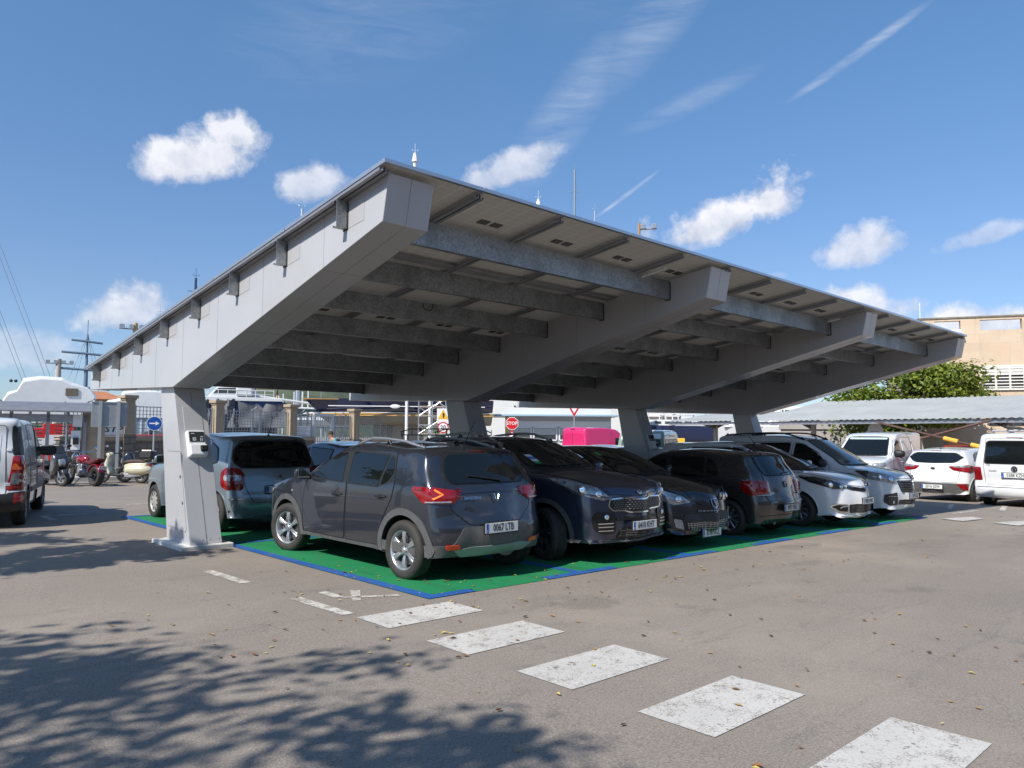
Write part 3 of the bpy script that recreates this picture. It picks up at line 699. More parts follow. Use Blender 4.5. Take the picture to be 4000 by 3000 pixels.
        if rz:
            P, rd = rz; f = s.patch('rear_window', 180, P, mt, off=.012, r=rd, step=.06)
            cx = sum(p[0] for p in P)/len(P); cz = sum(p[1] for p in P)/len(P)
            o = [(cx+(p[0]-cx)*1.045, cz+(p[1]-cz)*1.09) for p in P]; s.patch('rear_window_seal', 180, o, edge, off=.005, r=[q*1.1 for q in rd] if isinstance(rd, (list, tuple)) else rd*1.1, step=.06, parent=f); s.rearwin = f
        for (P, rd, nm) in sides:
            for az, sd in ((90, 1), (-90, -1)):
                f = s.patch(nm, az, P, mt, off=.010, r=rd, step=.07)
                cx = sum(p[0] for p in P)/len(P); cz = sum(p[1] for p in P)/len(P)
                o = [(p[0]+(.022 if p[0] > cx else -.022), p[1]+(.02 if p[1] > cz else -.02)) for p in P]; s.patch('window_rubber', az, o, edge, off=.005, r=rd, step=.07, parent=f)
    def doors(s, polys, handles=True, r=.06, chrome=False, hz_=None, mt=None):
        for (P, hp) in polys:
            for az in (90, -90):
                d = s.patch('door', az, P, s.paint, off=.004, r=r, step=.08)
                g = s.strip(MB(), az, P, .007, off=.0055, closed=True, r=r).obj('door_gap', M_GAP, d)
                if hp:
                    M = s.frame(az, hp, .0); fl = 1 if az == 90 else -1
                    MB().ell((0,0,.002),(.075,.028,.008),14,6,M).obj('handle_recess', M_GAP, d, smooth=True)
                    h = MB(); h.tube([M @ Vector((x,0,z)) for x, z in ((-.085,.008),(-.07,.032),(0,.040),(.07,.032),(.085,.008))], .0125, 8); h.obj('handle', mt or s.paint, d, smooth=True)
    def mirror(s, x, z, mt, dy=.0, sz=1, glass=True):
        for sd, az in ((1, 90), (-1, -90)):
            q, n = s.at(az, (x, z), 0)
            m = MB(); c = q+Vector((-.02, sd*(.13+dy), .06)); M = Matrix.Translation(c) @ Matrix.Rotation(sd*.18, 4, 'Z')
            vs = []
            for i in range(9):
                for k in range(16):
                    t = pi*i/8; a = 2*pi*k/16; sx, sy, sz_ = sin(t)*cos(a), sin(t)*sin(a), cos(t)
                    f = lambda v, e: math.copysign(abs(v)**e, v)
                    vs.append(M @ Vector((f(sx, .8)*.07*sz*(1 if sx > 0 else .35), f(sy, .7)*.115*sz, f(sz_, .7)*.078*sz)))
            m.add(vs, [(i*16+k, (i+1)*16+k, (i+1)*16+(k+1) % 16, i*16+(k+1) % 16) for i in range(8) for k in range(16)])
            o = m.obj('door_mirror', mt, s.root, smooth=True)
            MB().tube([q+Vector((0,sd*-.01,0)), q+Vector((0,sd*.05,.02)), c+Vector((0,-sd*.06,-.04))], .028, 8, .02).obj('mirror_arm', M_BLK, o, smooth=True)
            if glass: MB().box(-.004,-.095*sz,-.06*sz,.0,.095*sz,.06*sz, M @ Matrix.Translation((-.0265*sz,0,0))).obj('mirror_glass', M_MIRR, o)
    def arch_trim(s, w=.06, mt=None, ends=.24, off=.012):
        for xa in (s.af, s.af+s.wb):
            for az in (90, -90):
                a0 = math.asin(cl((ends-s.r)/s.ra, -.99, .99)); R = s.ra+w/2+.002
                P = [(xa+R*cos(a0+(pi-2*a0)*k/18), s.r+R*sin(a0+(pi-2*a0)*k/18)) for k in range(19)]
                s.strip(MB(), az, P, w, off=off, step=.09, th=.02).obj('arch_trim', mt or M_PLAS, s.root, smooth=True, ang=50)
    def arch_lip(s):
        for xa in (s.af, s.af+s.wb):
            for az in (90, -90):
                a0 = math.asin(cl((.27-s.r)/s.ra, -.99, .99)); R = s.ra+.012
                P = [(xa+R*cos(a0+(pi-2*a0)*k/18), s.r+R*sin(a0+(pi-2*a0)*k/18)) for k in range(19)]
                s.strip(MB(), az, P, .022, off=.007, step=.09, th=.012).obj('arch_lip', s.paint, s.root, smooth=True, ang=50)
    def seams(s, lst, name='panel_gaps'):
        m = MB()
        for az, P, cl_ in lst: s.strip(m, az, P, .007, off=.0045, closed=cl_, r=.04)
        m.obj(name, M_GAP, s.root)
    def dashboard(s): pass

M_GLASS = mat('dark car glass', (.006,.008,.009), .02, 0, 0, spec=.62)
M_GLASSL = mat('pale car glass', (.09,.13,.14), .03, 0, 0, spec=.8, var=.5, vs=1.5)
M_TRIM = mat('black rubber trim', (.012,.012,.012), .55)
M_GAP = mat('panel gap black', (.004,.004,.004), .8)
M_MIRR = mat('mirror glass', (.75,.8,.85), .02, 1)
M_PLAS = mat('grey bumper plastic', (.075,.077,.082), .5, 0, 0, .25, 12, .1, 200, dirt=.5)
M_CHROME = mat('chrome', (.72,.73,.75), .08, 1)
M_TYRE = mat('tyre rubber', (.020,.0195,.019), .72, 0, 0, .3, 20, .25, 90, dirt=.16)
M_RIM = mat('silver alloy', (.52,.53,.55), .28, .8, .4, .06, 14)
M_RIMD = mat('dark alloy', (.10,.10,.11), .3, .7, .4)
M_RED = mat('red lamp lens', (.25,.005,.007), .08, 0, .8, .35, 9)
M_REDD = mat('dark red lamp lens', (.12,.003,.005), .06, 0, .8, .3, 14)
M_AMBER = mat('amber lamp lens', (.7,.2,.02), .15, 0, .6)
M_CLEAR = mat('clear lamp lens', (.34,.36,.38), .05, .35, 1, .5, 16)
M_LAMPB = mat('lamp housing', (.035,.037,.04), .12, .2, 1)
M_REFL = mat('lamp reflector', (.85,.86,.88), .12, 1)
M_GREY = mat('grille black', (.008,.008,.009), .35)
def paint(name, col, metal=.0, rough=.35, dirt=.18): return mat(name, col, rough, metal, 1, .03, 300, dirt=dirt)

def mk_tyre(r, w, rr):
    def f(par):
        h = w/2; p = [(rr-.012, -h+.022), (rr+.004, -h+.006), (rr+.02, -h), ((r+rr)/2, -h-.008), (r-.028, -h+.002), (r-.010, -h+.016), (r, -h+.038)]
        k = 5
        for i in range(k):
            y0 = -h+.045+(w-.09)*i/k; y1 = y0+(w-.09)/k
            p += [(r+.0015, y0+.004), (r+.0015, y1-.007), (r-.007, y1-.006), (r-.007, y1-.001)]
        p += [(r, h-.038), (r-.010, h-.016), (r-.028, h-.002), ((r+rr)/2, h+.008), (rr+.02, h), (rr-.012, h-.022)]
        MB().lathe(p, 40).obj('tyre', M_TYRE, par, smooth=True, ang=45)
    return f
def mk_rim(rr, w, n=5, kind='twin', m1=None, m2=None, cap=None):
    """alloy wheel or trim; outer side -Y"""
    def f(par):
        m1_ = m1 or M_RIM; h = w/2
        b = MB().lathe([(rr-.004, -h+.02), (rr+.004, -h+.012), (rr-.006, -h+.014), (rr-.018, -h+.03), (rr-.03, -h+.07), (rr-.05, h-.03), (rr-.01, h-.02)], 40).obj('rim', m1_, par, smooth=True, ang=50)
        MB().lathe([(.03, -.005), (rr-.055, -.005), (rr-.055, .006), (.03, .006)], 32).obj('brake_disc', M_BLK if kind in ('cap',) else mat('brake disc', (.14,.14,.145), .4, .6), par)
        def spoke(mb, a, w0, w1, r0, r1, y0, y1, d=.02, sk=0):
            M = Matrix.Rotation(a, 4, 'Y'); N = 5; top = []; 
            for i in range(N+1):
                t = i/N; r = r0+(r1-r0)*t; w_ = (w0+(w1-w0)*t)/2; y = y0+(y1-y0)*t-.010*sin(pi*t); o = sk*sin(pi*t*.5)*t
                top.append([M @ Vector(v) for v in ((-w_+o, y+.006, r), (-w_*.6+o, y, r), (w_*.6+o, y, r), (w_+o, y+.006, r), (w_+o, y+d, r), (-w_+o, y+d, r))])
            mb.add([v for r_ in top for v in r_], [(6*i+k, 6*i+(k+1) % 6, 6*i+6+(k+1) % 6, 6*i+6+k) for i in range(N) for k in range(6)]+[(0,1,2,3,4,5)])
        sp = MB(); yo = -h+.028
        if kind == 'twin':
            for i in range(n):
                a = 2*pi*i/n
                for dl in (-.17, .17): spoke(sp, a+dl, .040, .045, .055, rr-.012, yo+.02, yo+.006, .025)
                sk = MB()
        elif kind == 'six':      # broad flared spokes with a groove
            for i in range(n): spoke(sp, 2*pi*i/n-.085, .026, .036, .05, rr-.010, yo+.018, yo+.004, .03); spoke(sp, 2*pi*i/n+.085, .026, .036, .05, rr-.010, yo+.018, yo+.004, .03)
        elif kind == 'thin':
            for i in range(n): spoke(sp, 2*pi*i/n, .022, .026, .05, rr-.012, yo+.02, yo+.004, .02)
        elif kind == 'swirl':
            for i in range(n): spoke(sp, 2*pi*i/n, .026, .036, .05, rr-.012, yo+.02, yo+.004, .02, .05)
        elif kind == 'cap':
            sp.lathe([(0, yo-.012), (.05, yo-.01), (rr*.55, yo-.002), (rr-.012, yo+.006), (rr-.006, yo+.014)], 36)
        o = sp.obj('spokes' if kind != 'cap' else 'wheel_trim', m1_, par, smooth=True, ang=35)
        if kind == 'cap':
            sl = MB()
            for i in range(n):
                M = Matrix.Rotation(2*pi*i/n, 4, 'Y'); sl.ell((0, yo+.0, rr*.68), (rr*.085, .006, rr*.2), 10, 6, M)
            sl.obj('trim_slots', M_GAP, par, smooth=True)
        hb = MB().lathe([(0, yo-.004), (.026, yo-.003), (.032, yo+.004), (.062, yo+.012), (.066, yo+.03)], 24).obj('hub_cap', m2 or m1_, par, smooth=True)
        nt = MB()
        for i in range(5 if n not in (4, 8) else 4): M = Matrix.Rotation(2*pi*(i+.5)/(5 if n not in (4, 8) else 4), 4, 'Y'); nt.lathe([(0, yo+.003), (.008, yo+.003), (.009, yo+.02)], 8, M @ Matrix.Translation((0, 0, .048)))
        nt.obj('wheel_bolts', M_BLK, par)
    return f

def prof(L, zn, hz_, cx, cz, rx, rz, H, px, ex, ez, gx, gzz, tz, zb0=.24, hood=.35, nose=0, tail=0, fr=.30, tr=.16):
    lp = lambda a, b, t: a+(b-a)*t
    K = [(.14,zb0,.1,.03,.3), (.04,zb0+.07,fr*.9,.02,.55), (.0,zn-.2,fr,0,.62), (.005+nose*.3,zn,fr,0,.6), (.05+nose,hz_-.08,fr*.9,-.03,.5), (.16+nose,hz_,fr*.55,-.06,.35)]
    for t in (hood*.55, hood, .62, .85): K.append((lp(.16+nose, cx, t), lp(hz_, cz, t**.85)+.012*sin(pi*t), .03*(1-t)+.0, -.075, .24))
    K += [(cx,cz,.10,-.075,.30), (lp(cx,rx,.33), lp(cz,rz,.37),.16,-.06,.32), (lp(cx,rx,.68), lp(cz,rz,.72),.15,-.065,.30), (rx,rz,.09,-.08,.24)]
    K += [(lp(rx,px,.5), lp(rz,H,.75),.03,-.065,.18), (px,H,0,-.06,.17), (lp(px,ex,.55), lp(H,ez,.42),0,-.06,.17), (ex-.06,ez+.012,-.03,-.06,.2), (ex,ez-.012,-.08,-.05,.26)]
    K += [(lp(ex,gx,.35), lp(ez,gzz,.38),-.13,-.03,.32), (gx,gzz,-tr,-.01,.38), (lp(gx,L-.07,.5)+.02, lp(gzz,tz,.5),-tr*1.1,0,.42), (L-.05+tail,tz+.02,-tr*1.2,0,.46)]
    K += [(L-.005,tz-.07,-tr*1.35,0,.5), (L,tz-.18,-tr*1.4,0,.5), (L-.05,zb0+.06,-tr*1.2,.02,.5), (L-.14,zb0,-.08,.03,.3)]
    return K
def L3(*a): return a
def box_on(c, name, az, p, d, mt, parent=None, off=0, bevel=.004, dz=0):
    M = c.frame(az, p, off); return MB().box(-d[0]/2,-d[1]/2,-.01,d[0]/2,d[1]/2,d[2], M).obj(name, mt, parent or c.root, bevel=bevel)
def wiper(c, az, pts, parent, r=.008):
    P = [c.at(az, p, .026)[0] for p in pts]; MB().tube(P, r, 6).obj('wiper', M_BLK, parent)
def antenna(c, x, y, l, back=.5, r=.005):
    q, n = c.at('T', (x, y), 0); m = MB(); m.tube([q, q+Vector((-.02,0,.02))], .02, 8, .012); m.tube([q+Vector((-.02,0,.02)), q+Vector((-.02-l*back,0,.02+l*(1-back*.35)))], r*1.4, 6, r*.8); m.obj('antenna', M_BLK, c.root)
def rails(c, xa, xb, y, mt, feet, h=.045, r=.014):
    for sd in (1, -1):
        P = []; n = 12
        for i in range(n+1):
            t = i/n; x = xa+(xb-xa)*t; q, _ = c.at('T', (x, sd*y), 0); P.append(q+Vector((0,0,h*min(1, 4*t, 4*(1-t))+.004)))
        o = MB().tube(P, r, 8).obj('roof_rail', mt, c.root, smooth=True)
        if feet:
            for xx in (xa+.06, (xa+xb)/2, xb-.06):
                q, _ = c.at('T', (xx, sd*y), 0); MB().tube([q-Vector((.05,0,.01)), q+Vector((0,0,h*.7)), q+Vector((.05,0,-.01))], .016, 6).obj('rail_foot', M_BLK, o, smooth=True)

def car_sandero(loc, head):
    P = paint('slate grey paint', (.030,.035,.048), .5, .22, .08)
    c = Car('parked_car', 'slate grey hatchback with one glowing tail lamp, parked tail out beside the nearest pillar', 'car', P, 4.10, .905, 1.52, .84, 2.604, .325, .205,
            prof(4.10, .62, .90, 1.12, 1.085, 1.98, 1.475, 1.515, 2.45, 3.70, 1.415, 3.95, 1.03, .66, zb0=.27), (.96,1.03), .20, .27, .385, (1.1,.15), (.7,.12), loc, head, (1.06,.94,1.0), 'cars parked under the canopy')
    c.wheels(mk_tyre(.327, .20, .222), mk_rim(.222, .20, 6, 'six'), steer=14, track=.915)
    c.arch_trim(.075, ends=.28, off=.014)
    c.doors([([(1.30,.33),(2.27,.33),(2.29,.97),(2.20,1.42),(1.93,1.40),(1.36,1.06),(1.28,.75)], (2.10,.86)),
             ([(2.30,.33),(2.98,.33),(3.05,.62),(3.22,.88),(3.26,1.05),(3.14,1.40),(2.25,1.42),(2.31,.97)], (3.02,.89))], mt=M_BLK)
    c.glass_set(((1.10,.66),(1.43,.54)), ([(-.55,1.06),(.55,1.06),(.62,1.14),(.50,1.375),(-.50,1.375),(-.62,1.14)], [.08,.08,.05,.09,.09,.05]),
        [([(1.42,1.05),(2.20,1.02),(2.14,1.375),(1.95,1.365)], [.05,.03,.03,.06], 'side_window'), ([(2.33,1.015),(2.94,1.005),(3.02,1.36),(2.28,1.385)], [.03,.03,.03,.03], 'side_window'),
         ([(3.00,1.02),(3.12,1.06),(3.20,1.17),(3.13,1.33),(3.05,1.35)], [.02,.02,.03,.03,.02], 'quarter_window')])
    # black pillars
    for az in (90, -90):
        c.patch('door_pillar', az, [(2.215,1.02),(2.32,1.015),(2.27,1.39),(2.15,1.385)], M_TRIM, off=.009, step=.08)
        c.strip(MB(), az, [(1.30,.285),(2.2,.275),(2.98,.285)], .085, off=.016, th=.03, step=.08).obj('sill_cladding', M_PLAS, c.root, smooth=True)
    # rear
    lens = c.both('tail_light', 150, [(3.97,.50,.985),(3.80,.79,1.03),(3.55,.86,1.03),(3.58,.87,.98),(3.74,.86,.86),(3.98,.64,.845),(4.0,.54,.91)], M_RED, off=.014, r=.03, step=.05, dome=.012)
    for o in lens: pass
    for sd, o in zip((1, -1), lens):
        az = 150*sd
        b = M_REFL
        c.patch('reversing_lamp', az, [(3.96,.64*sd,.862),(3.77,.84*sd,.868),(3.77,.84*sd,.880),(3.96,.64*sd,.878)], M_CLEAR, off=.030, step=.05, parent=o)
        em = mat('lit tail lamp', (.8,.10,.02), .3, em=((1,.2,.03), 1.3)) if sd > 0 else M_REDD
        mb = MB()
        c.strip(mb, az, [(3.80,.77*sd,1.0),(3.87,.70*sd,.95),(3.79,.78*sd,.905)], .015, off=.030, step=.03); mb.obj('lamp_chevron', em, o)
        mb = MB()
        for z in (1.0,.975,.945,.915): c.strip(mb, az, [(3.95,.56*sd,z+.01),(3.98,.50*sd,z)], .012, off=.030, step=.04)
        c.strip(mb, az, [(3.72,.84*sd,1.0),(3.60,.86*sd,1.0)], .012, off=.03); mb.obj('lamp_bars', M_REDD, o)
    tg = c.patch('tailgate', 180, [(-.40,.62),(.40,.62),(.62,.78),(.66,1.02),(.56,1.40),(-.56,1.40),(-.66,1.02),(-.62,.78)], P, off=.004, r=.06, step=.07)
    c.strip(MB(), 180, [(-.40,.62),(.40,.62),(.62,.78),(.66,1.02),(.56,1.40),(-.56,1.40),(-.66,1.02),(-.62,.78)], .008, off=.0055, closed=True, r=.06).obj('tailgate_gap', M_GAP, tg)
    c.strip(MB(), 180, [(-.55,.965),(0,.975),(.55,.965)], .02, off=.012, th=.015).obj('tailgate_crease', P, tg, smooth=True)
    M = c.frame(180, (0,.90), .024); m = MB(); m.tube([M @ Vector((-.055,.035,.01)), M @ Vector((-.03,.035,.012)), M @ Vector((-.018,-.02,.012)), M @ Vector((0,-.045,.012)), M @ Vector((.018,-.02,.012)), M @ Vector((.03,.035,.012)), M @ Vector((.055,.035,.01))], .009, 6); m.obj('emblem', M_CHROME, tg)
    text_obj('badge_letters', 'SANDERO', .046, M_CHROME, tg, c.frame(180, (.33,.90), .016), .003, sx=1.1)
    wiper(c, 180, [(-.15,1.075),(.05,1.10),(.32,1.135)], c.rearwin, .010)
    box_on(c, 'high_brake_light', 180, (0,1.405), (.22,.018,.012), M_REDD)
    c.patch('rear_bumper_trim', 180, [(-.93,.29),(.93,.29),(.93,.40),(.62,.42),(.50,.60),(-.50,.60),(-.62,.42),(-.93,.40)], M_PLAS, off=.010, r=.03, step=.06)
    for sd in (1, -1):
        c.patch('bumper_corner_trim', 130*sd, [(4.02,.50*sd,.29),(3.72,.86*sd,.29),(3.72,.86*sd,.415),(4.03,.50*sd,.415)], M_PLAS, off=.012, step=.06)
    c.patch('skid_plate', 180, [(-.50,.285),(.50,.285),(.62,.36),(.40,.385),(-.40,.385),(-.62,.36)], mat('satin skid plate', (.30,.31,.32), .4, .3), off=.020, r=.02, step=.06)
    c.both('rear_reflector', 165, [(4.05,.56,.365),(3.98,.72,.375),(3.98,.72,.425),(4.05,.56,.415)], mat('orange red reflector', (.65,.05,.02), .15, 0, .6), off=.022, r=.015, step=.04)
    c.plate(180, .575, '0067 LTB')
    # front
    c.both('headlight', 35, [(.06,.45,.66),(.30,.80,.70),(.42,.85,.84),(.12,.50,.80)], M_CLEAR, off=.012, r=.03, step=.05)
    c.patch('grille', 0, [(-.50,.66),(.50,.66),(.50,.77),(-.50,.77)], M_GREY, off=.01, r=.02)
    c.patch('lower_grille', 0, [(-.50,.32),(.50,.32),(.45,.50),(-.45,.50)], M_PLAS, off=.01, r=.03)
    for az in (90, -90):
        box_on(c, 'side_indicator', az, (.98,.84), (.05,.028,.006), M_CLEAR, bevel=.006)
    c.mirror(1.40, 1.03, P, sz=1.05); rails(c, 2.05, 3.42, .56, M_ALU, True, .055, .018)
    antenna(c, 3.45, 0, .34, .55)
    for sd in (1, -1):
        c.strip(MB(), 'T', [(2.0,.60*sd),(3.6,.58*sd)], .012, off=.004).obj('roof_gutter', M_GAP, c.root)
    return c
def car_kia(loc, head):
    P = paint('dark bluish grey paint', (.036,.045,.082), .5, .28, .22)
    c = Car('parked_car', 'dark blue grey crossover with silver roof rails and chrome edged mesh grille', 'car', P, 4.44, .925, 1.62, .91, 2.67, .345, .225,
            prof(4.44, .66, .99, 1.22, 1.165, 2.05, 1.55, 1.615, 2.65, 4.02, 1.50, 4.27, 1.10, .72, zb0=.27, nose=.02), (1.03,1.10), .19, .27, .41, (1.15,.16), (.8,.11), loc, head, (1.05,.955,1.0), 'cars parked under the canopy')
    c.wheels(mk_tyre(.345, .215, .232), mk_rim(.232, .215, 5, 'twin', M_RIMD, M_BLK), steer=-20, track=.925)
    c.arch_trim(.06, ends=.28, off=.012)
    c.doors([([(1.40,.33),(2.42,.33),(2.44,1.05),(2.34,1.52),(2.0,1.48),(1.42,1.14),(1.36,.78)], (2.24,.94)), ([(2.45,.33),(3.12,.33),(3.22,.66),(3.42,.94),(3.44,1.15),(3.30,1.50),(2.40,1.53),(2.46,1.05)], (3.24,.96))])
    c.glass_set(((1.195,.68),(1.52,.57)), ([(-.52,1.14),(.52,1.14),(.60,1.22),(.50,1.44),(-.50,1.44),(-.60,1.22)], .06),
        [([(1.50,1.135),(2.36,1.11),(2.28,1.475),(2.02,1.455)], [.05,.03,.03,.06], 'side_window'), ([(2.47,1.11),(3.20,1.12),(3.26,1.44),(2.42,1.48)], .03, 'side_window'), ([(3.26,1.13),(3.62,1.20),(3.50,1.36),(3.32,1.42)], .04, 'quarter_window')])
    for az in (90, -90):
        c.strip(MB(), az, [(1.44,1.105),(2.4,1.075),(3.3,1.09),(3.72,1.19),(3.5,1.42),(3.2,1.505),(2.4,1.545),(2.05,1.515),(1.62,1.28)], .014, off=.014, r=.06).obj('chrome_window_line', M_CHROME, c.root)
        c.patch('door_pillar', az, [(2.37,1.11),(2.47,1.11),(2.41,1.485),(2.29,1.48)], M_TRIM, off=.009, step=.08)
        c.strip(MB(), az, [(1.38,.29),(2.2,.28),(3.12,.29)], .07, off=.014, th=.03, step=.08).obj('sill_cladding', M_PLAS, c.root, smooth=True)
    # face
    G = [(-.50,.685),(-.26,.675),(-.20,.655),(.20,.655),(.26,.675),(.50,.685),(.565,.74),(.535,.825),(.18,.835),(.10,.815),(-.10,.815),(-.18,.835),(-.535,.825),(-.565,.74)]
    g = c.patch('grille', 0, G, M_GREY, off=.014, r=.03, step=.05)
    c.strip(MB(), 0, G, .016, off=.022, closed=True, r=.03, step=.03, th=.015).obj('grille_frame', M_CHROME, g, smooth=True)
    m = MB()
    for j in range(5):
        for i in range(-10, 11):
            y, z = (i+.5*(j % 2))*.05, .70+j*.027
            if abs(y) < .50: M = c.frame(0, (y, z), .018); m.ell((0,0,0),(.017,.0075,.004),6,4,M)
    m.obj('grille_studs', mat('grille studs', (.16,.165,.17), .3, .5), g)
    hl = c.both('headlight', 38, [(.14,.50,.83),(.20,.62,.815),(.44,.85,.90),(.84,.90,1.07),(.60,.82,1.055),(.30,.62,.97)], M_CLEAR, off=.012, r=.02, step=.05, dome=.012)
    for sd, o in zip((1,-1), hl):
        for (x, y, z, r) in ((.27,.64,.895,.046),(.42,.77,.95,.05)): MB().ell((0,0,0),(r,r,.016),14,8,c.frame(38*sd, (x, y*sd, z), .022)).obj('projector_lamp', M_REFL, o, smooth=True)
        m = MB(); c.strip(m, 38*sd, [(.17,.54*sd,.845),(.40,.82*sd,.90),(.66,.88*sd,1.0)], .014, off=.032); m.obj('lamp_bars', M_LAMPB, o)
    fg = c.both('fog_light_bezel', 30, [(.10,.46,.41),(.16,.62,.395),(.26,.74,.45),(.28,.77,.60),(.22,.72,.68),(.08,.48,.66)], M_GREY, off=.012, r=.04, step=.05)
    for sd, o in zip((1,-1), fg):
        MB().ell((0,0,.004),(.036,.036,.018),14,6,c.frame(30*sd, (.15,.60*sd,.61), .016)).obj('fog_lamp', M_REFL, o, smooth=True)
        m = MB()
        for z in (.53,.49,.445): c.strip(m, 30*sd, [(.11,.51*sd,z),(.22,.70*sd,z)], .013, off=.024, th=.02)
        m.obj('chrome_blades', M_CHROME, o)
    c.patch('lower_grille', 0, [(-.42,.335),(.42,.335),(.36,.465),(-.36,.465)], M_GREY, off=.012, r=.02)
    m = MB(); [c.strip(m, 0, [(-.38,z),(.38,z)], .008, off=.02) for z in (.37,.40,.43)]; [c.strip(m, 0, [(y,.345),(y,.455)], .006, off=.02) for y in (-.24,-.12,0,.12,.24)]; m.obj('grille_bars', M_PLAS, c.root)
    c.patch('intake_slot', 0, [(-.44,.555),(.44,.555),(.44,.60),(-.44,.60)], M_GREY, off=.010, r=.015)
    c.patch('bumper_lip', 0, [(-.80,.262),(.80,.262),(.80,.315),(.45,.318),(-.45,.318),(-.80,.315)], M_PLAS, off=.014, r=.01, step=.06)
    for sd in (1,-1): c.patch('bumper_lip_corner', 45*sd, [(.12,.45*sd,.262),(.46,.88*sd,.262),(.46,.88*sd,.325),(.12,.45*sd,.325)], M_PLAS, off=.013, step=.06)
    c.patch('skid_plate', 0, [(-.44,.262),(.44,.262),(.40,.305),(-.40,.305)], mat('satin skid plate', (.30,.31,.32), .4, .3), off=.024, r=.01)
    M = c.frame(0, (0,.905), .008); MB().ell((0,0,0),(.062,.030,.008),20,6,M).obj('emblem', M_CHROME, c.root, smooth=True)
    MB().ell((0,0,.003),(.052,.022,.008),20,6,M).obj('emblem_field', M_BLK, c.root, smooth=True); text_obj('emblem_letters', 'KIA', .030, M_CHROME, c.root, M @ Matrix.Translation((0,0,.011)), .001, sx=1.3)
    c.seams([(0, [(-.60,1.02),(-.52,.885),(0,.862),(.52,.885),(.60,1.02)], False)])
    for sd in (1,-1): c.seams([('T', [(.38,.64*sd),(.9,.74*sd),(1.24,.80*sd)], False)])
    c.plate(0, .49, '6410 KHT')
    wiper(c, 0, [(-.10,1.20),(.25,1.205),(.60,1.22)], c.windscreen); wiper(c, 0, [(.10,1.19),(-.2,1.195),(-.55,1.21)], c.windscreen)
    for k, (z, col) in enumerate(((1.335,(.75,.77,.8)),(1.305,(.05,.2,.5)),(1.275,(.75,.77,.75)),(1.245,(.04,.35,.12)))):
        c.patch('windscreen_sticker', 0, [(-.50,z-.014),(-.40,z-.014),(-.40,z+.013),(-.50,z+.013)], mat('sticker %d' % k, col, .5), off=.0125, parent=c.windscreen)
    c.mirror(1.50, 1.11, P); rails(c, 2.05, 3.75, .60, M_ALU, True, .06, .018); antenna(c, 3.9, .0, .12, .9, .02)
    c.both('tail_light', 150, [(4.2,.45,1.0),(4.0,.80,1.02),(4.0,.82,.90),(4.25,.45,.90)], M_RED, off=.012, r=.02); c.plate(180, .62, '6410 KHT')
    return c
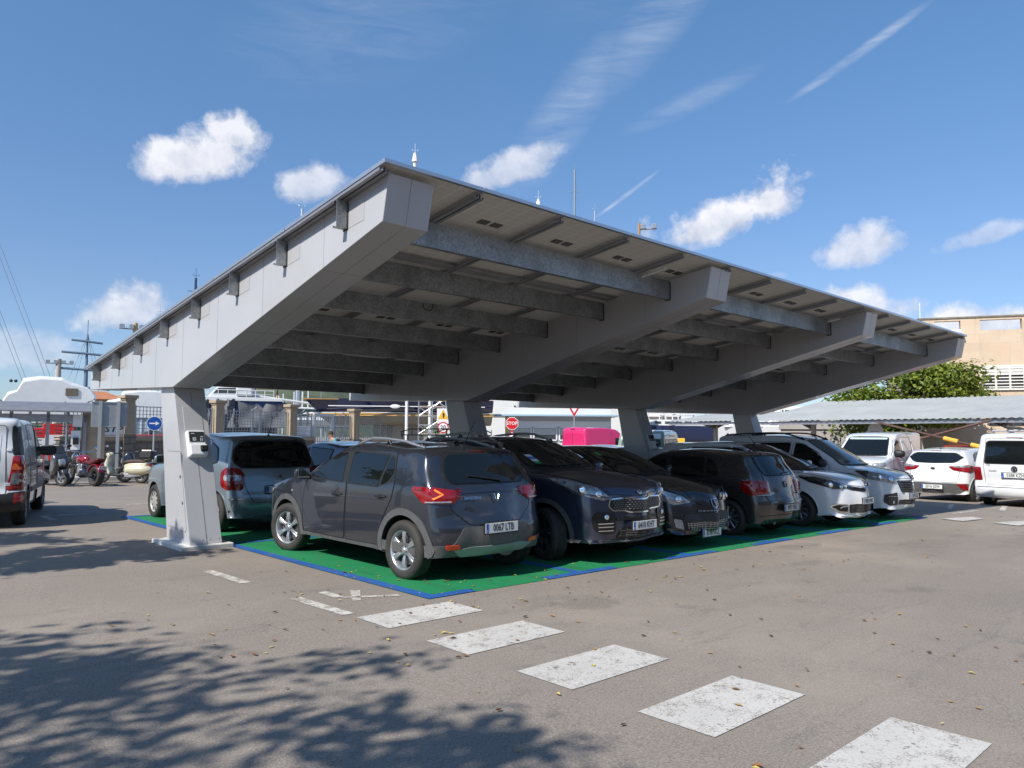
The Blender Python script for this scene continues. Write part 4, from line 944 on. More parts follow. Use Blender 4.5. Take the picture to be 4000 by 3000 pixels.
def car_308(loc, head):
    P = paint('black paint', (.010,.011,.015), .3, .25, .2)
    c = Car('parked_car', 'black hatchback with a wide wire grille, nose out between two dark grey cars', 'car', P, 4.28, .905, 1.49, .94, 2.61, .315, .20,
            prof(4.28, .56, .86, 1.08, 1.045, 2.05, 1.44, 1.49, 2.55, 3.80, 1.40, 4.06, 1.02, .66, zb0=.21, nose=.05, fr=.36), (.95,1.02), .21, .24, .375, (1.2,.18), (.8,.12), loc, head, (1.06,.955,1.0), 'cars parked under the canopy')
    c.wheels(mk_tyre(.315, .195, .215), mk_rim(.215, .195, 7, 'thin'), track=.90); c.arch_lip()
    c.doors([([(1.35,.28),(2.32,.28),(2.34,.96),(2.24,1.40),(1.9,1.33),(1.36,1.03),(1.3,.7)], (2.14,.83)), ([(2.35,.28),(3.02,.28),(3.12,.58),(3.32,.86),(3.34,1.05),(3.2,1.37),(2.28,1.41),(2.36,.96)], (3.12,.85))])
    c.glass_set(((1.07,.68),(1.41,.56)), ([(-.52,1.04),(.52,1.04),(.48,1.35),(-.48,1.35)], .08),
        [([(1.40,1.03),(2.25,1.0),(2.18,1.355),(1.95,1.325)], [.05,.03,.03,.06], 'side_window'), ([(2.36,1.0),(3.05,1.02),(3.12,1.32),(2.31,1.365)], .03, 'side_window'), ([(3.10,1.03),(3.42,1.10),(3.3,1.25),(3.16,1.31)], .04, 'quarter_window')])
    hl = c.both('headlight', 34, [(.16,.46,.68),(.34,.70,.655),(.62,.88,.78),(.86,.90,.93),(.55,.78,.87),(.28,.56,.78)], M_CLEAR, off=.012, r=.03, step=.05, dome=.015)
    for sd, o in zip((1,-1), hl):
        m = MB()
        for (x, y, z, r) in ((.33,.62,.735,.055),(.55,.80,.80,.055)): m.ell((0,0,0),(r,r*.85,.014),14,8,c.frame(34*sd, (x, y*sd, z), .028))
        m.obj('reflector', M_REFL, o, smooth=True)
        m = MB(); c.strip(m, 34*sd, [(.30,.55*sd,.80),(.55,.76*sd,.885),(.84,.885*sd,.945)], .02, off=.03); m.obj('lamp_upper_edge', M_LAMPB, o)
    mouth = [(-.55,.335),(-.38,.245),(.38,.245),(.55,.335),(.60,.40),(-.60,.40)]
    g = c.patch('lower_grille', 0, mouth, M_GREY, off=.008, r=.03, step=.05); m = MB()
    for z in (.27,.30,.33,.36,.385): w = .40+(z-.245)*1.2; c.strip(m, 0, [(-min(w,.58),z),(min(w,.58),z)], .008, off=.018)
    for i in range(-9, 10): c.strip(m, 0, [(i*.058,.25+.06*(abs(i)/9)**2),(i*.062,.398)], .008, off=.018)
    m.obj('wire_mesh', mat('grey mesh', (.42,.43,.44), .35, .7), g)
    c.patch('bumper_band', 0, [(-.62,.41),(.62,.41),(.60,.52),(-.60,.52)], mat('dull black bumper band', (.03,.031,.034), .6), off=.012, r=.02)
    g2 = c.patch('upper_grille', 0, [(-.34,.53),(.34,.53),(.30,.575),(-.30,.575)], M_GREY, off=.010, r=.01); m = MB()
    for i in range(-6, 7): c.strip(m, 0, [(i*.05,.535),(i*.05,.57)], .006, off=.018)
    c.strip(m, 0, [(-.31,.553),(.31,.553)], .006, off=.018); m.obj('wire_mesh', mat('grey mesh', (.42,.43,.44), .35, .7), g2)
    fg = c.both('fog_light_pocket', 32, [(.12,.50,.27),(.22,.66,.30),(.34,.74,.50),(.14,.52,.47)], M_BLK, off=.010, r=.03, step=.05)
    for sd, o in zip((1,-1), fg): c.patch('fog_lamp', 32*sd, [(.20,.60*sd,.30),(.28,.72*sd,.34),(.32,.73*sd,.46),(.22,.64*sd,.44)], M_CLEAR, off=.018, r=.03, parent=o)
    e = c.patch('badge_shield', 0, [(-.085,.715),(-.07,.615),(0,.595),(.07,.615),(.085,.715)], M_BLK, off=.016, r=.02, step=.03)
    c.strip(MB(), 0, [(-.085,.715),(-.07,.615),(0,.595),(.07,.615),(.085,.715)], .008, off=.022, closed=True, r=.02).obj('badge_rim', M_CHROME, e)
    M = c.frame(0, (0,.66), .026); lion = MB()
    for a in ([(-.03,-.04),(-.02,0),(.0,.02)], [(.0,.02),(.012,.045),(.03,.04)], [(.0,.02),(.03,.01),(.045,.02)], [(-.01,.01),(.02,-.01),(.04,-.015)], [(-.02,-.01),(.0,-.03),(.01,-.045)], [(-.02,.0),(-.045,.015),(-.035,.04)], [(0,0),(.01,.02),(0,.03)]): lion.tube([M @ Vector((p[0],p[1],0)) for p in a], .006, 5)
    lion.obj('lion_badge', M_CHROME, e)
    c.seams([(0, [(-.50,.90),(-.40,.72),(-.15,.60),(.15,.60),(.40,.72),(.50,.90)], False)])
    for sd in (1,-1): c.seams([('T', [(.5,.60*sd),(.8,.70*sd),(1.1,.78*sd)], False)])
    c.plate(0, .235, '6738 GCZ'); c.plate(180, .6, '6738 GCZ')
    wiper(c, 0, [(-.10,1.075),(.25,1.08),(.6,1.09)], c.windscreen); c.mirror(1.42, 1.02, P)
    c.patch('parking_permit', 0, [(-.46,1.33),(-.40,1.33),(-.40,1.37),(-.46,1.37)], mat('green sticker', (.1,.45,.12), .5), off=.0125, parent=c.windscreen)
    c.both('tail_light', 150, [(4.0,.45,1.0),(3.8,.80,1.02),(3.8,.84,.80),(4.1,.5,.84)], M_RED, off=.012, r=.03)
    return c
def car_polo(loc, head):
    P = paint('graphite paint', (.050,.047,.047), .5, .27, .12)
    c = Car('parked_car', 'small graphite hatchback with square red tail lamps, parked tail out beside a white car', 'car', P, 3.97, .845, 1.47, .80, 2.47, .305, .20,
            prof(3.97, .58, .86, 1.05, 1.02, 1.85, 1.42, 1.462, 2.35, 3.58, 1.375, 3.82, 1.02, .66, zb0=.22), (.95,1.0), .18, .24, .36, (1.1,.15), (.6,.09), loc, head, (1.06,.955,1.0), 'cars parked under the canopy')
    c.wheels(mk_tyre(.305, .20, .212), mk_rim(.212, .20, 10, 'thin'), track=.85); c.arch_lip()
    c.doors([([(1.24,.28),(2.17,.28),(2.19,.93),(2.10,1.36),(1.80,1.33),(1.26,1.0),(1.2,.7)], (2.0,.82)), ([(2.20,.28),(2.86,.28),(2.94,.58),(3.10,.82),(3.12,1.0),(2.98,1.34),(2.14,1.37),(2.21,.93)], (2.90,.83))])
    c.glass_set(((1.04,.63),(1.385,.52)), ([(-.52,1.03),(.52,1.03),(.50,1.335),(-.50,1.335)], [.10,.10,.05,.05]),
        [([(1.32,1.0),(2.10,.97),(2.04,1.325),(1.84,1.315)], [.05,.03,.03,.06], 'side_window'), ([(2.22,.97),(2.84,.975),(2.80,1.315),(2.16,1.335)], .03, 'side_window'), ([(2.89,.98),(3.06,1.0),(3.10,1.08),(2.97,1.28),(2.86,1.31)], .03, 'quarter_window')])
    for az in (90, -90): c.patch('door_pillar', az, [(2.11,.97),(2.22,.97),(2.16,1.34),(2.05,1.33)], M_TRIM, off=.009, step=.08)
    tl = c.both('tail_light', 153, [(3.90,.52,.94),(3.62,.81,.955),(3.50,.83,.92),(3.54,.83,.76),(3.66,.82,.71),(3.93,.54,.72),(3.94,.52,.76)], M_RED, off=.012, r=.04, step=.05, dome=.015)
    for sd, o in zip((1,-1), tl):
        m = MB()
        for (y, z, r) in ((.68,.86,.06),(.64,.785,.035)):
            M = c.frame(153*sd, (3.78,y*sd,z), .030); m.lathe([(r*.55,0),(r*.6,-.004),(r*.95,-.004),(r,0)], 20, M @ Matrix.Rotation(pi/2, 4, 'X'))
        m.obj('lamp_rings', M_REDD, o, smooth=True)
        c.patch('reversing_lamp', 153*sd, [(3.90,.52*sd,.70),(3.70,.76*sd,.70),(3.70,.76*sd,.72),(3.90,.52*sd,.72)], M_CLEAR, off=.032, step=.04, parent=o)
    TG = [(-.56,.60),(.56,.60),(.60,.68),(.56,.98),(.54,1.36),(-.54,1.36),(-.56,.98),(-.60,.68)]
    tg = c.patch('tailgate', 180, TG, P, off=.004, r=.05, step=.07); c.strip(MB(), 180, TG, .008, off=.0055, closed=True, r=.05).obj('tailgate_gap', M_GAP, tg)
    M = c.frame(180, (0,.875), .016); e = MB().lathe([(0,.004),(.050,.003),(.054,0)], 24, M @ Matrix.Rotation(-pi/2, 4, 'X')).obj('emblem', M_BLK, tg, smooth=True)
    m = MB(); m.lathe([(.047,0),(.049,-.008),(.056,-.008),(.058,0)], 28, M @ Matrix.Rotation(pi/2, 4, 'X'))
    m.tube([M @ Vector(v) for v in ((-.020,.042,.012),(0,.004,.012),(.020,.042,.012))], .005, 5); m.tube([M @ Vector(v) for v in ((-.040,.022,.012),(-.019,-.038,.012),(0,-.002,.012),(.019,-.038,.012),(.040,.022,.012))], .005, 5); m.obj('emblem_ring', M_CHROME, e, smooth=True)
    text_obj('badge_letters', 'POLO', .048, M_CHROME, tg, c.frame(180, (.43,.735), .012), .002, sx=1.25)
    wiper(c, 180, [(0,1.045),(-.12,1.07),(-.33,1.06)], c.rearwin); box_on(c, 'high_brake_light', 180, (0,1.385), (.24,.022,.014), M_RED)
    c.strip(MB(), 180, [(-.78,.585),(0,.592),(.78,.585)], .02, off=.018, th=.03).obj('bumper_edge', P, c.root, smooth=True)
    c.seams([(180, [(-.75,.37),(0,.375),(.75,.37)], False)])
    c.patch('bumper_bottom', 180, [(-.70,.225),(.70,.225),(.66,.29),(-.66,.29)], M_BLK, off=.010, r=.02)
    c.plate(180, .49, '9097 HBG', dirty=True); M = c.frame(180, (.33,.245), 0); MB().tube([M @ Vector((0,0,-.1)), M @ Vector((0,-.015,.02))], .026, 10).obj('exhaust_pipe', M_ALUD, c.root, smooth=True)
    c.mirror(1.32, .99, P); antenna(c, 3.25, 0, .20, .6); c.both('headlight', 35, [(.08,.45,.66),(.30,.75,.68),(.42,.80,.82),(.14,.50,.80)], M_CLEAR, off=.012, r=.03)
    c.patch('grille', 0, [(-.42,.60),(.42,.60),(.42,.70),(-.42,.70)], M_GREY, off=.01, r=.02)
    return c
def car_scenic(loc, head):
    P = paint('glossy white paint', (.70,.71,.72), 0, .3, .05)
    c = Car('parked_car', 'white family car with a chrome diamond badge, nose out next to the graphite hatchback', 'car', P, 4.38, .915, 1.62, .94, 2.70, .325, .21,
            prof(4.38, .60, .90, 1.02, 1.07, 2.15, 1.56, 1.62, 2.75, 4.05, 1.54, 4.24, 1.08, .70, zb0=.21, nose=.04, fr=.36), (.98,1.10), .21, .24, .385, (1.1,.18), (.8,.12), loc, head, (1.05,.955,1.0), 'cars parked under the canopy')
    c.wheels(mk_tyre(.325, .205, .218), mk_rim(.218, .205, 10, 'swirl', mat('two tone alloy', (.30,.30,.31), .3, .8, .3)), track=.905); c.arch_lip()
    c.doors([([(1.42,.28),(2.38,.28),(2.40,1.0),(2.32,1.50),(2.0,1.48),(1.42,1.10),(1.36,.7)], (2.2,.90)), ([(2.41,.28),(3.15,.28),(3.25,.60),(3.42,.90),(3.44,1.1),(3.36,1.48),(2.36,1.52),(2.42,1.0)], (3.22,.92))], mt=P)
    c.glass_set(((1.09,.70),(1.52,.58)), ([(-.54,1.10),(.54,1.10),(.50,1.46),(-.50,1.46)], .09),
        [([(1.50,1.12),(2.34,1.06),(2.28,1.475),(2.12,1.47),(1.80,1.33)], [.05,.03,.03,.06,.05], 'side_window'), ([(2.42,1.06),(3.20,1.07),(3.22,1.46),(2.36,1.48)], .03, 'side_window'), ([(3.27,1.08),(3.86,1.14),(3.80,1.38),(3.30,1.455)], .05, 'quarter_window')])
    for az in (90, -90): c.patch('door_pillar', az, [(2.33,1.06),(2.43,1.06),(2.37,1.49),(2.27,1.48)], M_TRIM, off=.009, step=.08)
    hl = c.both('headlight', 34, [(.20,.48,.76),(.42,.70,.745),(.70,.88,.86),(.92,.90,.97),(.62,.80,.95),(.32,.58,.85)], M_LAMPB, off=.012, r=.03, step=.05, dome=.014)
    for sd, o in zip((1,-1), hl):
        m = MB()
        for (x, y, z, r) in ((.32,.60,.79,.04),(.46,.74,.83,.048)): m.ell((0,0,0),(r,r,.014),14,8,c.frame(34*sd, (x, y*sd, z), .028))
        m.obj('reflector', M_REFL, o, smooth=True); m = MB(); c.strip(m, 34*sd, [(.30,.54*sd,.855),(.62,.79*sd,.95),(.88,.89*sd,.972)], .012, off=.03); m.obj('chrome_strip', M_CHROME, o)
    g = c.patch('upper_grille', 0, [(-.50,.755),(-.10,.69),(.10,.69),(.50,.755),(.46,.80),(.12,.765),(-.12,.765),(-.46,.80)], M_GREY, off=.012, r=.015, step=.04)
    m = MB(); c.strip(m, 0, [(-.46,.80),(-.13,.762)], .013, off=.02); c.strip(m, 0, [(.46,.80),(.13,.762)], .013, off=.02); m.obj('chrome_strip', M_CHROME, g)
    M = c.frame(0, (0,.72), .03)
    MB().add([M @ Vector(v) for v in ((0,.10,0),(.055,0,0),(0,-.10,0),(-.055,0,0),(0,.055,.022),(.026,0,.022),(0,-.055,.022),(-.026,0,.022),(0,.0,.004))], [(0,1,5,4),(1,2,6,5),(2,3,7,6),(3,0,4,7),(4,5,8),(5,6,8),(6,7,8),(7,4,8)]).obj('emblem', M_CHROME, c.root)
    lg = c.patch('lower_grille', 0, [(-.46,.30),(.46,.30),(.50,.46),(-.50,.46)], M_GREY, off=.010, r=.03); m = MB(); [c.strip(m, 0, [(-.46,z),(.46,z)], .012, off=.02) for z in (.33,.36,.39,.42)]; m.obj('grille_bars', M_PLAS, lg)
    fg = c.both('fog_light_bezel', 32, [(.14,.54,.32),(.28,.72,.34),(.40,.80,.42),(.30,.74,.47),(.14,.54,.45)], M_GREY, off=.010, r=.03)
    for sd, o in zip((1,-1), fg):
        c.strip(MB(), 32*sd, [(.14,.54*sd,.32),(.28,.72*sd,.34),(.42,.80*sd,.43),(.30,.74*sd,.475),(.14,.54*sd,.455)], .022, off=.018, closed=True, r=.04, th=.02).obj('chrome_frame', M_CHROME, o, smooth=True)
        c.strip(MB(), 32*sd, [(.15,.56*sd,.43),(.22,.66*sd,.43),(.26,.70*sd,.40)], .02, off=.024, r=.01).obj('running_light', M_CLEAR, o)
    c.patch('bumper_lip', 0, [(-.72,.212),(.72,.212),(.72,.25),(-.72,.25)], P, off=.022, r=.01)
    c.seams([(0, [(-.62,.96),(-.52,.83),(-.16,.79),(.16,.79),(.52,.83),(.62,.96)], False)])
    for sd in (1,-1): c.seams([('T', [(.45,.62*sd),(.75,.72*sd),(1.05,.80*sd)], False)])
    c.plate(0, .515, '9030 HWS'); wiper(c, 0, [(0,1.105),(.35,1.11),(.68,1.13)], c.windscreen); c.mirror(1.50, 1.09, P); antenna(c, 2.2, 0, .22, .6)
    c.both('tail_light', 150, [(4.2,.55,1.1),(4.0,.80,1.15),(4.0,.84,.80),(4.2,.6,.84)], M_RED, off=.012, r=.03)
    return c
def car_tepee(loc, head):
    P = paint('satin white paint', (.66,.68,.70), 0, .32, .08)
    c = Car('parked_van', 'white passenger van with black roof rails, last vehicle in the canopy row', 'van', P, 4.38, .905, 1.80, .88, 2.73, .325, .20,
            prof(4.38, .66, .96, 1.02, 1.13, 1.95, 1.70, 1.80, 2.6, 4.12, 1.76, 4.26, 1.20, .62, zb0=.23, nose=.03, fr=.34, tr=.10), (1.0,1.1), .15, .25, .385, (1.1,.18), (.5,.07), loc, head, (1.04,.96,1.0), 'cars parked under the canopy')
    c.wheels(mk_tyre(.325, .20, .215), mk_rim(.215, .20, 7, 'cap'), track=.90); c.arch_lip()
    c.doors([([(1.36,.30),(2.26,.30),(2.28,1.05),(2.18,1.64),(1.94,1.60),(1.38,1.15),(1.3,.7)], (2.12,.92)), ([(2.30,.30),(3.05,.30),(3.12,.60),(3.22,1.0),(3.22,1.62),(2.24,1.66),(2.32,1.05)], (2.42,.94))], mt=P)
    c.glass_set(((1.155,.72),(1.655,.60)), ([(-.58,1.2),(.58,1.2),(.56,1.66),(-.56,1.66)], .07),
        [([(1.42,1.16),(2.20,1.06),(2.12,1.595),(1.96,1.585),(1.66,1.40)], [.04,.03,.03,.08,.05], 'side_window'), ([(2.34,1.06),(3.14,1.08),(3.14,1.59),(2.27,1.61)], .05, 'side_window'), ([(3.30,1.10),(4.0,1.12),(3.98,1.58),(3.30,1.595)], .06, 'quarter_window')])
    c.windscreen.data.materials[0] = M_GLASSL
    m = MB(); 
    for (y, z) in ((-.36,1.20),(.36,1.20)): m.ell((0,0,0),(.13,.05,.004),12,6,c.frame(0, (y, z), .011))
    m.obj('dashboard_hump', M_BLK, c.windscreen, smooth=True)
    hl = c.both('headlight', 36, [(.14,.48,.78),(.34,.68,.80),(.62,.86,.88),(.84,.89,1.04),(.50,.76,1.01),(.22,.54,.93)], M_CLEAR, off=.012, r=.03, step=.05, dome=.014)
    for sd, o in zip((1,-1), hl):
        m = MB()
        for (x, y, z, r) in ((.28,.62,.87,.055),(.46,.76,.92,.05)): m.ell((0,0,0),(r,r,.014),14,8,c.frame(36*sd, (x, y*sd, z), .028))
        m.obj('reflector', M_REFL, o, smooth=True); c.patch('lamp_inner_corner', 36*sd, [(.62,.85*sd,.90),(.82,.885*sd,1.03),(.60,.81*sd,1.02)], M_LAMPB, off=.028, r=.02, parent=o)
    g = c.patch('grille', 0, [(-.34,.60),(.34,.60),(.40,.70),(.46,.84),(-.46,.84),(-.40,.70)], M_GREY, off=.012, r=.03, step=.05)
    m = MB(); [c.strip(m, 0, [(-.32-(z-.6)*.5,z),(.32+(z-.6)*.5,z)], .016, off=.022) for z in (.625,.665,.72,.77,.815)]; m.obj('grille_bars', mat('grey grille bars', (.10,.10,.105), .3, .4), g)
    M = c.frame(0, (0,.765), .034); lion = MB()
    for a in ([(-.04,-.06),(-.02,0),(.0,.03)], [(.0,.03),(.016,.065),(.04,.06)], [(.0,.03),(.04,.015),(.06,.03)], [(-.01,.01),(.03,-.015),(.05,-.02)], [(-.02,-.01),(.0,-.04),(.014,-.06)], [(-.02,.0),(-.05,.02),(-.045,.055)]): lion.tube([M @ Vector((p[0],p[1],0)) for p in a], .008, 5)
    lion.obj('lion_badge', M_CHROME, g)
    fg = c.both('fog_light_bezel', 32, [(.14,.50,.34),(.26,.70,.33),(.36,.78,.40),(.34,.78,.56),(.14,.52,.60)], mat('dark bezel', (.02,.02,.022), .4), off=.010, r=.03)
    for sd, o in zip((1,-1), fg):
        MB().ell((0,0,0),(.022,.036,.012),12,6,c.frame(32*sd, (.22,.62*sd,.40), .016)).obj('fog_lamp', M_REFL, o, smooth=True)
        m = MB(); [m.ell((0,0,0),(.010,.008,.006),8,5,c.frame(32*sd, (.15+.025*k,(.54+.035*k)*sd,.52), .014)) for k in range(6)]; m.obj('running_lights', M_REFL, o, smooth=True)
    lg = c.patch('lower_grille', 0, [(-.46,.34),(.46,.34),(.46,.44),(-.46,.44)], M_GREY, off=.010, r=.02); m = MB(); [c.strip(m, 0, [(-.44,z),(.44,z)], .01, off=.02) for z in (.37,.40)]; m.obj('grille_bars', M_PLAS, lg)
    c.seams([(0, [(-.60,1.03),(-.46,.88),(0,.875),(.46,.88),(.60,1.03)], False)])
    c.plate(0, .52, '1329 KXZ'); c.mirror(1.46, 1.12, M_BLK, sz=1.15); rails(c, 2.0, 3.95, .63, M_BLK, True, .06, .018); antenna(c, 2.0, 0, .2, .7)
    return c

ROW = [car_sandero((1.27, 2.44), 90), car_kia((3.50, 2.43), -90), car_308((5.53, 2.62), -90), car_polo((7.86, 2.30), 90), car_scenic((10.33, 2.35), -90), car_tepee((12.85, 2.32), -90)]
# ------------------------------------------------------------------ the other vehicles
def simple(name, label, cat, P, L, hw, H, af, wb, r, keys, zb, tum, loc, head, scale=(1,1,1), group=None, rim=None, win=None, wind=None, rear=None, lamps=None, zb0=.24, plates=None, front=(1.1,.17), rr=(.7,.11), arch=.055, mirror=None, glass=None):
    c = Car(name, label, cat, P, L, hw, H, af, wb, r, .2, keys, zb, tum, zb0, r+arch, front, rr, loc, head, scale, group, res=.1)
    c.wheels(mk_tyre(r, .2, r-.105), rim or mk_rim(r-.105, .2, 7, 'cap'), track=hw-.01); c.arch_lip()
    c.glass_set(wind, rear, win or [], glass)
    for (nm, az, pts, m, kw) in (lamps or []):
        if az in (0, 180): c.patch(nm, az, pts, m, **kw)
        else: c.both(nm, az, pts, m, **kw)
    for (az, z, t) in (plates or []): c.plate(az, z, t)
    if mirror: c.mirror(*mirror)
    return c
REDL = dict(off=.012, r=.03, dome=.01)
BACK = 'cars parked in the rear row under the canopy'
def back_row():
    # silver people carrier, tail towards us
    P = paint('silver blue paint', (.25,.30,.335), .5, .3, .06)
    c = Car('parked_car', 'silver blue people carrier with a blacked out rear window, half hidden by the nearest pillar', 'car', P, 4.28, .875, 1.63, .85, 2.76, .315, .19,
            prof(4.28, .62, .92, 1.02, 1.08, 2.1, 1.56, 1.63, 2.7, 3.90, 1.545, 4.12, 1.06, .66, zb0=.24, tr=.2), (.98,1.06), .17, .25, .375, (1.1,.2), (.9,.16), (1.30, 7.88), 90, (1.05,.965,1.0), BACK)
    c.wheels(mk_tyre(.315, .19, .205), mk_rim(.205, .19, 9, 'cap', mat('pale wheel trim', (.45,.44,.42), .4, .3)), steer=0, track=.87); c.arch_lip()
    c.doors([([(1.40,.30),(2.28,.30),(2.30,.98),(2.22,1.52),(1.9,1.48),(1.40,1.08),(1.34,.7)], (2.1,.88)), ([(2.31,.30),(3.0,.30),(3.15,.62),(3.35,.9),(3.36,1.1),(3.2,1.5),(2.26,1.53),(2.32,.98)], (3.1,.9))])
    c.glass_set(((1.10,.68),(1.52,.56)), ([(-.60,1.06),(.60,1.06),(.70,1.16),(.66,1.36),(.52,1.47),(-.52,1.47),(-.66,1.36),(-.70,1.16)], [.10,.10,.06,.12,.10,.10,.12,.06]),
        [([(1.46,1.08),(2.24,1.03),(2.16,1.475),(1.95,1.46)], [.05,.03,.03,.06], 'side_window'), ([(2.34,1.03),(3.15,1.06),(3.10,1.46),(2.29,1.485)], .03, 'side_window'), ([(3.24,1.08),(3.62,1.15),(3.5,1.36),(3.22,1.45)], .06, 'quarter_window')])
    tl = c.both('tail_light', 148, [(4.05,.56,.70),(3.88,.76,.70),(3.80,.84,.76),(3.78,.83,.98),(3.86,.78,1.06),(4.0,.62,1.05),(4.08,.56,.94)], M_RED, off=.014, r=.06, dome=.014, step=.05)
    for sd, o in zip((1,-1), tl): c.patch('reversing_lamp', 148*sd, [(4.03,.60*sd,.85),(3.84,.78*sd,.85),(3.84,.78*sd,.94),(4.03,.60*sd,.94)], M_CLEAR, off=.030, r=.03, parent=o)
    TG = [(-.46,.50),(.46,.50),(.56,.72),(.62,1.0),(.6,1.5),(-.6,1.5),(-.62,1.0),(-.56,.72)]
    c.strip(MB(), 180, TG, .008, off=.0055, closed=True, r=.08).obj('tailgate_gap', M_GAP, c.root)
    c.strip(MB(), 180, [(-.36,.86),(.36,.86)], .02, off=.012, th=.02).obj('tailgate_crease', P, c.root, smooth=True)
    c.strip(MB(), 180, [(-.80,.56),(-.6,.565)], .018, off=.02).obj('chrome_strip', M_CHROME, c.root); c.strip(MB(), 180, [(.80,.56),(.6,.565)], .018, off=.02).obj('chrome_strip', M_CHROME, c.root)
    M = c.frame(180, (0,.935), .014); m = MB()
    for dz in (0,-.035): m.tube([M @ Vector((-.05,dz-.03,0)), M @ Vector((0,dz,0)), M @ Vector((.05,dz-.03,0))], .009, 4)
    m.obj('chevron_badge', M_CHROME, c.root)
    c.plate(180, .70, '9663 CRT'); M = c.frame(180, (.42,.285), 0); MB().tube([M @ Vector((0,0,-.1)), M @ Vector((0,-.03,.01))], .03, 10).obj('exhaust_pipe', M_ALUD, c.root, smooth=True)
    c.mirror(1.45, 1.07, P, sz=1.1); antenna(c, 3.75, 0, .34, .35)
    q, _ = c.at('T', (3.84, 0), 0); MB().ell(q, (.012,.012,.008), 8, 4).obj('washer_jet', M_BLK, c.root)
    wiper(c, 180, [(-.02,1.09),(-.2,1.13),(-.45,1.16)], c.rearwin)
    std = lambda L, H: prof(L, .60, .90, 1.05, 1.05, 1.95, H-.06, H, 2.4, L-.45, H-.09, L-.2, 1.04, .66)
    W2 = lambda H: [([(1.38,1.04),(2.2,1.01),(2.14,H-.14),(1.92,H-.16)], [.05,.03,.03,.06], 'side_window'), ([(2.3,1.01),(3.0,1.03),(3.05,H-.16),(2.25,H-.13)], .03, 'side_window')]
    RW = ([(-.55,1.08),(.55,1.08),(.5,1.36),(-.5,1.36)], .08); F = lambda H: ((1.07,.66),(H-.13,.54))
    simple('parked_car', 'dark blue hatchback seen between the silver people carrier and the slate hatchback', 'car', paint('dark blue paint', (.02,.035,.085), .4, .28, .1), 4.2, .87, 1.50, .85, 2.6, .31, std(4.2,1.50), (.97,1.03), .20, (3.45,7.55), 90, (1.03,.96,1), BACK, None, W2(1.5), F(1.5), RW,
           [('tail_light', 150, [(4.1,.5,.95),(3.8,.8,.95),(3.8,.8,.78),(4.1,.5,.78)], M_RED, REDL)], mirror=(1.4,1.03,M_BLK))
    c = simple('parked_car', 'black estate with a black tubular rack on its roof, behind the dark crossover', 'car', paint('black paint', (.010,.011,.015), .3, .25, .2), 4.5, .9, 1.56, .9, 2.7, .33, std(4.5,1.56), (1.0,1.06), .17, (5.75,7.5), 90, (1.03,.96,1), BACK, None, W2(1.56), F(1.56), RW)
    m = MB(); z = 1.66
    for y in (-.5,.5): m.tube([(.5,y,z-.06),(.55,y,z+.07),(.2,y,z+.13),(-1.1,y,z+.13),(-1.35,y,z+.05)], .013, 6); m.tube([(.5,y,z),(-1.35,y,z)], .013, 6)
    for k in range(7): x = .45-.3*k; m.tube([(x,-.5,z),(x,.5,z)], .011, 6); m.tube([(x,-.5,z),(x,-.5,z+.12)], .009, 5); m.tube([(x,.5,z),(x,.5,z+.12)], .009, 5)
    for x in (.3,-1.1):
        for y in (-.5,.5): m.tube([(x,y,z),(x,y,z-.16)], .016, 6)
    m.obj('roof_rack', M_BLK, c.root, smooth=True)
    simple('parked_car', 'pale blue saloon whose roof shows behind the black hatchback', 'car', paint('pale blue paint', (.16,.21,.30), .4, .3, .1), 4.4, .88, 1.47, .9, 2.65, .31, std(4.4,1.47), (.97,1.02), .2, (8.1,7.6), 90, (1.03,.96,1), BACK, None, W2(1.47), F(1.47), RW)
    simple('parked_car', 'grey hatchback behind the third pillar with its side windows showing', 'car', paint('mid grey paint', (.22,.25,.28), .4, .3, .1), 4.1, .86, 1.50, .85, 2.5, .31, std(4.1,1.50), (.97,1.04), .18, (11.6,7.9), 90, (1.03,.96,1), BACK, None, W2(1.5), F(1.5), RW, mirror=(1.4,1.03,M_BLK))
    simple('parked_car', 'pale silver hatchback just seen above the roof of the graphite hatchback', 'car', paint('pale silver paint', (.48,.50,.52), .3, .3, .05), 4.2, .86, 1.48, .85, 2.5, .31, std(4.2,1.48), (.97,1.04), .18, (14.4,8.6), 90, (1.03,.96,1), BACK, None, W2(1.48), F(1.48), RW)
back_row()

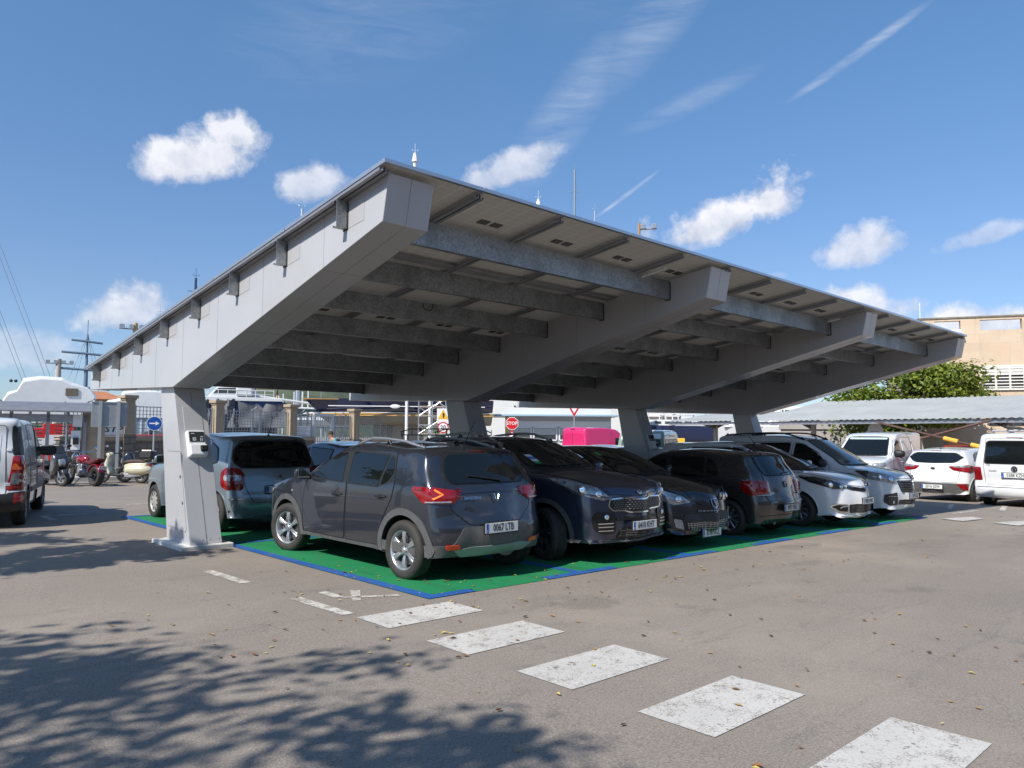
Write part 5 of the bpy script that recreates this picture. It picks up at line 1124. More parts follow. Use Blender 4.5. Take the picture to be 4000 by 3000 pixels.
def left_van():
    P = paint('pure white van paint', (.62,.64,.66), 0, .3, .1)
    K = prof(4.32, .66, .98, 1.02, 1.14, 1.85, 1.68, 1.80, 2.4, 4.18, 1.775, 4.28, 1.20, .60, zb0=.26, tr=.07, fr=.3)
    c = Car('parked_van', 'white delivery van with tall red tail lamps and a black bumper, beside the motorcycles', 'van', P, 4.32, .915, 1.80, .88, 2.70, .315, .2, K, (1.02,1.1), .12, .28, .37, (1.1,.17), (.35,.05), (-2.10,10.86), 73.7, (1.03,1,1))
    c.wheels(mk_tyre(.315, .20, .205), mk_rim(.205, .20, 8, 'cap', mat('steel wheel grey', (.30,.31,.33), .4, .5)), track=.91); c.arch_lip()
    c.doors([([(1.30,.32),(2.20,.32),(2.22,1.05),(2.10,1.66),(1.84,1.60),(1.32,1.18),(1.24,.7)], (2.05,.92))], mt=M_BLK)
    for az in (90, -90):
        c.seams([(az, [(2.26,.34),(3.20,.34),(3.24,1.70),(2.20,1.70)], True)])
        c.strip(MB(), az, [(2.40,1.0),(4.0,1.0)], .05, off=.010, th=.02).obj('sliding_rail', M_BLK, c.root)
        c.strip(MB(), az, [(1.35,.56),(3.1,.56)], .08, off=.012, th=.02).obj('rubbing_strip', M_PLAS, c.root)
        c.patch('blank_side_panel', az, [(3.30,1.12),(4.0,1.12),(3.98,1.62),(3.30,1.62)], P, off=.006, r=.08)
        c.patch('blank_side_panel', az, [(2.34,1.12),(3.12,1.12),(3.12,1.62),(2.26,1.62)], P, off=.006, r=.06)
        c.patch('black_corner_pillar', 145*(1 if az > 0 else -1), [(4.29,.79*(az/90),1.19),(4.08,.90*(az/90),1.19),(4.02,.85*(az/90),1.66),(4.20,.76*(az/90),1.68)], M_BLK, off=.012, r=.03)
    c.glass_set(((1.17,.70),(1.62,.60)), None, [([(1.38,1.17),(2.14,1.09),(2.06,1.60),(1.86,1.57)], [.05,.03,.03,.06], 'side_window')])
    tl = c.both('tail_light', 145, [(4.28,.72,.62),(4.10,.90,.62),(4.02,.905,.80),(4.05,.90,1.18),(4.28,.78,1.18)], M_RED, off=.012, r=.03, dome=.015, step=.05)
    for sd, o in zip((1,-1), tl):
        c.patch('amber_lamp', 145*sd, [(4.27,.76*sd,.96),(4.10,.88*sd,.96),(4.10,.88*sd,1.06),(4.27,.78*sd,1.06)], mat('orange lamp', (.75,.12,.02), .15, 0, .8), off=.030, r=.03, parent=o)
        c.patch('reversing_lamp', 145*sd, [(4.27,.76*sd,.72),(4.12,.88*sd,.72),(4.10,.88*sd,.90),(4.27,.77*sd,.90)], M_CLEAR, off=.030, r=.02, parent=o)
    for k, ys in enumerate(((-.68,-.02),(.02,.68))):
        a, b = ys; d = c.patch('rear_door', 180, [(a,.55),(b,.55),(b,1.68),(a*.94 if k == 0 else a,1.68)] if k == 0 else [(a,.55),(b,.55),(b*.94,1.68),(a,1.68)], P, off=.004, r=.05)
        c.strip(MB(), 180, [(a,.55),(b,.55),(b*(.94 if k else 1),1.68),(a*(1 if k else .94),1.68)], .008, off=.0055, closed=True, r=.05).obj('door_gap', M_GAP, d)
        q = (a+.10, b-.10); c.patch('pressed_panel', 180, [(q[0],1.06),(q[1],1.06),(q[1],1.56),(q[0],1.56)], P, off=.010, r=.08, parent=d)
        for z in (.72,1.28): box_on(c, 'door_hinge', 180, ((-.70 if k == 0 else .70), z), (.07,.05,.02), P, d)
    text_obj('badge_letters', 'CDI', .055, M_ALUD, c.root, c.frame(180, (-.45,.90), .012), .002, sx=1.4)
    c.patch('rear_bumper', 180, [(-.90,.30),(.90,.30),(.90,.56),(-.90,.56)], M_BLK, off=.03, r=.04, th=.06)
    for sd in (1,-1): c.patch('bumper_corner', 130*sd, [(4.26,.70*sd,.30),(3.86,.91*sd,.30),(3.86,.91*sd,.50),(4.1,.91*sd,.60),(4.26,.70*sd,.58)], M_BLK, off=.022, r=.03, th=.05)
    c.both('rear_reflector', 140, [(4.24,.76,.42),(4.14,.86,.42),(4.14,.86,.56),(4.24,.78,.56)], M_RED, off=.034, r=.02)
    c.plate(180, .46, '4471 JKD', y=-.28); c.mirror(1.44, 1.16, M_BLK, sz=1.35)
    box_on(c, 'rear_camera_hood', 180, (0,1.74), (.2,.04,.03), M_BLK); MB().box(-1.55,-.12,1.80,-1.35,.12,1.88).obj('roof_fin', M_WHITE, c.root, bevel=.03)
left_van()

def right_row():
    G = 'vehicles parked facing the carport'
    WP = paint('glossy white paint', (.70,.71,.72), 0, .3, .05); WV = paint('pure white van paint', (.62,.64,.66), 0, .3, .1)
    # white hatchback, tail towards us
    x, y = ray_xy(3648, 26.9)
    c = Car('parked_car', 'small white hatchback with dark lower bumper and oval rear window, tail towards us', 'car', WP, 4.05, .86, 1.455, .82, 2.57, .31, .2,
            prof(4.05, .60, .88, 1.08, 1.03, 1.95, 1.41, 1.455, 2.4, 3.72, 1.36, 3.92, 1.04, .64, zb0=.22, tr=.2), (.96,1.02), .22, .24, .365, (1.1,.16), (.8,.15), (x+2.3, y+.0), -4, (1.17,1.17,1.17), G)
    c.wheels(mk_tyre(.31, .20, .205), mk_rim(.205, .20, 5, 'twin'), track=.855); c.arch_lip()
    c.doors([([(1.30,.28),(2.22,.28),(2.24,.95),(2.14,1.36),(1.9,1.33),(1.32,1.02),(1.26,.7)], (2.05,.84)), ([(2.25,.28),(2.9,.28),(3.0,.58),(3.18,.84),(3.2,1.0),(3.05,1.33),(2.18,1.37),(2.26,.95)], (3.0,.86))], mt=M_CHROME)
    c.glass_set(((1.06,.65),(1.37,.54)), ([(-.50,1.055),(0,1.045),(.50,1.055),(.66,1.19),(.50,1.31),(-.50,1.31),(-.66,1.19)], [.10,0,.10,.02,.08,.08,.02]),
        [([(1.36,1.02),(2.14,1.0),(2.08,1.32),(1.9,1.305)], [.05,.03,.03,.06], 'side_window'), ([(2.26,1.0),(2.98,1.02),(3.0,1.30),(2.2,1.325)], .03, 'side_window'), ([(3.04,1.03),(3.36,1.12),(3.2,1.25),(3.06,1.29)], .04, 'quarter_window')])
    tl = c.both('tail_light', 152, [(3.98,.40,.96),(3.72,.78,1.0),(3.48,.85,.95),(3.50,.855,.86),(3.74,.83,.80),(3.98,.52,.86)], M_RED, off=.012, r=.03, dome=.012)
    for sd, o in zip((1,-1), tl): c.patch('clear_lens', 152*sd, [(3.93,.50*sd,.93),(3.72,.77*sd,.94),(3.66,.80*sd,.985),(3.92,.50*sd,.965)], M_CLEAR, off=.028, r=.02, parent=o)
    c.patch('bumper_insert', 180, [(-.62,.26),(.62,.26),(.78,.40),(.80,.52),(-.80,.52),(-.78,.40)], M_PLAS, off=.012, r=.03)
    c.both('rear_reflector', 160, [(4.0,.56,.50),(3.86,.76,.51),(3.82,.79,.36),(3.9,.70,.35),(3.96,.62,.46)], M_RED, off=.024, r=.01)
    c.plate(180, .42, '2016 JGW'); M = c.frame(180, (0,.90), .01); MB().ell((0,0,0),(.06,.03,.006),18,6,M).obj('emblem', M_BLK, c.root, smooth=True); text_obj('emblem_letters', 'KIA', .03, M_CHROME, c.root, M @ Matrix.Translation((0,0,.008)), .001, sx=1.3)
    box_on(c, 'high_brake_light', 180, (0,1.355), (.26,.02,.016), M_RED); antenna(c, 3.4, 0, .2, .8); wiper(c, 180, [(0,1.06),(.2,1.075),(.38,1.08)], c.rearwin)
    c.seams([(180, [(-.56,.54),(.56,.54),(.62,.80),(.60,1.0),(.58,1.36),(-.58,1.36),(-.60,1.0),(-.62,.80)], True)]); c.mirror(1.38, 1.0, WP)
    # white caddy at the edge of the picture
    x, y = ray_xy(3968, 25.2)
    c = Car('parked_van', 'tall white passenger van with bicycles on its roof, at the far edge of the row', 'van', WP, 4.41, .895, 1.80, .88, 2.68, .32, .2,
            prof(4.41, .62, .94, 1.05, 1.08, 1.85, 1.66, 1.79, 2.4, 4.22, 1.76, 4.36, 1.12, .60, zb0=.24, tr=.08), (1.0,1.06), .14, .25, .375, (1.1,.17), (.35,.06), (x+2.6, y), -3, (1.18,1.18,1.18), G)
    c.wheels(mk_tyre(.32, .20, .21), mk_rim(.21, .20, 5, 'twin'), track=.885); c.arch_lip()
    c.glass_set(((1.11,.68),(1.60,.58)), ([(-.62,1.08),(.62,1.08),(.60,1.60),(-.60,1.60)], [.05,.05,.10,.10]), [([(1.4,1.1),(2.15,1.06),(2.08,1.58),(1.88,1.56)], .04, 'side_window'), ([(2.3,1.06),(3.15,1.06),(3.15,1.6),(2.22,1.6)], .04, 'side_window'), ([(3.3,1.06),(4.05,1.08),(4.0,1.6),(3.3,1.6)], .05, 'quarter_window')])
    c.both('tail_light', 158, [(4.34,.70,.66),(4.22,.86,.66),(4.2,.86,.98),(4.34,.72,.98)], M_RED, **REDL)
    c.plate(180, .80, '0388 KZH'); M = c.frame(180, (0,.95), .012); e = MB().lathe([(0,.004),(.062,.003),(.066,0)], 24, M @ Matrix.Rotation(-pi/2, 4, 'X')).obj('emblem', M_BLK, c.root, smooth=True)
    m = MB(); m.lathe([(.058,0),(.06,-.008),(.068,-.008),(.07,0)], 28, M @ Matrix.Rotation(pi/2, 4, 'X')); m.tube([M @ Vector(v) for v in ((-.024,.05,.012),(0,.005,.012),(.024,.05,.012))], .006, 5); m.tube([M @ Vector(v) for v in ((-.048,.026,.012),(-.023,-.046,.012),(0,-.002,.012),(.023,-.046,.012),(.048,.026,.012))], .006, 5); m.obj('emblem_ring', M_CHROME, e, smooth=True)
    text_obj('badge_letters', 'Caddy', .06, M_ALUD, c.root, c.frame(180, (.46,.90), .012), .002, sx=1.1)
    text_obj('badge_letters', 'TDI', .05, M_ALUD, c.root, c.frame(180, (.55,1.03), .012), .002, sx=1.1)
    box_on(c, 'high_brake_light', 180, (0,1.69), (.34,.02,.014), M_REDD); c.strip(MB(), 180, [(-.8,.52),(.8,.52)], .012, off=.02, th=.03).obj('bumper_edge', WP, c.root)
    c.strip(MB(), 180, [(-.8,.42),(-.55,.42)], .02, off=.014).obj('rear_reflector', M_RED, c.root); c.seams([(180, [(-.62,.56),(.62,.56),(.66,1.05),(.62,1.68),(-.62,1.68),(-.66,1.05)], True)])
    m = MB(); z = 1.86
    for x in (-1.6,-.4): m.tube([(x,-.6,z),(x,.6,z)], .025, 6); [m.tube([(x,y_,z),(x,y_,z-.12)], .025, 6) for y_ in (-.6,.6)]
    m.obj('roof_bars', M_ALUD, c.root)
    # bicycles strapped flat on the roof bars
    for k, (oy, hx) in enumerate(((.18,0),(-.28,.1))):
        b = thing('bicycle', ['black folding bicycle lying on the white van roof, on the side of the badge lettering', 'second dark bicycle lying flat on the roof bars of the white van'][k], 'bicycle', (0,0,0)); 
        b.matrix_world = c.root.matrix_basis @ Matrix.Translation((-1.3+hx, oy, 1.93+.06*k)) if False else Matrix.Translation((0,0,0))
        R = Matrix.Translation(c.root.location) @ Matrix.Rotation(c.root.rotation_euler.z, 4, 'Z') @ Matrix.Translation((-1.3+hx, oy, 2.26+.05*k)) @ Matrix.Rotation(.12, 4, 'X')
        b.location = R.translation; b.rotation_euler = R.to_euler()
        for wx in (-.45,.45):
            t = [(wx+.27*cos(a), .27*sin(a)*.9, 0) for a in [2*pi*i/20 for i in range(21)]]; MB().tube(t, .016, 6, cap=False).obj('wheel', M_TYRE, b, smooth=True)
        fr = MB(); fr.tube([(-.45,0,0),(-.1,.02,.03),(.3,.1,.03),(.45,0,0)], .018, 6); fr.tube([(-.1,.02,.03),(-.15,.3,.03)], .015, 6); fr.tube([(.3,.1,.03),(.22,.4,.04),(.22,.4,.2)], .014, 6); fr.obj('frame', M_BLK, b, smooth=True)
        MB().ell((-.16,.34,.04), (.12,.05,.04), 10, 6).obj('saddle', M_BLK, b, smooth=True); MB().tube([(.05,.42,.18),(.22,.43,.24),(.4,.42,.18)], .014, 6).obj('handlebar', M_ALUD, b, smooth=True)
    # white panel van, nose towards us
    x, y = ray_xy(3312, 30.5)
    K = prof(4.89, .70, 1.05, .95, 1.20, 1.75, 1.86, 1.97, 2.3, 4.72, 1.95, 4.84, 1.25, .62, zb0=.26, tr=.06, fr=.26)
    c = Car('parked_van', 'white panel van parked nose towards us with blank pressed side panels', 'van', WV, 4.89, .95, 1.97, .89, 3.0, .33, .21, K, (1.08,1.15), .17, .28, .39, (1.0,.13), (.35,.04), (x+2.8, y+.12), 183, (1.15,1.15,1.15), G)
    c.wheels(mk_tyre(.33, .21, .21), mk_rim(.21, .21, 8, 'cap'), track=.945); c.arch_lip()
    c.doors([([(1.12,.34),(2.08,.34),(2.10,1.12),(1.98,1.78),(1.66,1.72),(1.14,1.22),(1.06,.7)], (1.98,1.02))], mt=WV)
    c.glass_set(((1.23,.74),(1.80,.62)), None, [([(1.26,1.22),(2.02,1.13),(1.94,1.72),(1.68,1.68)], [.05,.03,.03,.06], 'side_window')])
    for az in (90,-90):
        c.seams([(az, [(2.16,.34),(3.22,.34),(3.22,1.82),(2.10,1.82)], True)])
        for a, b in ((2.24,3.14),(3.32,4.62)): c.patch('pressed_panel', az, [(a,1.16),(b,1.16),(b,1.74),(a,1.74)], WV, off=.012, r=.05)
        c.strip(MB(), az, [(1.1,1.08),(4.7,1.10)], .014, off=.010, th=.02).obj('side_crease', mat('crease shadow grey', (.36,.37,.38), .5), c.root)
    c.both('headlight', 34, [(.10,.55,.80),(.40,.86,.84),(.46,.90,1.02),(.16,.58,.98)], M_CLEAR, off=.012, r=.04, dome=.012); c.patch('grille', 0, [(-.5,.84),(.5,.84),(.5,.98),(-.5,.98)], M_GREY, off=.01, r=.02)
    c.mirror(1.34, 1.22, M_BLK, sz=1.5); c.plate(0, .5, '5532 FBN')
    c.patch('sun_strip', 0, [(-.60,1.735),(.60,1.735),(.59,1.795),(-.59,1.795)], mat('pale green sun strip', (.42,.52,.50), .2), off=.0115, parent=c.windscreen)
    # red and black crossover behind the hatchback
    x, y = ray_xy(3765, 35)
    simple('parked_car', 'red crossover with a dark roof and roof rails, behind the small white hatchback', 'car', paint('brick red paint', (.35,.05,.035), .1, .3, .1), 4.3, .9, 1.66, .88, 2.6, .34, prof(4.3,.66,.98,1.1,1.12,1.95,1.58,1.66,2.5,3.9,1.56,4.15,1.15,.7), (1.0,1.08), .18, (x, y), 196, (1.12,1.12,1.12), G, None,
           [([(1.45,1.12),(2.2,1.08),(2.14,1.5),(1.95,1.48)], .04, 'side_window'), ([(2.3,1.08),(3.1,1.1),(3.1,1.5),(2.24,1.52)], .04, 'side_window')], ((1.14,.70),(1.53,.6)), ([(-.55,1.15),(.55,1.15),(.5,1.48),(-.5,1.48)], .08),
           [('roof_skin', 'T', [(2.1,-.60),(2.1,.60),(3.7,.60),(3.7,-.60)], M_BLK, dict(off=.006, r=.05))] if False else [('headlight', 35, [(.1,.5,.8),(.4,.85,.85),(.4,.85,.98),(.1,.5,.92)], M_CLEAR, REDL)], mirror=(1.5,1.1,M_BLK))
right_row()

def yard_vehicles():
    # bright pink van
    x, y = ray_xy(2262, 37)
    PK = paint('bright pink paint', (.62,.015,.13), 0, .35, .05)
    K = [(.14,.26,.1,.03,.3),(.04,.34,.26,.02,.5),(0,.6,.28,0,.6),(.03,.85,.26,0,.55),(.2,1.02,.16,-.06,.35),(.6,1.18,.04,-.07,.24),(.9,1.3,.12,-.06,.3),(1.25,1.7,.14,-.05,.3),(1.55,2.15,.14,-.06,.3),(1.85,2.36,.06,-.08,.25),(2.4,2.44,0,-.07,.2),(3.6,2.45,0,-.07,.2),(3.92,2.43,-.04,-.06,.2),(3.98,2.36,-.07,-.03,.24),(4.0,1.8,-.07,0,.24),(4.02,1.0,-.07,0,.24),(4.04,.55,-.08,0,.3),(4.0,.32,-.07,.02,.3),(3.92,.26,-.04,.03,.2)]
    c = Car('parked_van', 'bright pink high roofed van with blue lettering on its rear door', 'van', PK, 4.04, 1.0, 2.45, .9, 2.3, .35, .22, K, (1.2,1.2), .10, .3, .42, (1.0,.14), (.3,.03), (x+1.6, y-.2), -10)
    c.wheels(mk_tyre(.35, .22, .22), mk_rim(.22, .22, 8, 'cap'), track=.99)
    c.glass_set(((1.4,.8),(2.05,.75)), None, [([(1.5,1.3),(2.1,1.25),(2.05,1.95),(1.75,1.9)], .05, 'side_window')])
    c.seams([(180, [(-.8,.5),(-.01,.5),(-.01,2.25),(-.8,2.25)], True), (180, [(.8,.5),(.01,.5),(.01,2.25),(.8,2.25)], True), (-90, [(2.3,.5),(2.3,2.3)], False), (-90, [(2.4,1.2),(3.9,1.2)], False), (180, [(-.78,1.55),(.78,1.55)], False)])
    BL = mat('blue violet lettering', (.10,.05,.45), .5)
    text_obj('van_lettering', 'HG', .46, BL, c.root, c.frame(180, (-.28,1.12), .016), .002, sx=1.1, bold=.012); 
    m = MB()
    for k in range(4): c.strip(m, 180, [(.22,1.02+k*.08),(.66,1.02+k*.08)], .02, off=.01); c.strip(m, -90, [(2.9,1.1+k*.1),(3.7,1.1+k*.1)], .03, off=.01)
    m.obj('lettering_lines', BL, c.root)
    c.both('tail_light', 160, [(3.98,.90,.95),(3.94,.98,.95),(3.94,.98,1.45),(3.98,.90,1.45)], M_WHITE, off=.012, r=.02); box_on(c, 'high_brake_light', 180, (0,2.36), (.3,.05,.03), M_REDD)
    # white roofed off-roader, pale green body
    x, y = ray_xy(2520, 27)
    GP = paint('sage green paint', (.20,.27,.19), 0, .4, .1); WR = paint('satin white paint', (.66,.68,.70), 0, .32, .08)
    K = [(.1,.5,.04,.03,.1),(0,.55,.05,.0,.12),(0,.9,.05,0,.12),(.03,1.12,.05,-.03,.12),(.3,1.17,.0,-.04,.1),(.9,1.2,0,-.04,.1),(1.25,1.22,.03,-.04,.1),(1.33,1.5,.04,-.03,.1),(1.42,1.86,.05,-.04,.12),(1.55,1.98,.02,-.05,.16),(2.2,2.02,0,-.05,.16),(3.5,2.02,0,-.05,.16),(4.3,1.99,-.02,-.05,.14),(4.42,1.9,-.05,-.02,.14),(4.45,1.4,-.05,0,.12),(4.46,.8,-.05,0,.12),(4.44,.55,-.04,.02,.1),(4.36,.5,-.03,.03,.1)]
    c = Car('parked_off_roader', 'boxy pale green off roader with a white roof, behind the third pillar', 'off-roader', GP, 4.46, .86, 2.02, .75, 2.79, .38, .22, K, (1.2,1.2), .10, .5, .47, (.6,.03), (.3,.02), (x, y), 205)
    c.wheels(mk_tyre(.38, .22, .21), mk_rim(.21, .22, 8, 'cap'), track=.86)
    W3 = [([(1.55,1.28),(2.2,1.28),(2.2,1.72),(1.62,1.72)], .03, 'side_window'), ([(2.32,1.28),(3.0,1.28),(3.0,1.72),(2.32,1.72)], .03, 'side_window'), ([(3.15,1.28),(4.3,1.28),(4.25,1.72),(3.15,1.72)], .05, 'side_window')]
    c.glass_set(((1.32,.66),(1.72,.64)), ([(-.5,1.3),(.5,1.3),(.5,1.72),(-.5,1.72)], .05), W3, M_GLASSL)
    c.patch('white_roof', 'T', [(1.6,-.66),(1.6,.66),(4.3,.66),(4.3,-.66)], WR, off=.03, r=.08, th=.05, step=.15)
    for az in (90,-90,0,180): c.patch('white_roof_side', az, ([(1.52,1.76),(4.38,1.76),(4.34,1.93),(1.56,1.93)] if abs(az) == 90 else [(-.70,1.76),(.70,1.76),(.66,1.93),(-.66,1.93)]), WR, off=.012, r=.03, step=.12)
    for az in (90,-90): c.patch('alpine_window', az, [(2.5,1.83),(3.6,1.83),(3.6,1.9),(2.5,1.9)], M_GLASS, off=.016, r=.03, step=.1)
    c.both('headlight', 0, [(.50,.84),(.70,.84),(.70,1.02),(.50,1.02)], M_CLEAR, off=.02, r=.08); c.patch('grille', 0, [(-.42,.75),(.42,.75),(.42,1.08),(-.42,1.08)], M_GREY, off=.02, r=.02)
    # white hatchback and a delivery van inside the yard, seen through the railings
    x, y = ray_xy(1280, 52); simple('parked_car', 'white car inside the boatyard, seen through the railings of the gate', 'car', paint('glossy white paint', (.7,.71,.72), 0, .3, .05), 4.2, .87, 1.50, .85, 2.6, .31, prof(4.2,.6,.9,1.05,1.05,1.95,1.44,1.5,2.4,3.75,1.41,4.0,1.04,.66), (.97,1.03), .20, (x, y), 20, (1,1,1), None, None,
        [([(1.38,1.04),(2.2,1.01),(2.14,1.36),(1.92,1.34)], .04, 'side_window'), ([(2.3,1.01),(3.0,1.03),(3.05,1.34),(2.25,1.37)], .03, 'side_window')], ((1.07,.66),(1.37,.54)), ([(-.55,1.08),(.55,1.08),(.5,1.36),(-.5,1.36)], .08), [('tail_light', 150, [(4.1,.5,.95),(3.8,.8,.95),(3.8,.8,.78),(4.1,.5,.78)], M_RED, REDL)])
yard_vehicles()
# ------------------------------------------------------------------ motorcycles and scooters
def wheel_at(par, x, r, w, rim=.6, mt=None, steer=0):
    e = sub('wheel', par, (x, 0, r), (0, 0, steer)); h = w/2
    MB().lathe([(r*rim,-h*.7),(r*.8,-h),(r-.02,-h*.85),(r-.004,-h*.4),(r,0),(r-.004,h*.4),(r-.02,h*.85),(r*.8,h),(r*rim,h*.7)], 28).obj('tyre', M_TYRE, e, smooth=True)
    m = MB().lathe([(r*rim+.004,-h*.6),(r*rim+.004,h*.6),(r*rim-.02,h*.5),(r*rim-.02,-h*.5)], 28, closed=True)
    for k in range(5):
        M = Matrix.Rotation(2*pi*k/5, 4, 'Y'); m.box(-.012,-.02,.02,.012,.02,r*rim-.01, M)
    m.lathe([(0,-.05),(.035,-.05),(.035,.05),(0,.05)], 12); m.obj('rim', mt or M_RIMD, e); return e
def scooter(label, col, loc, head, kind='maxi', lean=6, box=False, plate=None, screen=True):
    T = thing('motor_scooter', label, 'scooter', (loc[0], loc[1], gz(*loc)+(loc[2] if len(loc) > 2 else 0)), radians(head), 'motorcycles parked along the kerb')
    T.rotation_euler = (radians(lean), 0, radians(head))
    P = mat(col[0], col[1], .3, .1, 1); D = M_BLK
    r = .27 if kind == 'maxi' else .245; wb = .72
    wheel_at(T, wb, r, .12, .62, M_ALUD, .35); wheel_at(T, -wb*.92, r, .13, .6)
    def slab(poly, w, nm, mt, par=T, bev=.035, w2=None): return MB().prism(poly, -w, w, 'y').obj(nm, mt, par, smooth=True, bevel=bev, ang=60)
    if kind == 'maxi':
        slab([(.34,.30),(.62,.42),(.82,.62),(.80,.86),(.66,1.02),(.50,.98),(.40,.70),(.30,.52)], .21, 'front_fairing', P, bev=.07)
        slab([(.78,.60),(.86,.66),(.83,.82),(.76,.84)], .10, 'headlight', M_CLEAR, bev=.03)
        slab([(.58,.50),(.92,.52),(1.02,.40),(.98,.37),(.84,.46),(.62,.44)], .07, 'front_mudguard', P, bev=.03)
        slab([(-.95,.62),(-.25,.50),(.30,.34),(.34,.24),(-.45,.26),(-.70,.42),(-1.0,.70)], .18, 'body_panel', P, bev=.06)
        slab([(-1.02,.72),(-.40,.74),(-.20,.68),(.05,.66),(.02,.60),(-.30,.58),(-.98,.64)], .15, 'seat', M_BLK, bev=.05)
        slab([(-1.08,.72),(-.98,.62),(-.94,.68),(-1.02,.78)], .10, 'tail_light', M_RED, bev=.02)
        if screen: slab([(.68,1.0),(.62,1.02),(.50,1.22),(.53,1.23)], .17, 'windscreen', mat('smoked screen', (.03,.035,.04), .08), bev=.02)
    else:
        slab([(.36,.24),(.56,.34),(.58,.60),(.50,.88),(.42,.90),(.46,.58),(.34,.34)], .19, 'leg_shield', P, bev=.05)
        slab([(.50,.46),(.76,.56),(.98,.46),(1.0,.30),(.94,.30),(.84,.44),(.60,.40)], .085, 'front_mudguard', P, bev=.05)
        slab([(.36,.22),(.36,.29),(-.10,.30),(-.10,.22)], .15, 'footboard', D, bev=.02)
        MB().ell((-.52,0,.44), (.50,.23,.20), 16, 10).obj('body_panel', P, T, smooth=True); slab([(-.85,.48),(-.10,.28),(-.06,.60),(-.30,.68),(-.86,.70)], .13, 'seat_base', P, bev=.06)
        slab([(-.84,.70),(-.55,.78),(-.20,.76),(-.02,.70),(-.06,.64),(-.80,.64)], .14, 'seat', mat('brown seat', (.06,.03,.022), .6), bev=.05)
        MB().ell((-.93,0,.60), (.05,.08,.05), 12, 8).obj('tail_light', M_RED, T, smooth=True); MB().ell((.50,0,.93), (.12,.12,.09), 14, 8).obj('headset', P, T, smooth=True)
        MB().ell((.60,0,.94), (.04,.07,.07), 12, 8).obj('headlight', M_CLEAR, T, smooth=True)
    slab([(-.30,.16),(.05,.18),(.05,.32),(-.30,.34),(-.70,.30),(-.72,.22)], .11, 'engine', M_ALUD, bev=.04)
    MB().tube([(-.10,-.15,.22),(-.45,-.20,.24),(-.85,-.20,.34)], .045, 10).obj('exhaust_pipe', M_ALUD, T, smooth=True)
    MB().tube([(wb,.07,r),(wb-.10,.07,.62),(wb-.16,.05,.82)], .022, 8).tube([(wb,-.07,r),(wb-.10,-.07,.62),(wb-.16,-.05,.82)], .022, 8).obj('front_fork', M_ALU, T, smooth=True)
    hb = MB().tube([(.36,.34,1.0),(.46,.22,.99),(.50,0,.96),(.46,-.22,.99),(.36,-.34,1.0)], .015, 8).obj('handlebar', D, T, smooth=True)
    for s in (1,-1):
        MB().tube([(.38,.32*s,1.0),(.34,.35*s,1.0),(.26,.36*s,1.0)], .019, 8).obj('grip', D, hb); MB().tube([(.42,.26*s,1.0),(.40,.34*s,1.14)], .007, 6).obj('mirror_stem', D, hb)
        MB().ell((.40,.38*s,1.18), (.02,.075,.045), 12, 8).obj('mirror', M_MIRR if kind != 'maxi' else D, hb, smooth=True)
    MB().tube([(-.05,.10,.22),(.0,.14,.02),(-.02,.18,.01)], .012, 6).tube([(-.05,-.10,.22),(.0,-.14,.02)], .012, 6).obj('centre_stand', D, T)
    if box:
        b = MB().prism([(-.62,.80),(-.60,.98),(-.68,1.06),(-.98,1.06),(-1.05,.98),(-1.04,.80)], -.21, .21, 'y').obj('top_case', M_BLK, T, smooth=True, bevel=.04, ang=60)
        MB().box(-1.0,-.17,1.045,-.66,.17,1.085).obj('case_lid_panel', mat('cream scooter paint', (.62,.58,.42), .3), b, bevel=.03); MB().tube([(-.55,.1,.72),(-.95,.1,.80)], .012, 6).tube([(-.55,-.1,.72),(-.95,-.1,.80)], .012, 6).obj('rear_rack', M_CHROME, T)
    if plate:
        M = face_matrix((-1.06,0,.50), (0,-1,0), (-.35,0,1)); p = MB().box(-.11,-.08,-.004,.11,.08,.004, M).obj('number_plate', mat('plate white', (.66,.67,.66), .35), T)
        MB().box(-.105,-.075,.004,-.075,.075,.006, M).obj('blue_band', mat('plate blue', (.01,.08,.42), .4), p)
        for k, s in enumerate(plate): text_obj('plate_characters', s, .085, M_BLK, p, M @ Matrix.Translation((.01,.035-.07*k,.005)), .0006, sx=.8)
        MB().tube([(-.9,0,.62),(-1.05,0,.56)], .02, 6).obj('plate_bracket', D, T)
    return T
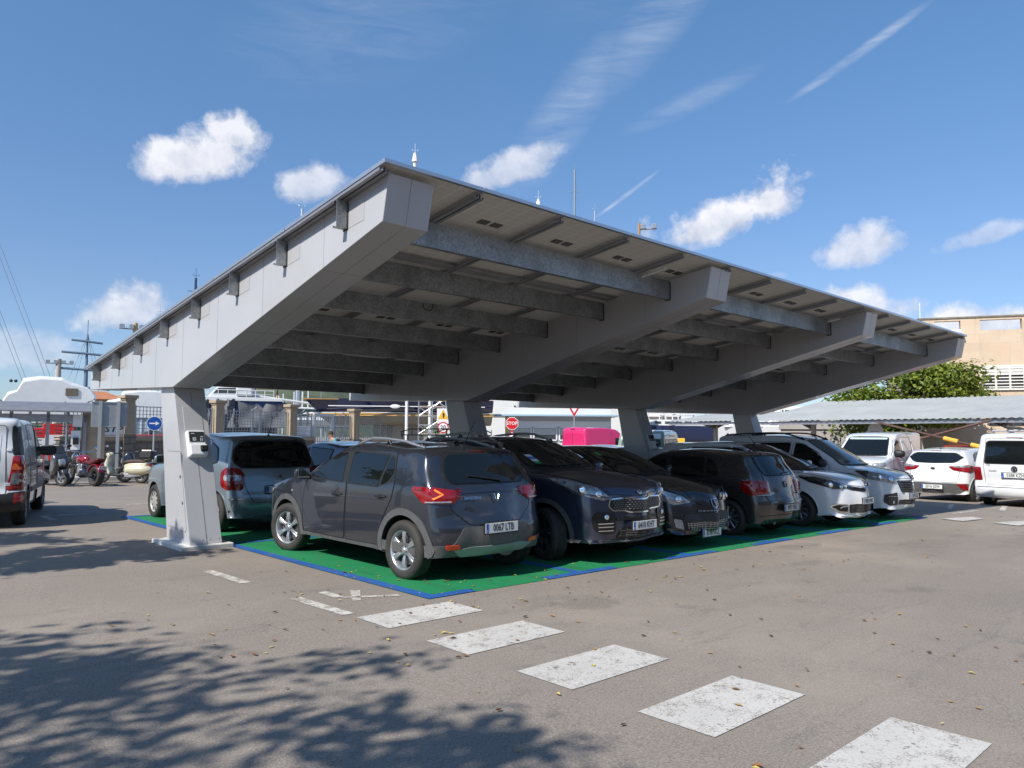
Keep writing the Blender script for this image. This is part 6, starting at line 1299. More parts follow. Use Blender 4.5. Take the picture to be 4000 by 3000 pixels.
def cruiser():
    loc = ray_xy(338, 27.0); T = thing('motorcycle', 'dark red cruiser motorcycle with a fat rear tyre and wide chrome handlebar', 'motorcycle', (*loc, gz(*loc)), radians(118), 'motorcycles parked along the kerb')
    T.rotation_euler = (radians(5), 0, radians(104))
    R = mat('candy red', (.30,.008,.02), .2, .3, 1)
    wheel_at(T, .85, .31, .10, .62, M_CHROME); wheel_at(T, -.75, .31, .22, .58)
    MB().ell((.12,0,.80), (.34,.15,.15), 18, 12).obj('fuel_tank', R, T, smooth=True)
    MB().prism([(-.20,.66),(-.55,.62),(-.85,.74),(-.95,.84),(-.80,.86),(-.40,.76),(-.16,.78)], -.14, .14, 'y').obj('seat', mat('oxblood seat', (.09,.012,.016), .5), T, smooth=True, bevel=.05, ang=60)
    t = [(-.75+.36*cos(a), .31+.36*sin(a)) for a in [radians(20+14*k) for k in range(11)]]; u = [(-.75+.33*cos(a), .31+.33*sin(a)) for a in [radians(160-14*k) for k in range(11)]]
    MB().prism(t+u, -.13, .13, 'y').obj('rear_mudguard', R, T, smooth=True, bevel=.01)
    e = MB(); e.ell((.05,0,.40), (.20,.16,.18), 14, 10); e.box(-.05,-.12,.40,.20,.12,.66); e.obj('engine', M_ALUD, T, smooth=True, bevel=.02, ang=40)
    MB().tube([(.15,-.16,.40),(-.1,-.20,.26),(-.85,-.20,.28)], .05, 10).tube([(.15,-.16,.50),(-.2,-.22,.36),(-.9,-.22,.38)], .045, 10).obj('exhaust_pipe', M_CHROME, T, smooth=True)
    MB().tube([(.85,.09,.31),(.50,.09,1.0)], .024, 8).tube([(.85,-.09,.31),(.50,-.09,1.0)], .024, 8).obj('front_fork', M_CHROME, T, smooth=True)
    MB().ell((.64,0,.88), (.09,.10,.10), 14, 10).obj('headlight', M_CHROME, T, smooth=True)
    h = MB().tube([(.28,.46,1.04),(.42,.30,1.06),(.50,.10,1.02),(.50,-.10,1.02),(.42,-.30,1.06),(.28,-.46,1.04)], .018, 8).obj('handlebar', M_CHROME, T, smooth=True)
    for s in (1,-1): MB().tube([(.40,.34*s,1.06),(.38,.46*s,1.16)], .008, 6).obj('mirror_stem', M_CHROME, h); MB().ell((.38,.50*s,1.18), (.02,.08,.05), 12, 8).obj('mirror', M_CHROME, h, smooth=True)
    MB().tube([(.3,0,.9),(.1,0,.62),(-.3,0,.5),(-.75,0,.31)], .028, 8).tube([(.2,.1,.3),(-.3,.1,.26),(-.75,.1,.31)], .022, 8).obj('frame', M_BLK, T, smooth=True)
    MB().ell((-.99,0,.66), (.04,.07,.035), 10, 6).obj('tail_light', M_RED, T, smooth=True)
    M = face_matrix((-1.06,0,.54), (0,-1,0), (-.3,0,1)); p = MB().box(-.12,-.085,-.004,.12,.085,.004, M).obj('number_plate', mat('plate white', (.66,.67,.66), .35), T)
    MB().box(-.115,-.08,.004,-.08,.08,.006, M).obj('blue_band', mat('plate blue', (.01,.08,.42), .4), p)
    for k, s in enumerate(('1906', '9512')): text_obj('plate_characters', s, .085, M_BLK, p, M @ Matrix.Translation((.012,.036-.075*k,.005)), .0006, sx=.8)
    MB().tube([(-.1,.12,.25),(-.05,.28,.02)], .012, 6).obj('side_stand', M_BLK, T)
cruiser()
CR = ('cream scooter paint', (.62,.58,.42)); BK = ('black scooter paint', (.015,.016,.02)); GY = ('grey scooter paint', (.16,.165,.175))
scooter('grey and black maxi scooter facing the car park, next to the white delivery van', ('charcoal scooter paint', (.035,.038,.046)), (*ray_xy(226, 27.2),), -82, 'maxi', 6)
scooter('cream retro scooter with a brown seat and a black top case', CR, (*ray_xy(492, 28.0),), 132, 'retro', 6, True, ('9162', 'HZC'))
scooter('black scooter with its rear towards the cream retro scooter, partly behind the silver blue car', BK, (*ray_xy(590, 28.6),), 150, 'maxi', 6, screen=False)
scooter('black scooter under the canopy edge, in front of the gate wall', ('dark green scooter paint', (.012,.02,.018)), (*ray_xy(1185, 27),), 80, 'maxi', 6, screen=False)
scooter('small black moped nearest the railed gate, behind the dark blue hatchback', BK, (*ray_xy(1262, 29),), 100, 'retro', 5)
# ------------------------------------------------------------------ walls, fences, boatyard, buildings
def m_blocks(name, c1, c2, mortar, w, h, ms=.012, var=.5, rough=.85, axis='xz', stain=0):
    m = bpy.data.materials.new(name); m.use_nodes = True; t = NT(m.node_tree)
    b = t.new('ShaderNodeBsdfPrincipled', Roughness=rough); o = t.new('ShaderNodeOutputMaterial'); t.l.new(b.outputs[0], o.inputs[0])
    tc = t.new('ShaderNodeTexCoord'); v = tc.outputs['Object']; mp = t.new('ShaderNodeMapping'); t.l.new(v, mp.inputs[0]); mp.inputs['Rotation'].default_value = (radians(90), 0, 0)
    br = t.new('ShaderNodeTexBrick'); t.l.new(mp.outputs[0], br.inputs[0])
    for k, val in (('Color1',(*c1,1)),('Color2',(*c2,1)),('Mortar',(*mortar,1)),('Scale',1.0),('Mortar Size',ms),('Brick Width',w),('Row Height',h)): br.inputs[k].default_value = val
    n = t.noise(v, 1.1, 6, .65); c = t.mix(t.m('MULTIPLY', t.m('SUBTRACT', n, .45), 1.8, clamp=True), br.outputs[0], (c1[0]*1.12,c1[1]*.92,c1[2]*.8,1))
    if stain:
        n2 = t.new('ShaderNodeMapping'); t.l.new(v, n2.inputs[0]); n2.inputs['Scale'].default_value = (1.5, 1.5, .25); s = t.noise(n2.outputs[0], 1.2, 6, .65)
        c = t.mix(t.m('MULTIPLY', t.m('SUBTRACT', s, .52), 3.0*stain, clamp=True), c, tuple(k*.45 for k in c1)+(1,))
    t.l.new(c, b.inputs['Base Color']); bp = t.new('ShaderNodeBump', Strength=.4, Distance=.02); t.l.new(t.m('ADD', br.outputs[1], t.noise(v, 25, 4)), bp.inputs['Height']); t.l.new(bp.outputs[0], b.inputs['Normal']); return m
M_SAND = m_blocks('sandstone blocks', (.55,.43,.31), (.60,.48,.355), (.58,.465,.345), 1.1, .55, .014, stain=.8)
M_RUB = m_blocks('grey stone wall', (.155,.13,.105), (.21,.18,.145), (.12,.105,.09), .55, .28, .03)
M_PIL = mat('carved sandstone', (.36,.285,.205), .85, 0, 0, .15, 3, .3, 30)
M_REND = mat('grey render', (.34,.32,.31), .85, 0, 0, .12, 1.2)
M_RAIL = mat('grey painted railing', (.36,.38,.39), .45, .3)
M_SHRINK = mat('white shrink wrap', (.66,.67,.68), .35, 0, .2, .04, 2, .9, 3.5)
M_HULLW = mat('white gelcoat', (.66,.67,.68), .15, 0, .5)
M_NAVY = mat('navy blue hull', (.008,.022,.085), .10, 0, 1)
M_TARP = mat('grey tarpaulin', (.13,.135,.145), .8, 0, 0, .3, 2, .8, 3)
M_WOOD = mat('varnished mast wood', (.42,.25,.10), .4)
M_WALLW = mat('white render wall', (.62,.62,.60), .8, 0, 0, .05, 1)
M_GLASSB = mat('building glass', (.04,.055,.06), .05, 0, 0, spec=.8)

FO = Vector((5.9, 29.6)); FD = Vector((1, .15)).normalized(); FN = Vector((-FD.y, FD.x))     # line of the boatyard wall
def on_line(u, off=0):
    d = Vector(ray_xy(u, 1))-Vector((CAM.x, CAM.y)); p = Vector((CAM.x, CAM.y)); q = FO+FN*off-p
    den = d.x*FD.y-d.y*FD.x; t = (q.x*FD.y-q.y*FD.x)/den; r = p+d*t; return (r-FO).dot(FD), t
def FM(s, off=0, z=0): p = FO+FD*s+FN*off; return Matrix(((FD.x, FN.x, 0, p.x), (FD.y, FN.y, 0, p.y), (0, 0, 1, z), (0, 0, 0, 1)))
def flz(s): p = FO+FD*s; return gz(p.x, p.y)+.1
def fthing(name, label, cat, s, off=0, group=None):
    T = thing(name, label, cat, (0,0,0), 0, group); M = FM(s, off, flz(s)); T.location = M.translation; T.rotation_euler = (0, 0, atan2(FD.y, FD.x)); return T

pil_u = [505, 855, 1142, 1388, 1604, 2698, 2821, 2959]
ps = [on_line(u)[0] for u in pil_u]
def build_wall():
    s0, s1 = on_line(235)[0], on_line(1068)[0]
    gate = (on_line(1228)[0], on_line(1306)[0])
    for a, b, lab in ((s0, on_line(1226)[0], 'low grey stone wall with a coping, behind the motorcycles'), (gate[1]+.1, on_line(1690)[0], 'low grey stone wall right of the railed gate'), (on_line(2560)[0], on_line(3010)[0], 'far stretch of low stone wall behind the small carport')):
        T = fthing('stone_wall', lab, 'wall', a); n = b-a; z1 = 1.22
        MB().box(0,-.18,-.2,n,.18,z1).obj('wall_face', M_RUB, T); MB().box(-.02,-.23,z1,n+.02,.23,z1+.2).obj('coping', M_PIL, T, bevel=.02)
    proto = None
    labs = ['fluted sandstone pillar beside the blue arrow sign', 'fluted sandstone pillar just right of the nearest canopy column', 'fluted sandstone pillar above the silver blue car roof edge', 'fluted sandstone pillar right of the person in teal', 'fluted sandstone pillar next to the scaffolding', 'fluted sandstone pillar under the small carport end', 'fluted sandstone pillar just left of the last canopy column', 'farthest fluted sandstone pillar, right of the last canopy column']
    for s, lab, u in zip(ps, labs, pil_u):
        T = fthing('stone_pillar', lab, 'pillar', s, 0, 'fluted pillars along the boatyard wall')
        if proto is None:
            P = []; n = 32; hw = .21
            for k in range(n):
                a = 2*pi*k/n; c_, s_ = cos(a), sin(a); q = hw/max(abs(c_), abs(s_)); P.append((c_*q*(1-.05*(k % 2)), s_*q*(1-.05*(k % 2))))
            b1 = MB().prism(P, 1.55, 3.02, 'z').obj('shaft', M_PIL, T); b2 = MB().box(-.27,-.27,-.2,.27,.27,1.55).obj('plinth', M_RUB, T, bevel=.015)
            b3 = MB().box(-.25,-.25,3.02,.25,.25,3.10).box(-.31,-.31,3.10,.31,.31,3.25).obj('capital', M_PIL, T, bevel=.02); proto = (b1, b2, b3)
        else:
            for q in proto: c = q.copy(); COL.objects.link(c); c.parent = T
    def mesh_panel(a, b, lab, z0=1.42, z1=2.78, off=0, cell=.16):
        T = fthing('railing_panel', lab, 'railing', a, off, 'grid railings on the boatyard wall'); n = b-a
        f = MB()
        for x in (.02, n-.02): f.box(x-.03,-.03,z0,x+.03,.03,z1+.05)
        f.box(.05,-.025,z1-.04,n-.05,.025,z1); f.box(.05,-.025,z0+.02,n-.05,.025,z0+.06); f.obj('rail_frame', M_RAIL, T)
        g = MB(); k = int((n-.1)/cell)
        for i in range(1, k+1): x = .05+(n-.1)*i/(k+1); g.box(x-.012,-.012,z0+.06,x+.012,.012,z1-.04)
        kk = int((z1-z0-.1)/cell)
        for j in range(1, kk+1): z = z0+.06+(z1-z0-.1)*j/(kk+1); g.box(.05,-.008,z-.012,n-.05,.008,z+.012)
        g.obj('grid', M_RAIL, T)
        o = MB(); x = n/2
        for dx in (-.22,.22): o.box(x+dx-.02,-.03,z0,x+dx+.02,.03,z1+.1)
        for zc in (z0+.28,): 
            t = [(x+.15*cos(a_), 0, zc+.17*sin(a_)) for a_ in [2*pi*i/14 for i in range(15)]]; o.tube(t, .022, 6, cap=False)
        o.tube([(x-.3,0,z1+.02),(x-.1,0,z1+.12),(x,0,z1+.22),(x+.1,0,z1+.12),(x+.3,0,z1+.02)], .03, 6); o.obj('ornament', M_RAIL, T)
    edges = [s0]+ps[:3]; 
    mesh_panel(s0+.2, ps[0]-.3, 'grid railing left of the pillar by the arrow sign, red crates behind it')
    mesh_panel(ps[0]+.3, ps[1]-.3, 'grid railing partly hidden by the nearest canopy column')
    mesh_panel(ps[1]+.3, ps[2]-.3, 'grid railing in front of the tarpaulin covered motor yacht')
    mesh_panel(ps[2]+.3, gate[0]-.1, 'short grid railing left of the railed gate'); mesh_panel(gate[1]+.1, ps[3]-.3, 'short grid railing right of the railed gate')
    mesh_panel(ps[3]+.3, ps[4]-.3, 'grid railing in front of the navy yacht hull'); mesh_panel(ps[5]+.3, ps[6]-.3, 'grid railing behind the small carport', cell=.2); mesh_panel(ps[6]+.3, ps[7]-.3, 'far grid railing right of the last canopy column', cell=.2)
    T = fthing('barred_gate', 'pale grey gate of upright bars in a heavy frame, with a person passing', 'gate', gate[0]); n = gate[1]-gate[0]
    MB().box(0,-.06,0,.14,.06,2.85).box(n-.14,-.06,0,n,.06,2.85).box(.14,-.06,2.7,n-.14,.06,2.85).obj('gate_frame', mat('pale grey gate paint', (.50,.53,.54), .4), T)
    g = MB(); k = 7
    for i in range(1, k): x = .14+(n-.28)*i/k; g.box(x-.018,-.018,.1,x+.018,.018,2.7)
    g.box(.14,-.02,1.3,n-.14,.02,1.36); g.obj('bars', mat('pale grey gate paint', (.50,.53,.54), .4), T)
    s = on_line(1180)[0]; T = fthing('notice_board', 'small white notice fixed to the railing left of the gate', 'sign', s, -.06)
    MB().box(-.55,-.02,1.55,.55,.02,2.15).obj('board', M_WHITE, T, bevel=.01); m = MB(); [m.box(-.45,-.026,1.62+.07*k,.45-.1*(k % 3),-.021,1.64+.07*k) for k in range(7)]; m.obj('printed_lines', mat('grey print', (.25,.26,.27), .6), T)
build_wall()

def face_cam(x, y): return atan2(CAM.y-y, CAM.x-x)+pi/2     # local -Y looks towards the camera
def sign_thing(name, label, u, d, cat='sign', turn=0, group=None):
    x, y = ray_xy(u, d); T = thing(name, label, cat, (x, y, gz(x, y)), face_cam(x, y)+turn, group); return T
def pole_h(u, v, d, T): return hz(u, v, d)-T.location.z
def disc(mb, z, r, y0, y1, n=32, x=0): mb.add([(x+r*cos(2*pi*k/n), y, z+r*sin(2*pi*k/n)) for y in (y0, y1) for k in range(n)], [tuple(range(n))]+[tuple(range(n, 2*n))[::-1]]+[(k, (k+1) % n, n+(k+1) % n, n+k) for k in range(n)]); return mb
def TX(z, y=-.03, x=0): return Matrix.Translation((x, y, z)) @ Matrix.Rotation(pi/2, 4, 'X')
SB = mat('sign blue', (.012,.075,.33), .35); SR = mat('sign red', (.52,.015,.02), .35); SW = mat('sign white', (.72,.72,.72), .4); SY = mat('sign yellow', (.75,.42,.03), .4); SK = mat('sign black', (.015,.015,.017), .5)
def build_signs():
    d = 29.5; T = sign_thing('arrow_sign', 'round blue sign with a white arrow pointing right, beside the nearest column', 609, d); z = pole_h(609, 1654, d, T)
    MB().tube([(0,.03,0),(0,.03,z+.2)], .032, 10).obj('post', M_RAIL, T); disc(MB(), z, .255, -.012, .0).obj('rim', SW, T); disc(MB(), z, .235, -.016, -.012).obj('face', SB, T)
    MB().prism([(-.16,z-.022),(.04,z-.022),(.04,z-.075),(.165,z),(.04,z+.075),(.04,z+.022),(-.16,z+.022)], -.021, -.017, 'y').obj('arrow', SW, T)
    # back of a large board on two posts
    d = 30.3; T = sign_thing('road_sign_back', 'bare grey back of a large road sign on two tall posts', 432, d, turn=.05); z0, z1 = pole_h(432, 1668, d, T), pole_h(432, 1570, d, T)
    MB().box(-.56,.0,z0,.56,.02,z1).obj('panel_back', mat('galvanised sign back', (.36,.38,.40), .4, .5, 0, .15, 3), T, bevel=.01)
    MB().box(-.33,-.08,0,-.23,-.0,z1+.03).obj('post', M_RAIL, T); MB().box(.24,-.08,0,.34,-.0,z1+.03).obj('post', M_RAIL, T); MB().box(-.56,-.03,z1-.03,.56,0,z1).box(-.56,-.03,z0,.56,0,z0+.03).obj('edge_fold', M_RAIL, T)
    # banner on the railing
    s = on_line(418)[0]; T = fthing('banner', 'white and black shipyard banner hung on the railing behind the road sign', 'banner', s, -.1)
    MB().box(-.95,-.02,1.35,1.0,.0,1.98).obj('white_panel', SW, T); MB().box(-.95,-.02,1.98,-.05,.0,2.75).obj('black_panel', SK, T)
    text_obj('banner_letters', 'STP', .34, SK, T, TX(1.72,-.025,.28), .003, sx=1.4, bold=.006, shear=.2); text_obj('banner_small_letters', 'SHIPYARD PALMA', .085, mat('grey print', (.25,.26,.27), .6), T, TX(1.47,-.025,.3), .002)
    text_obj('banner_letters', 'ACCESO', .22, SW, T, TX(2.52,-.025,-.5), .003, shear=.2); text_obj('banner_letters', 'PEDONAL', .22, SW, T, TX(2.22,-.025,-.5), .003, shear=.2)
    t = [(-.42+.16*cos(a), -.025, 1.70+.17*sin(a)) for a in [radians(60+22*k) for k in range(11)]]; MB().tube(t, .022, 6).obj('logo_arc', SK, T)
    # stop sign, give way, speed limit, warning
    d = 40; T = sign_thing('stop_sign', 'red octagonal STOP sign in front of the white building', 2001, d); z = pole_h(2001, 1654, d, T); MB().tube([(0,.03,0),(0,.03,z)], .035, 8).obj('post', M_RAIL, T)
    o = lambda r: [(r*cos(radians(22.5+45*k)), z+r*sin(radians(22.5+45*k))) for k in range(8)]
    MB().prism(o(.36), -.01, 0, 'y').obj('rim', SW, T); MB().prism(o(.33), -.015, -.011, 'y').obj('face', SR, T); text_obj('sign_letters', 'STOP', .24, SW, T, TX(z,-.019), .002, bold=.004)
    T = sign_thing('warning_sign', 'small white triangular warning sign below the stop sign', 2001, 39); z = pole_h(2001, 1700, 39, T)
    MB().tube([(0,.03,0),(0,.03,z)], .03, 8).obj('post', M_RAIL, T); MB().prism([(-.32,z-.25),(.32,z-.25),(0,z+.3)], -.01, 0, 'y').obj('rim', SR, T); MB().prism([(-.22,z-.19),(.22,z-.19),(0,z+.18)], -.015, -.011, 'y').obj('face', SW, T)
    T = sign_thing('give_way_sign', 'red edged inverted triangle sign above the pink van', 2243, 41); z = pole_h(2243, 1600, 41, T)
    MB().tube([(0,.03,0),(0,.03,z)], .03, 8).obj('post', M_RAIL, T); MB().prism([(-.42,z+.34),(.42,z+.34),(0,z-.4)], -.01, 0, 'y').obj('rim', SR, T); MB().prism([(-.26,z+.25),(.26,z+.25),(0,z-.2)], -.015, -.011, 'y').obj('face', SW, T)
    d = 36; T = sign_thing('speed_limit_sign', 'round 20 speed limit sign under a yellow warning board, left of the second pillar', 1733, d); z = pole_h(1733, 1670, d, T); zt = pole_h(1733, 1625, d, T)
    MB().tube([(0,.03,0),(0,.03,zt+.4)], .035, 8).obj('post', M_RAIL, T); disc(MB(), z, .27, -.012, 0).obj('rim', SR, T); disc(MB(), z, .21, -.016, -.013).obj('face', SW, T); text_obj('sign_numbers', '20', .27, SK, T, TX(z,-.02), .002, bold=.004)
    MB().box(-.3,-.01,zt-.36,.3,.01,zt+.36).obj('warning_board', SW, T); MB().prism([(-.26,zt-.15),(.26,zt-.15),(0,zt+.32)], -.015, -.011, 'y').obj('yellow_triangle', SY, T); MB().prism([(-.02,zt-.1),(.03,zt-.1),(.07,zt+.1),(-.03,zt+.18)], -.02, -.016, 'y').obj('pictogram', SK, T)
    MB().box(-.22,-.01,z-.62,.22,.01,z-.34).obj('lower_plate', SW, T)
    d = 45; T = sign_thing('no_entry_height_sign', 'round red ringed sign on a post by the grey rendered kiosk', 3167, d); z = pole_h(3167, 1652, d, T)
    MB().tube([(0,.03,0),(0,.03,z+.3)], .035, 8).obj('post', M_RAIL, T); disc(MB(), z, .29, -.012, 0).obj('rim', SR, T); disc(MB(), z, .22, -.016, -.013).obj('face', SW, T); text_obj('sign_numbers', '20', .26, SK, T, TX(z,-.02), .002)
    T = sign_thing('round_notice', 'large round white notice on a post under the long carport', 3415, 38, turn=-.5); z = pole_h(3415, 1682, 38, T)
    MB().tube([(0,.05,0),(0,.05,z+.3)], .05, 8).obj('post', M_RAIL, T); disc(MB(), z, .36, -.02, 0).obj('face', SW, T); m = MB(); [m.box(-.2,-.026,z-.05-k*.07,.15,-.021,z-.03-k*.07) for k in range(3)]; m.obj('printed_lines', mat('grey print', (.25,.26,.27), .6), T)
build_signs()

def block(T, name, w, d, z0, z1, mt, x=0, y=0, bev=0): return MB().box(x-w/2, y-d/2, z0, x+w/2, y+d/2, z1).obj(name, mt, T, bevel=bev)
def obj_at(name, label, cat, u, d, rz=None, group=None):
    x, y = ray_xy(u, d); return thing(name, label, cat, (x, y, gz(x, y)), face_cam(x, y) if rz is None else rz, group)
def zz(u, v, d): x, y = ray_xy(u, d); return hz(u, v, d)-gz(x, y)
def hull(T, name, L, B, z0, z1, mt, rake=.25, n=14, sheer=.1, stripe=None, keel=None, dx=0):
    """boat hull along local X, bow at -X"""
    m = MB(); rows = 6; vs = []
    for i in range(n+1):
        t = i/n; w = B/2*min(1, (1-(1-min(1, t*1.9))**2))*(1-.12*max(0, t-.7)/.3)
        for j in range(rows+1):
            s = j/rows; z = z0+(z1-z0)*s+sheer*(1-t)**2*s*(z1-z0); x = dx-L/2+L*t-rake*L*(s-1)*(1-t)*.9 if True else 0; x = dx-L/2+L*t+(1-s)*rake*(z1-z0)*2*(1-t)**3
            vs += [(x, -w*(.35+.65*s**.5), z), (x, w*(.35+.65*s**.5), z)]
    k = 2*(rows+1); f = []
    for i in range(n):
        for j in range(rows):
            a = i*k+2*j; f += [(a, a+2, a+k+2, a+k), (a+1, a+k+1, a+k+3, a+3)]
        a = i*k+2*rows; f.append((a, a+1, a+k+1, a+k)); a = i*k; f.append((a, a+k, a+k+1, a+1))
    a = n*k; f += [(a+2*j, a+2*j+1, a+2*j+3, a+2*j+2) for j in range(rows)]; f += [(2*j, 2*j+2, 2*j+3, 2*j+1) for j in range(rows)]
    m.add(vs, f); return m.obj(name, mt, T, smooth=True, ang=50, weld=True)
def wrapped(label, u0, u1, vt, vb, d, seed):
    u = (u0+u1)/2; T = obj_at('wrapped_boat', label, 'boat', u, d, None, 'boats wrapped in white film'); w = (u1-u0)/FPX*d*1.02; z1 = zz(u, vt, d); z0 = zz(u, vb, d)
    R = random.Random(seed); nx, ny = 13, 4; m = MB(); vs = []
    prof_ = [(-.5,.0,.0),(-.5,.45,.0),(-.46,.62,.06),(-.36,.66,.1),(-.30,.93,.16),(-.12,1.0,.2),(.12,.98,.2),(.22,.90,.16),(.42,.78,.1),(.5,.60,.05),(.5,.0,.0)]
    for y, k in ((-1.9,.94),(-1.7,1),(1.7,1),(1.9,.94)):
        for (px, pz, _) in prof_: vs.append((px*w*(1 if abs(y) < 1.8 else .985)+R.uniform(-.06,.06), y, z0+(z1-z0)*pz*k+R.uniform(-.06,.06)))
    n = len(prof_); f = [(r*n+i, r*n+i+1, (r+1)*n+i+1, (r+1)*n+i) for r in range(3) for i in range(n-1)]+[tuple(range(n)), tuple(range(3*n, 4*n))[::-1]]
    b = m.add(vs, f).obj('film_cover', M_SHRINK, T, smooth=True, bevel=.05, ang=14)
    lg = MB()
    for x in (-.4,-.15,.15,.4):
        for y in (-1.5,1.5): lg.tube([(x*w, y, 0), (x*w*.9, y*.6, z0+.1)], .06, 6)
    lg.obj('cradle_props', M_RAIL, T); return T, w, z0, z1, b
def build_yard():
    T, w, z0, z1, b = wrapped('tall white shrink wrapped boat behind the turnstile shelter', 75, 325, 1478, 1640, 62, 3)
    MB().box(.16*w,-1.98,z0+(z1-z0)*.56,.30*w,-1.92,z0+(z1-z0)*.74).obj('film_window', mat('brown net', (.13,.11,.08), .8), b, bevel=.02)
    wrapped('white wrapped hull beyond the railing, behind the nearest canopy column', 455, 730, 1528, 1642, 58, 8)
    T = obj_at('ochre_house', 'ochre house with a terracotta tiled roof beyond the wrapped boats', 'house', 372, 92); w = 100/FPX*92; z1 = zz(372, 1560, 92)
    block(T, 'wall', w*1.25, 6, 0, z1, mat('ochre wall', (.45,.27,.15), .85, 0, 0, .1, 1), w*.1); zt = zz(372, 1528, 92); TL = mat('terracotta tiles', (.42,.17,.085), .8, 0, 0, .3, 2, .5, 14)
    MB().add([(-w*.75,-3.6,z1-.1),(w*.95,-3.6,z1-.1),(w*.95,3.6,z1-.1),(-w*.75,3.6,z1-.1),(-w*.45,0,zt),(w*.3,0,zt)], [(0,1,5,4),(1,2,5),(2,3,4,5),(3,0,4),(0,3,2,1)]).obj('roof', TL, T)
    for k in range(2): f = block(T, 'window', .9, .12, z1-2.0, z1-.8, M_GLASSB, -.5+k*1.9, -3.05); MB().box(-.95+k*1.9-.55+.5,-3.14,z1-2.1,-.95+k*1.9+.5-.45,-3.02,z1-.7).obj('shutter', M_WALLW, f)
    # turnstile shelter
    d = 32.5; T = obj_at('turnstile_shelter', 'steel canopy over the pedestrian turnstiles, left of the stone wall', 'shelter', 130, d); hw = 185/FPX*d; z0, z1 = zz(130, 1605, d), zz(130, 1572, d)
    A = [(-.9,z0),(-.5,z1-.02),(0,z1+.03),(.5,z1),(.9,z0+.05),(.88,z0+.0),(.5,z1-.06),(0,z1-.03),(-.5,z1-.08),(-.88,z0-.05)]
    MB().prism(A, -hw-1.2, hw, 'x').obj('curved_roof', M_ALUD, T, smooth=True, ang=50); fr = MB()
    for x in (-hw*.9,-hw*.3,hw*.25,hw*.82): fr.box(x-.05,-.5,0,x+.05,-.4,z0); fr.box(x-.05,.4,0,x+.05,.5,z0)
    fr.box(-hw-1,-.5,z0-.4,hw*.85,-.42,z0-.12); fr.obj('posts', M_ALUD, T); tb = MB()
    for x0 in (-hw*.6,-.05,hw*.55):
        for k in range(8): z = .35+k*.25; tb.tube([(x0-.4,-.3,z),(x0+.4,.3,z)], .02, 5); tb.tube([(x0-.4,.3,z+.1),(x0+.4,-.3,z+.1)], .02, 5)
        tb.tube([(x0,0,0),(x0,0,z0)], .05, 8)
    tb.obj('turnstile_arms', M_ALU, T); block(T, 'access_panel', .3, .12, 1.0, 1.7, M_WHITE, hw*.68, -.52); block(T, 'end_wall', .7, .9, 0, z0, M_PIL, hw*.98, .1)
    block(T, 'card_reader', .18, .1, 1.2, 1.45, M_BLK, hw*.68, -.62); t2 = block(T, 'paper_notice', .3, .03, 1.85, 2.3, SW, hw*.70, -.5)
    # red crates, skips and clutter behind the railing
    RC = mat('red crate plastic', (.5,.02,.02), .4); lab = ['red plastic water barrier stacked behind the turnstiles', 'red plastic crate behind the shelter posts', 'red barrier left of the green wheelie bin', 'red plastic barrier under the black banner', 'red and white barrier under the arrow sign']
    for k, (u, v0, v1, w) in enumerate(((178,1672,1735,1.5),(240,1655,1738,1.3),(268,1675,1715,.7),(505,1700,1716,1.2),(600,1698,1716,1.5))):
        d = 41; T = obj_at('barrier', lab[k], 'barrier', u, d, None, 'red plastic barriers in the yard'); z1 = zz(u, v0, d)
        MB().prism([(-.35,0),(.35,0),(.22,z1*.5),(.2,z1),(-.2,z1),(-.22,z1*.5)], -w/2, w/2, 'x').obj('shell', RC, T, bevel=.04); MB().box(-w/2+.1,-.26,z1*.55,w/2-.1,-.24,z1*.75).obj('white_band', SW, T)
    T = obj_at('wheelie_bin', 'green wheeled skip seen through the railing left of the banner', 'bin', 305, 42); z1 = zz(305, 1665, 42); GB = mat('green bin plastic', (.03,.28,.18), .45)
    MB().prism([(-.45,.15),(.45,.15),(.55,z1-.1),(-.55,z1-.1)], -.65, .65, 'x').obj('bin_body', GB, T, bevel=.03); MB().box(-.7,-.6,z1-.1,.7,.6,z1+.03).obj('lid', GB, T, bevel=.04); [MB().lathe([(0,-.03),(.1,-.03),(.1,.03),(0,.03)], 12, Matrix.Translation((x,0,.1))).obj('wheel', M_BLK, T) for x in (-.5,.5)]
    T = obj_at('storage_tent', 'grey tarpaulin tent behind the railing beside the arrow sign', 'tent', 590, 46); z1 = zz(590, 1672, 46); MB().prism([(-2.2,0),(2.2,0),(2.2,z1*.4),(.2,z1),(-2.2,z1*.4)], -1.5, 1.5, 'y').obj('canvas', M_TARP, T, bevel=.05); MB().tube([(0,-1.55,0),(0,-1.55,z1)], .04, 6).obj('tent_pole', M_RAIL, T)
    for k, (u, lab_) in enumerate(((560,'white ribbed cargo container behind the arrow sign'),)):
        T = obj_at('cargo_container', lab_, 'container', u, 50); z1 = zz(u, 1635, 50); P = []; n = 36
        for i in range(n+1): P.append((-3+6*i/n, -1.2+(.05 if i % 2 else 0)))
        MB().prism(P+[(3,1.2),(-3,1.2)], .1, z1, 'z').obj('container_wall', mat('pale blue container', (.40,.47,.52), .5, .1), T); MB().box(-3.02,-1.24,z1,3.02,1.24,z1+.08).obj('container_roof', M_WHITE, T)
build_yard()

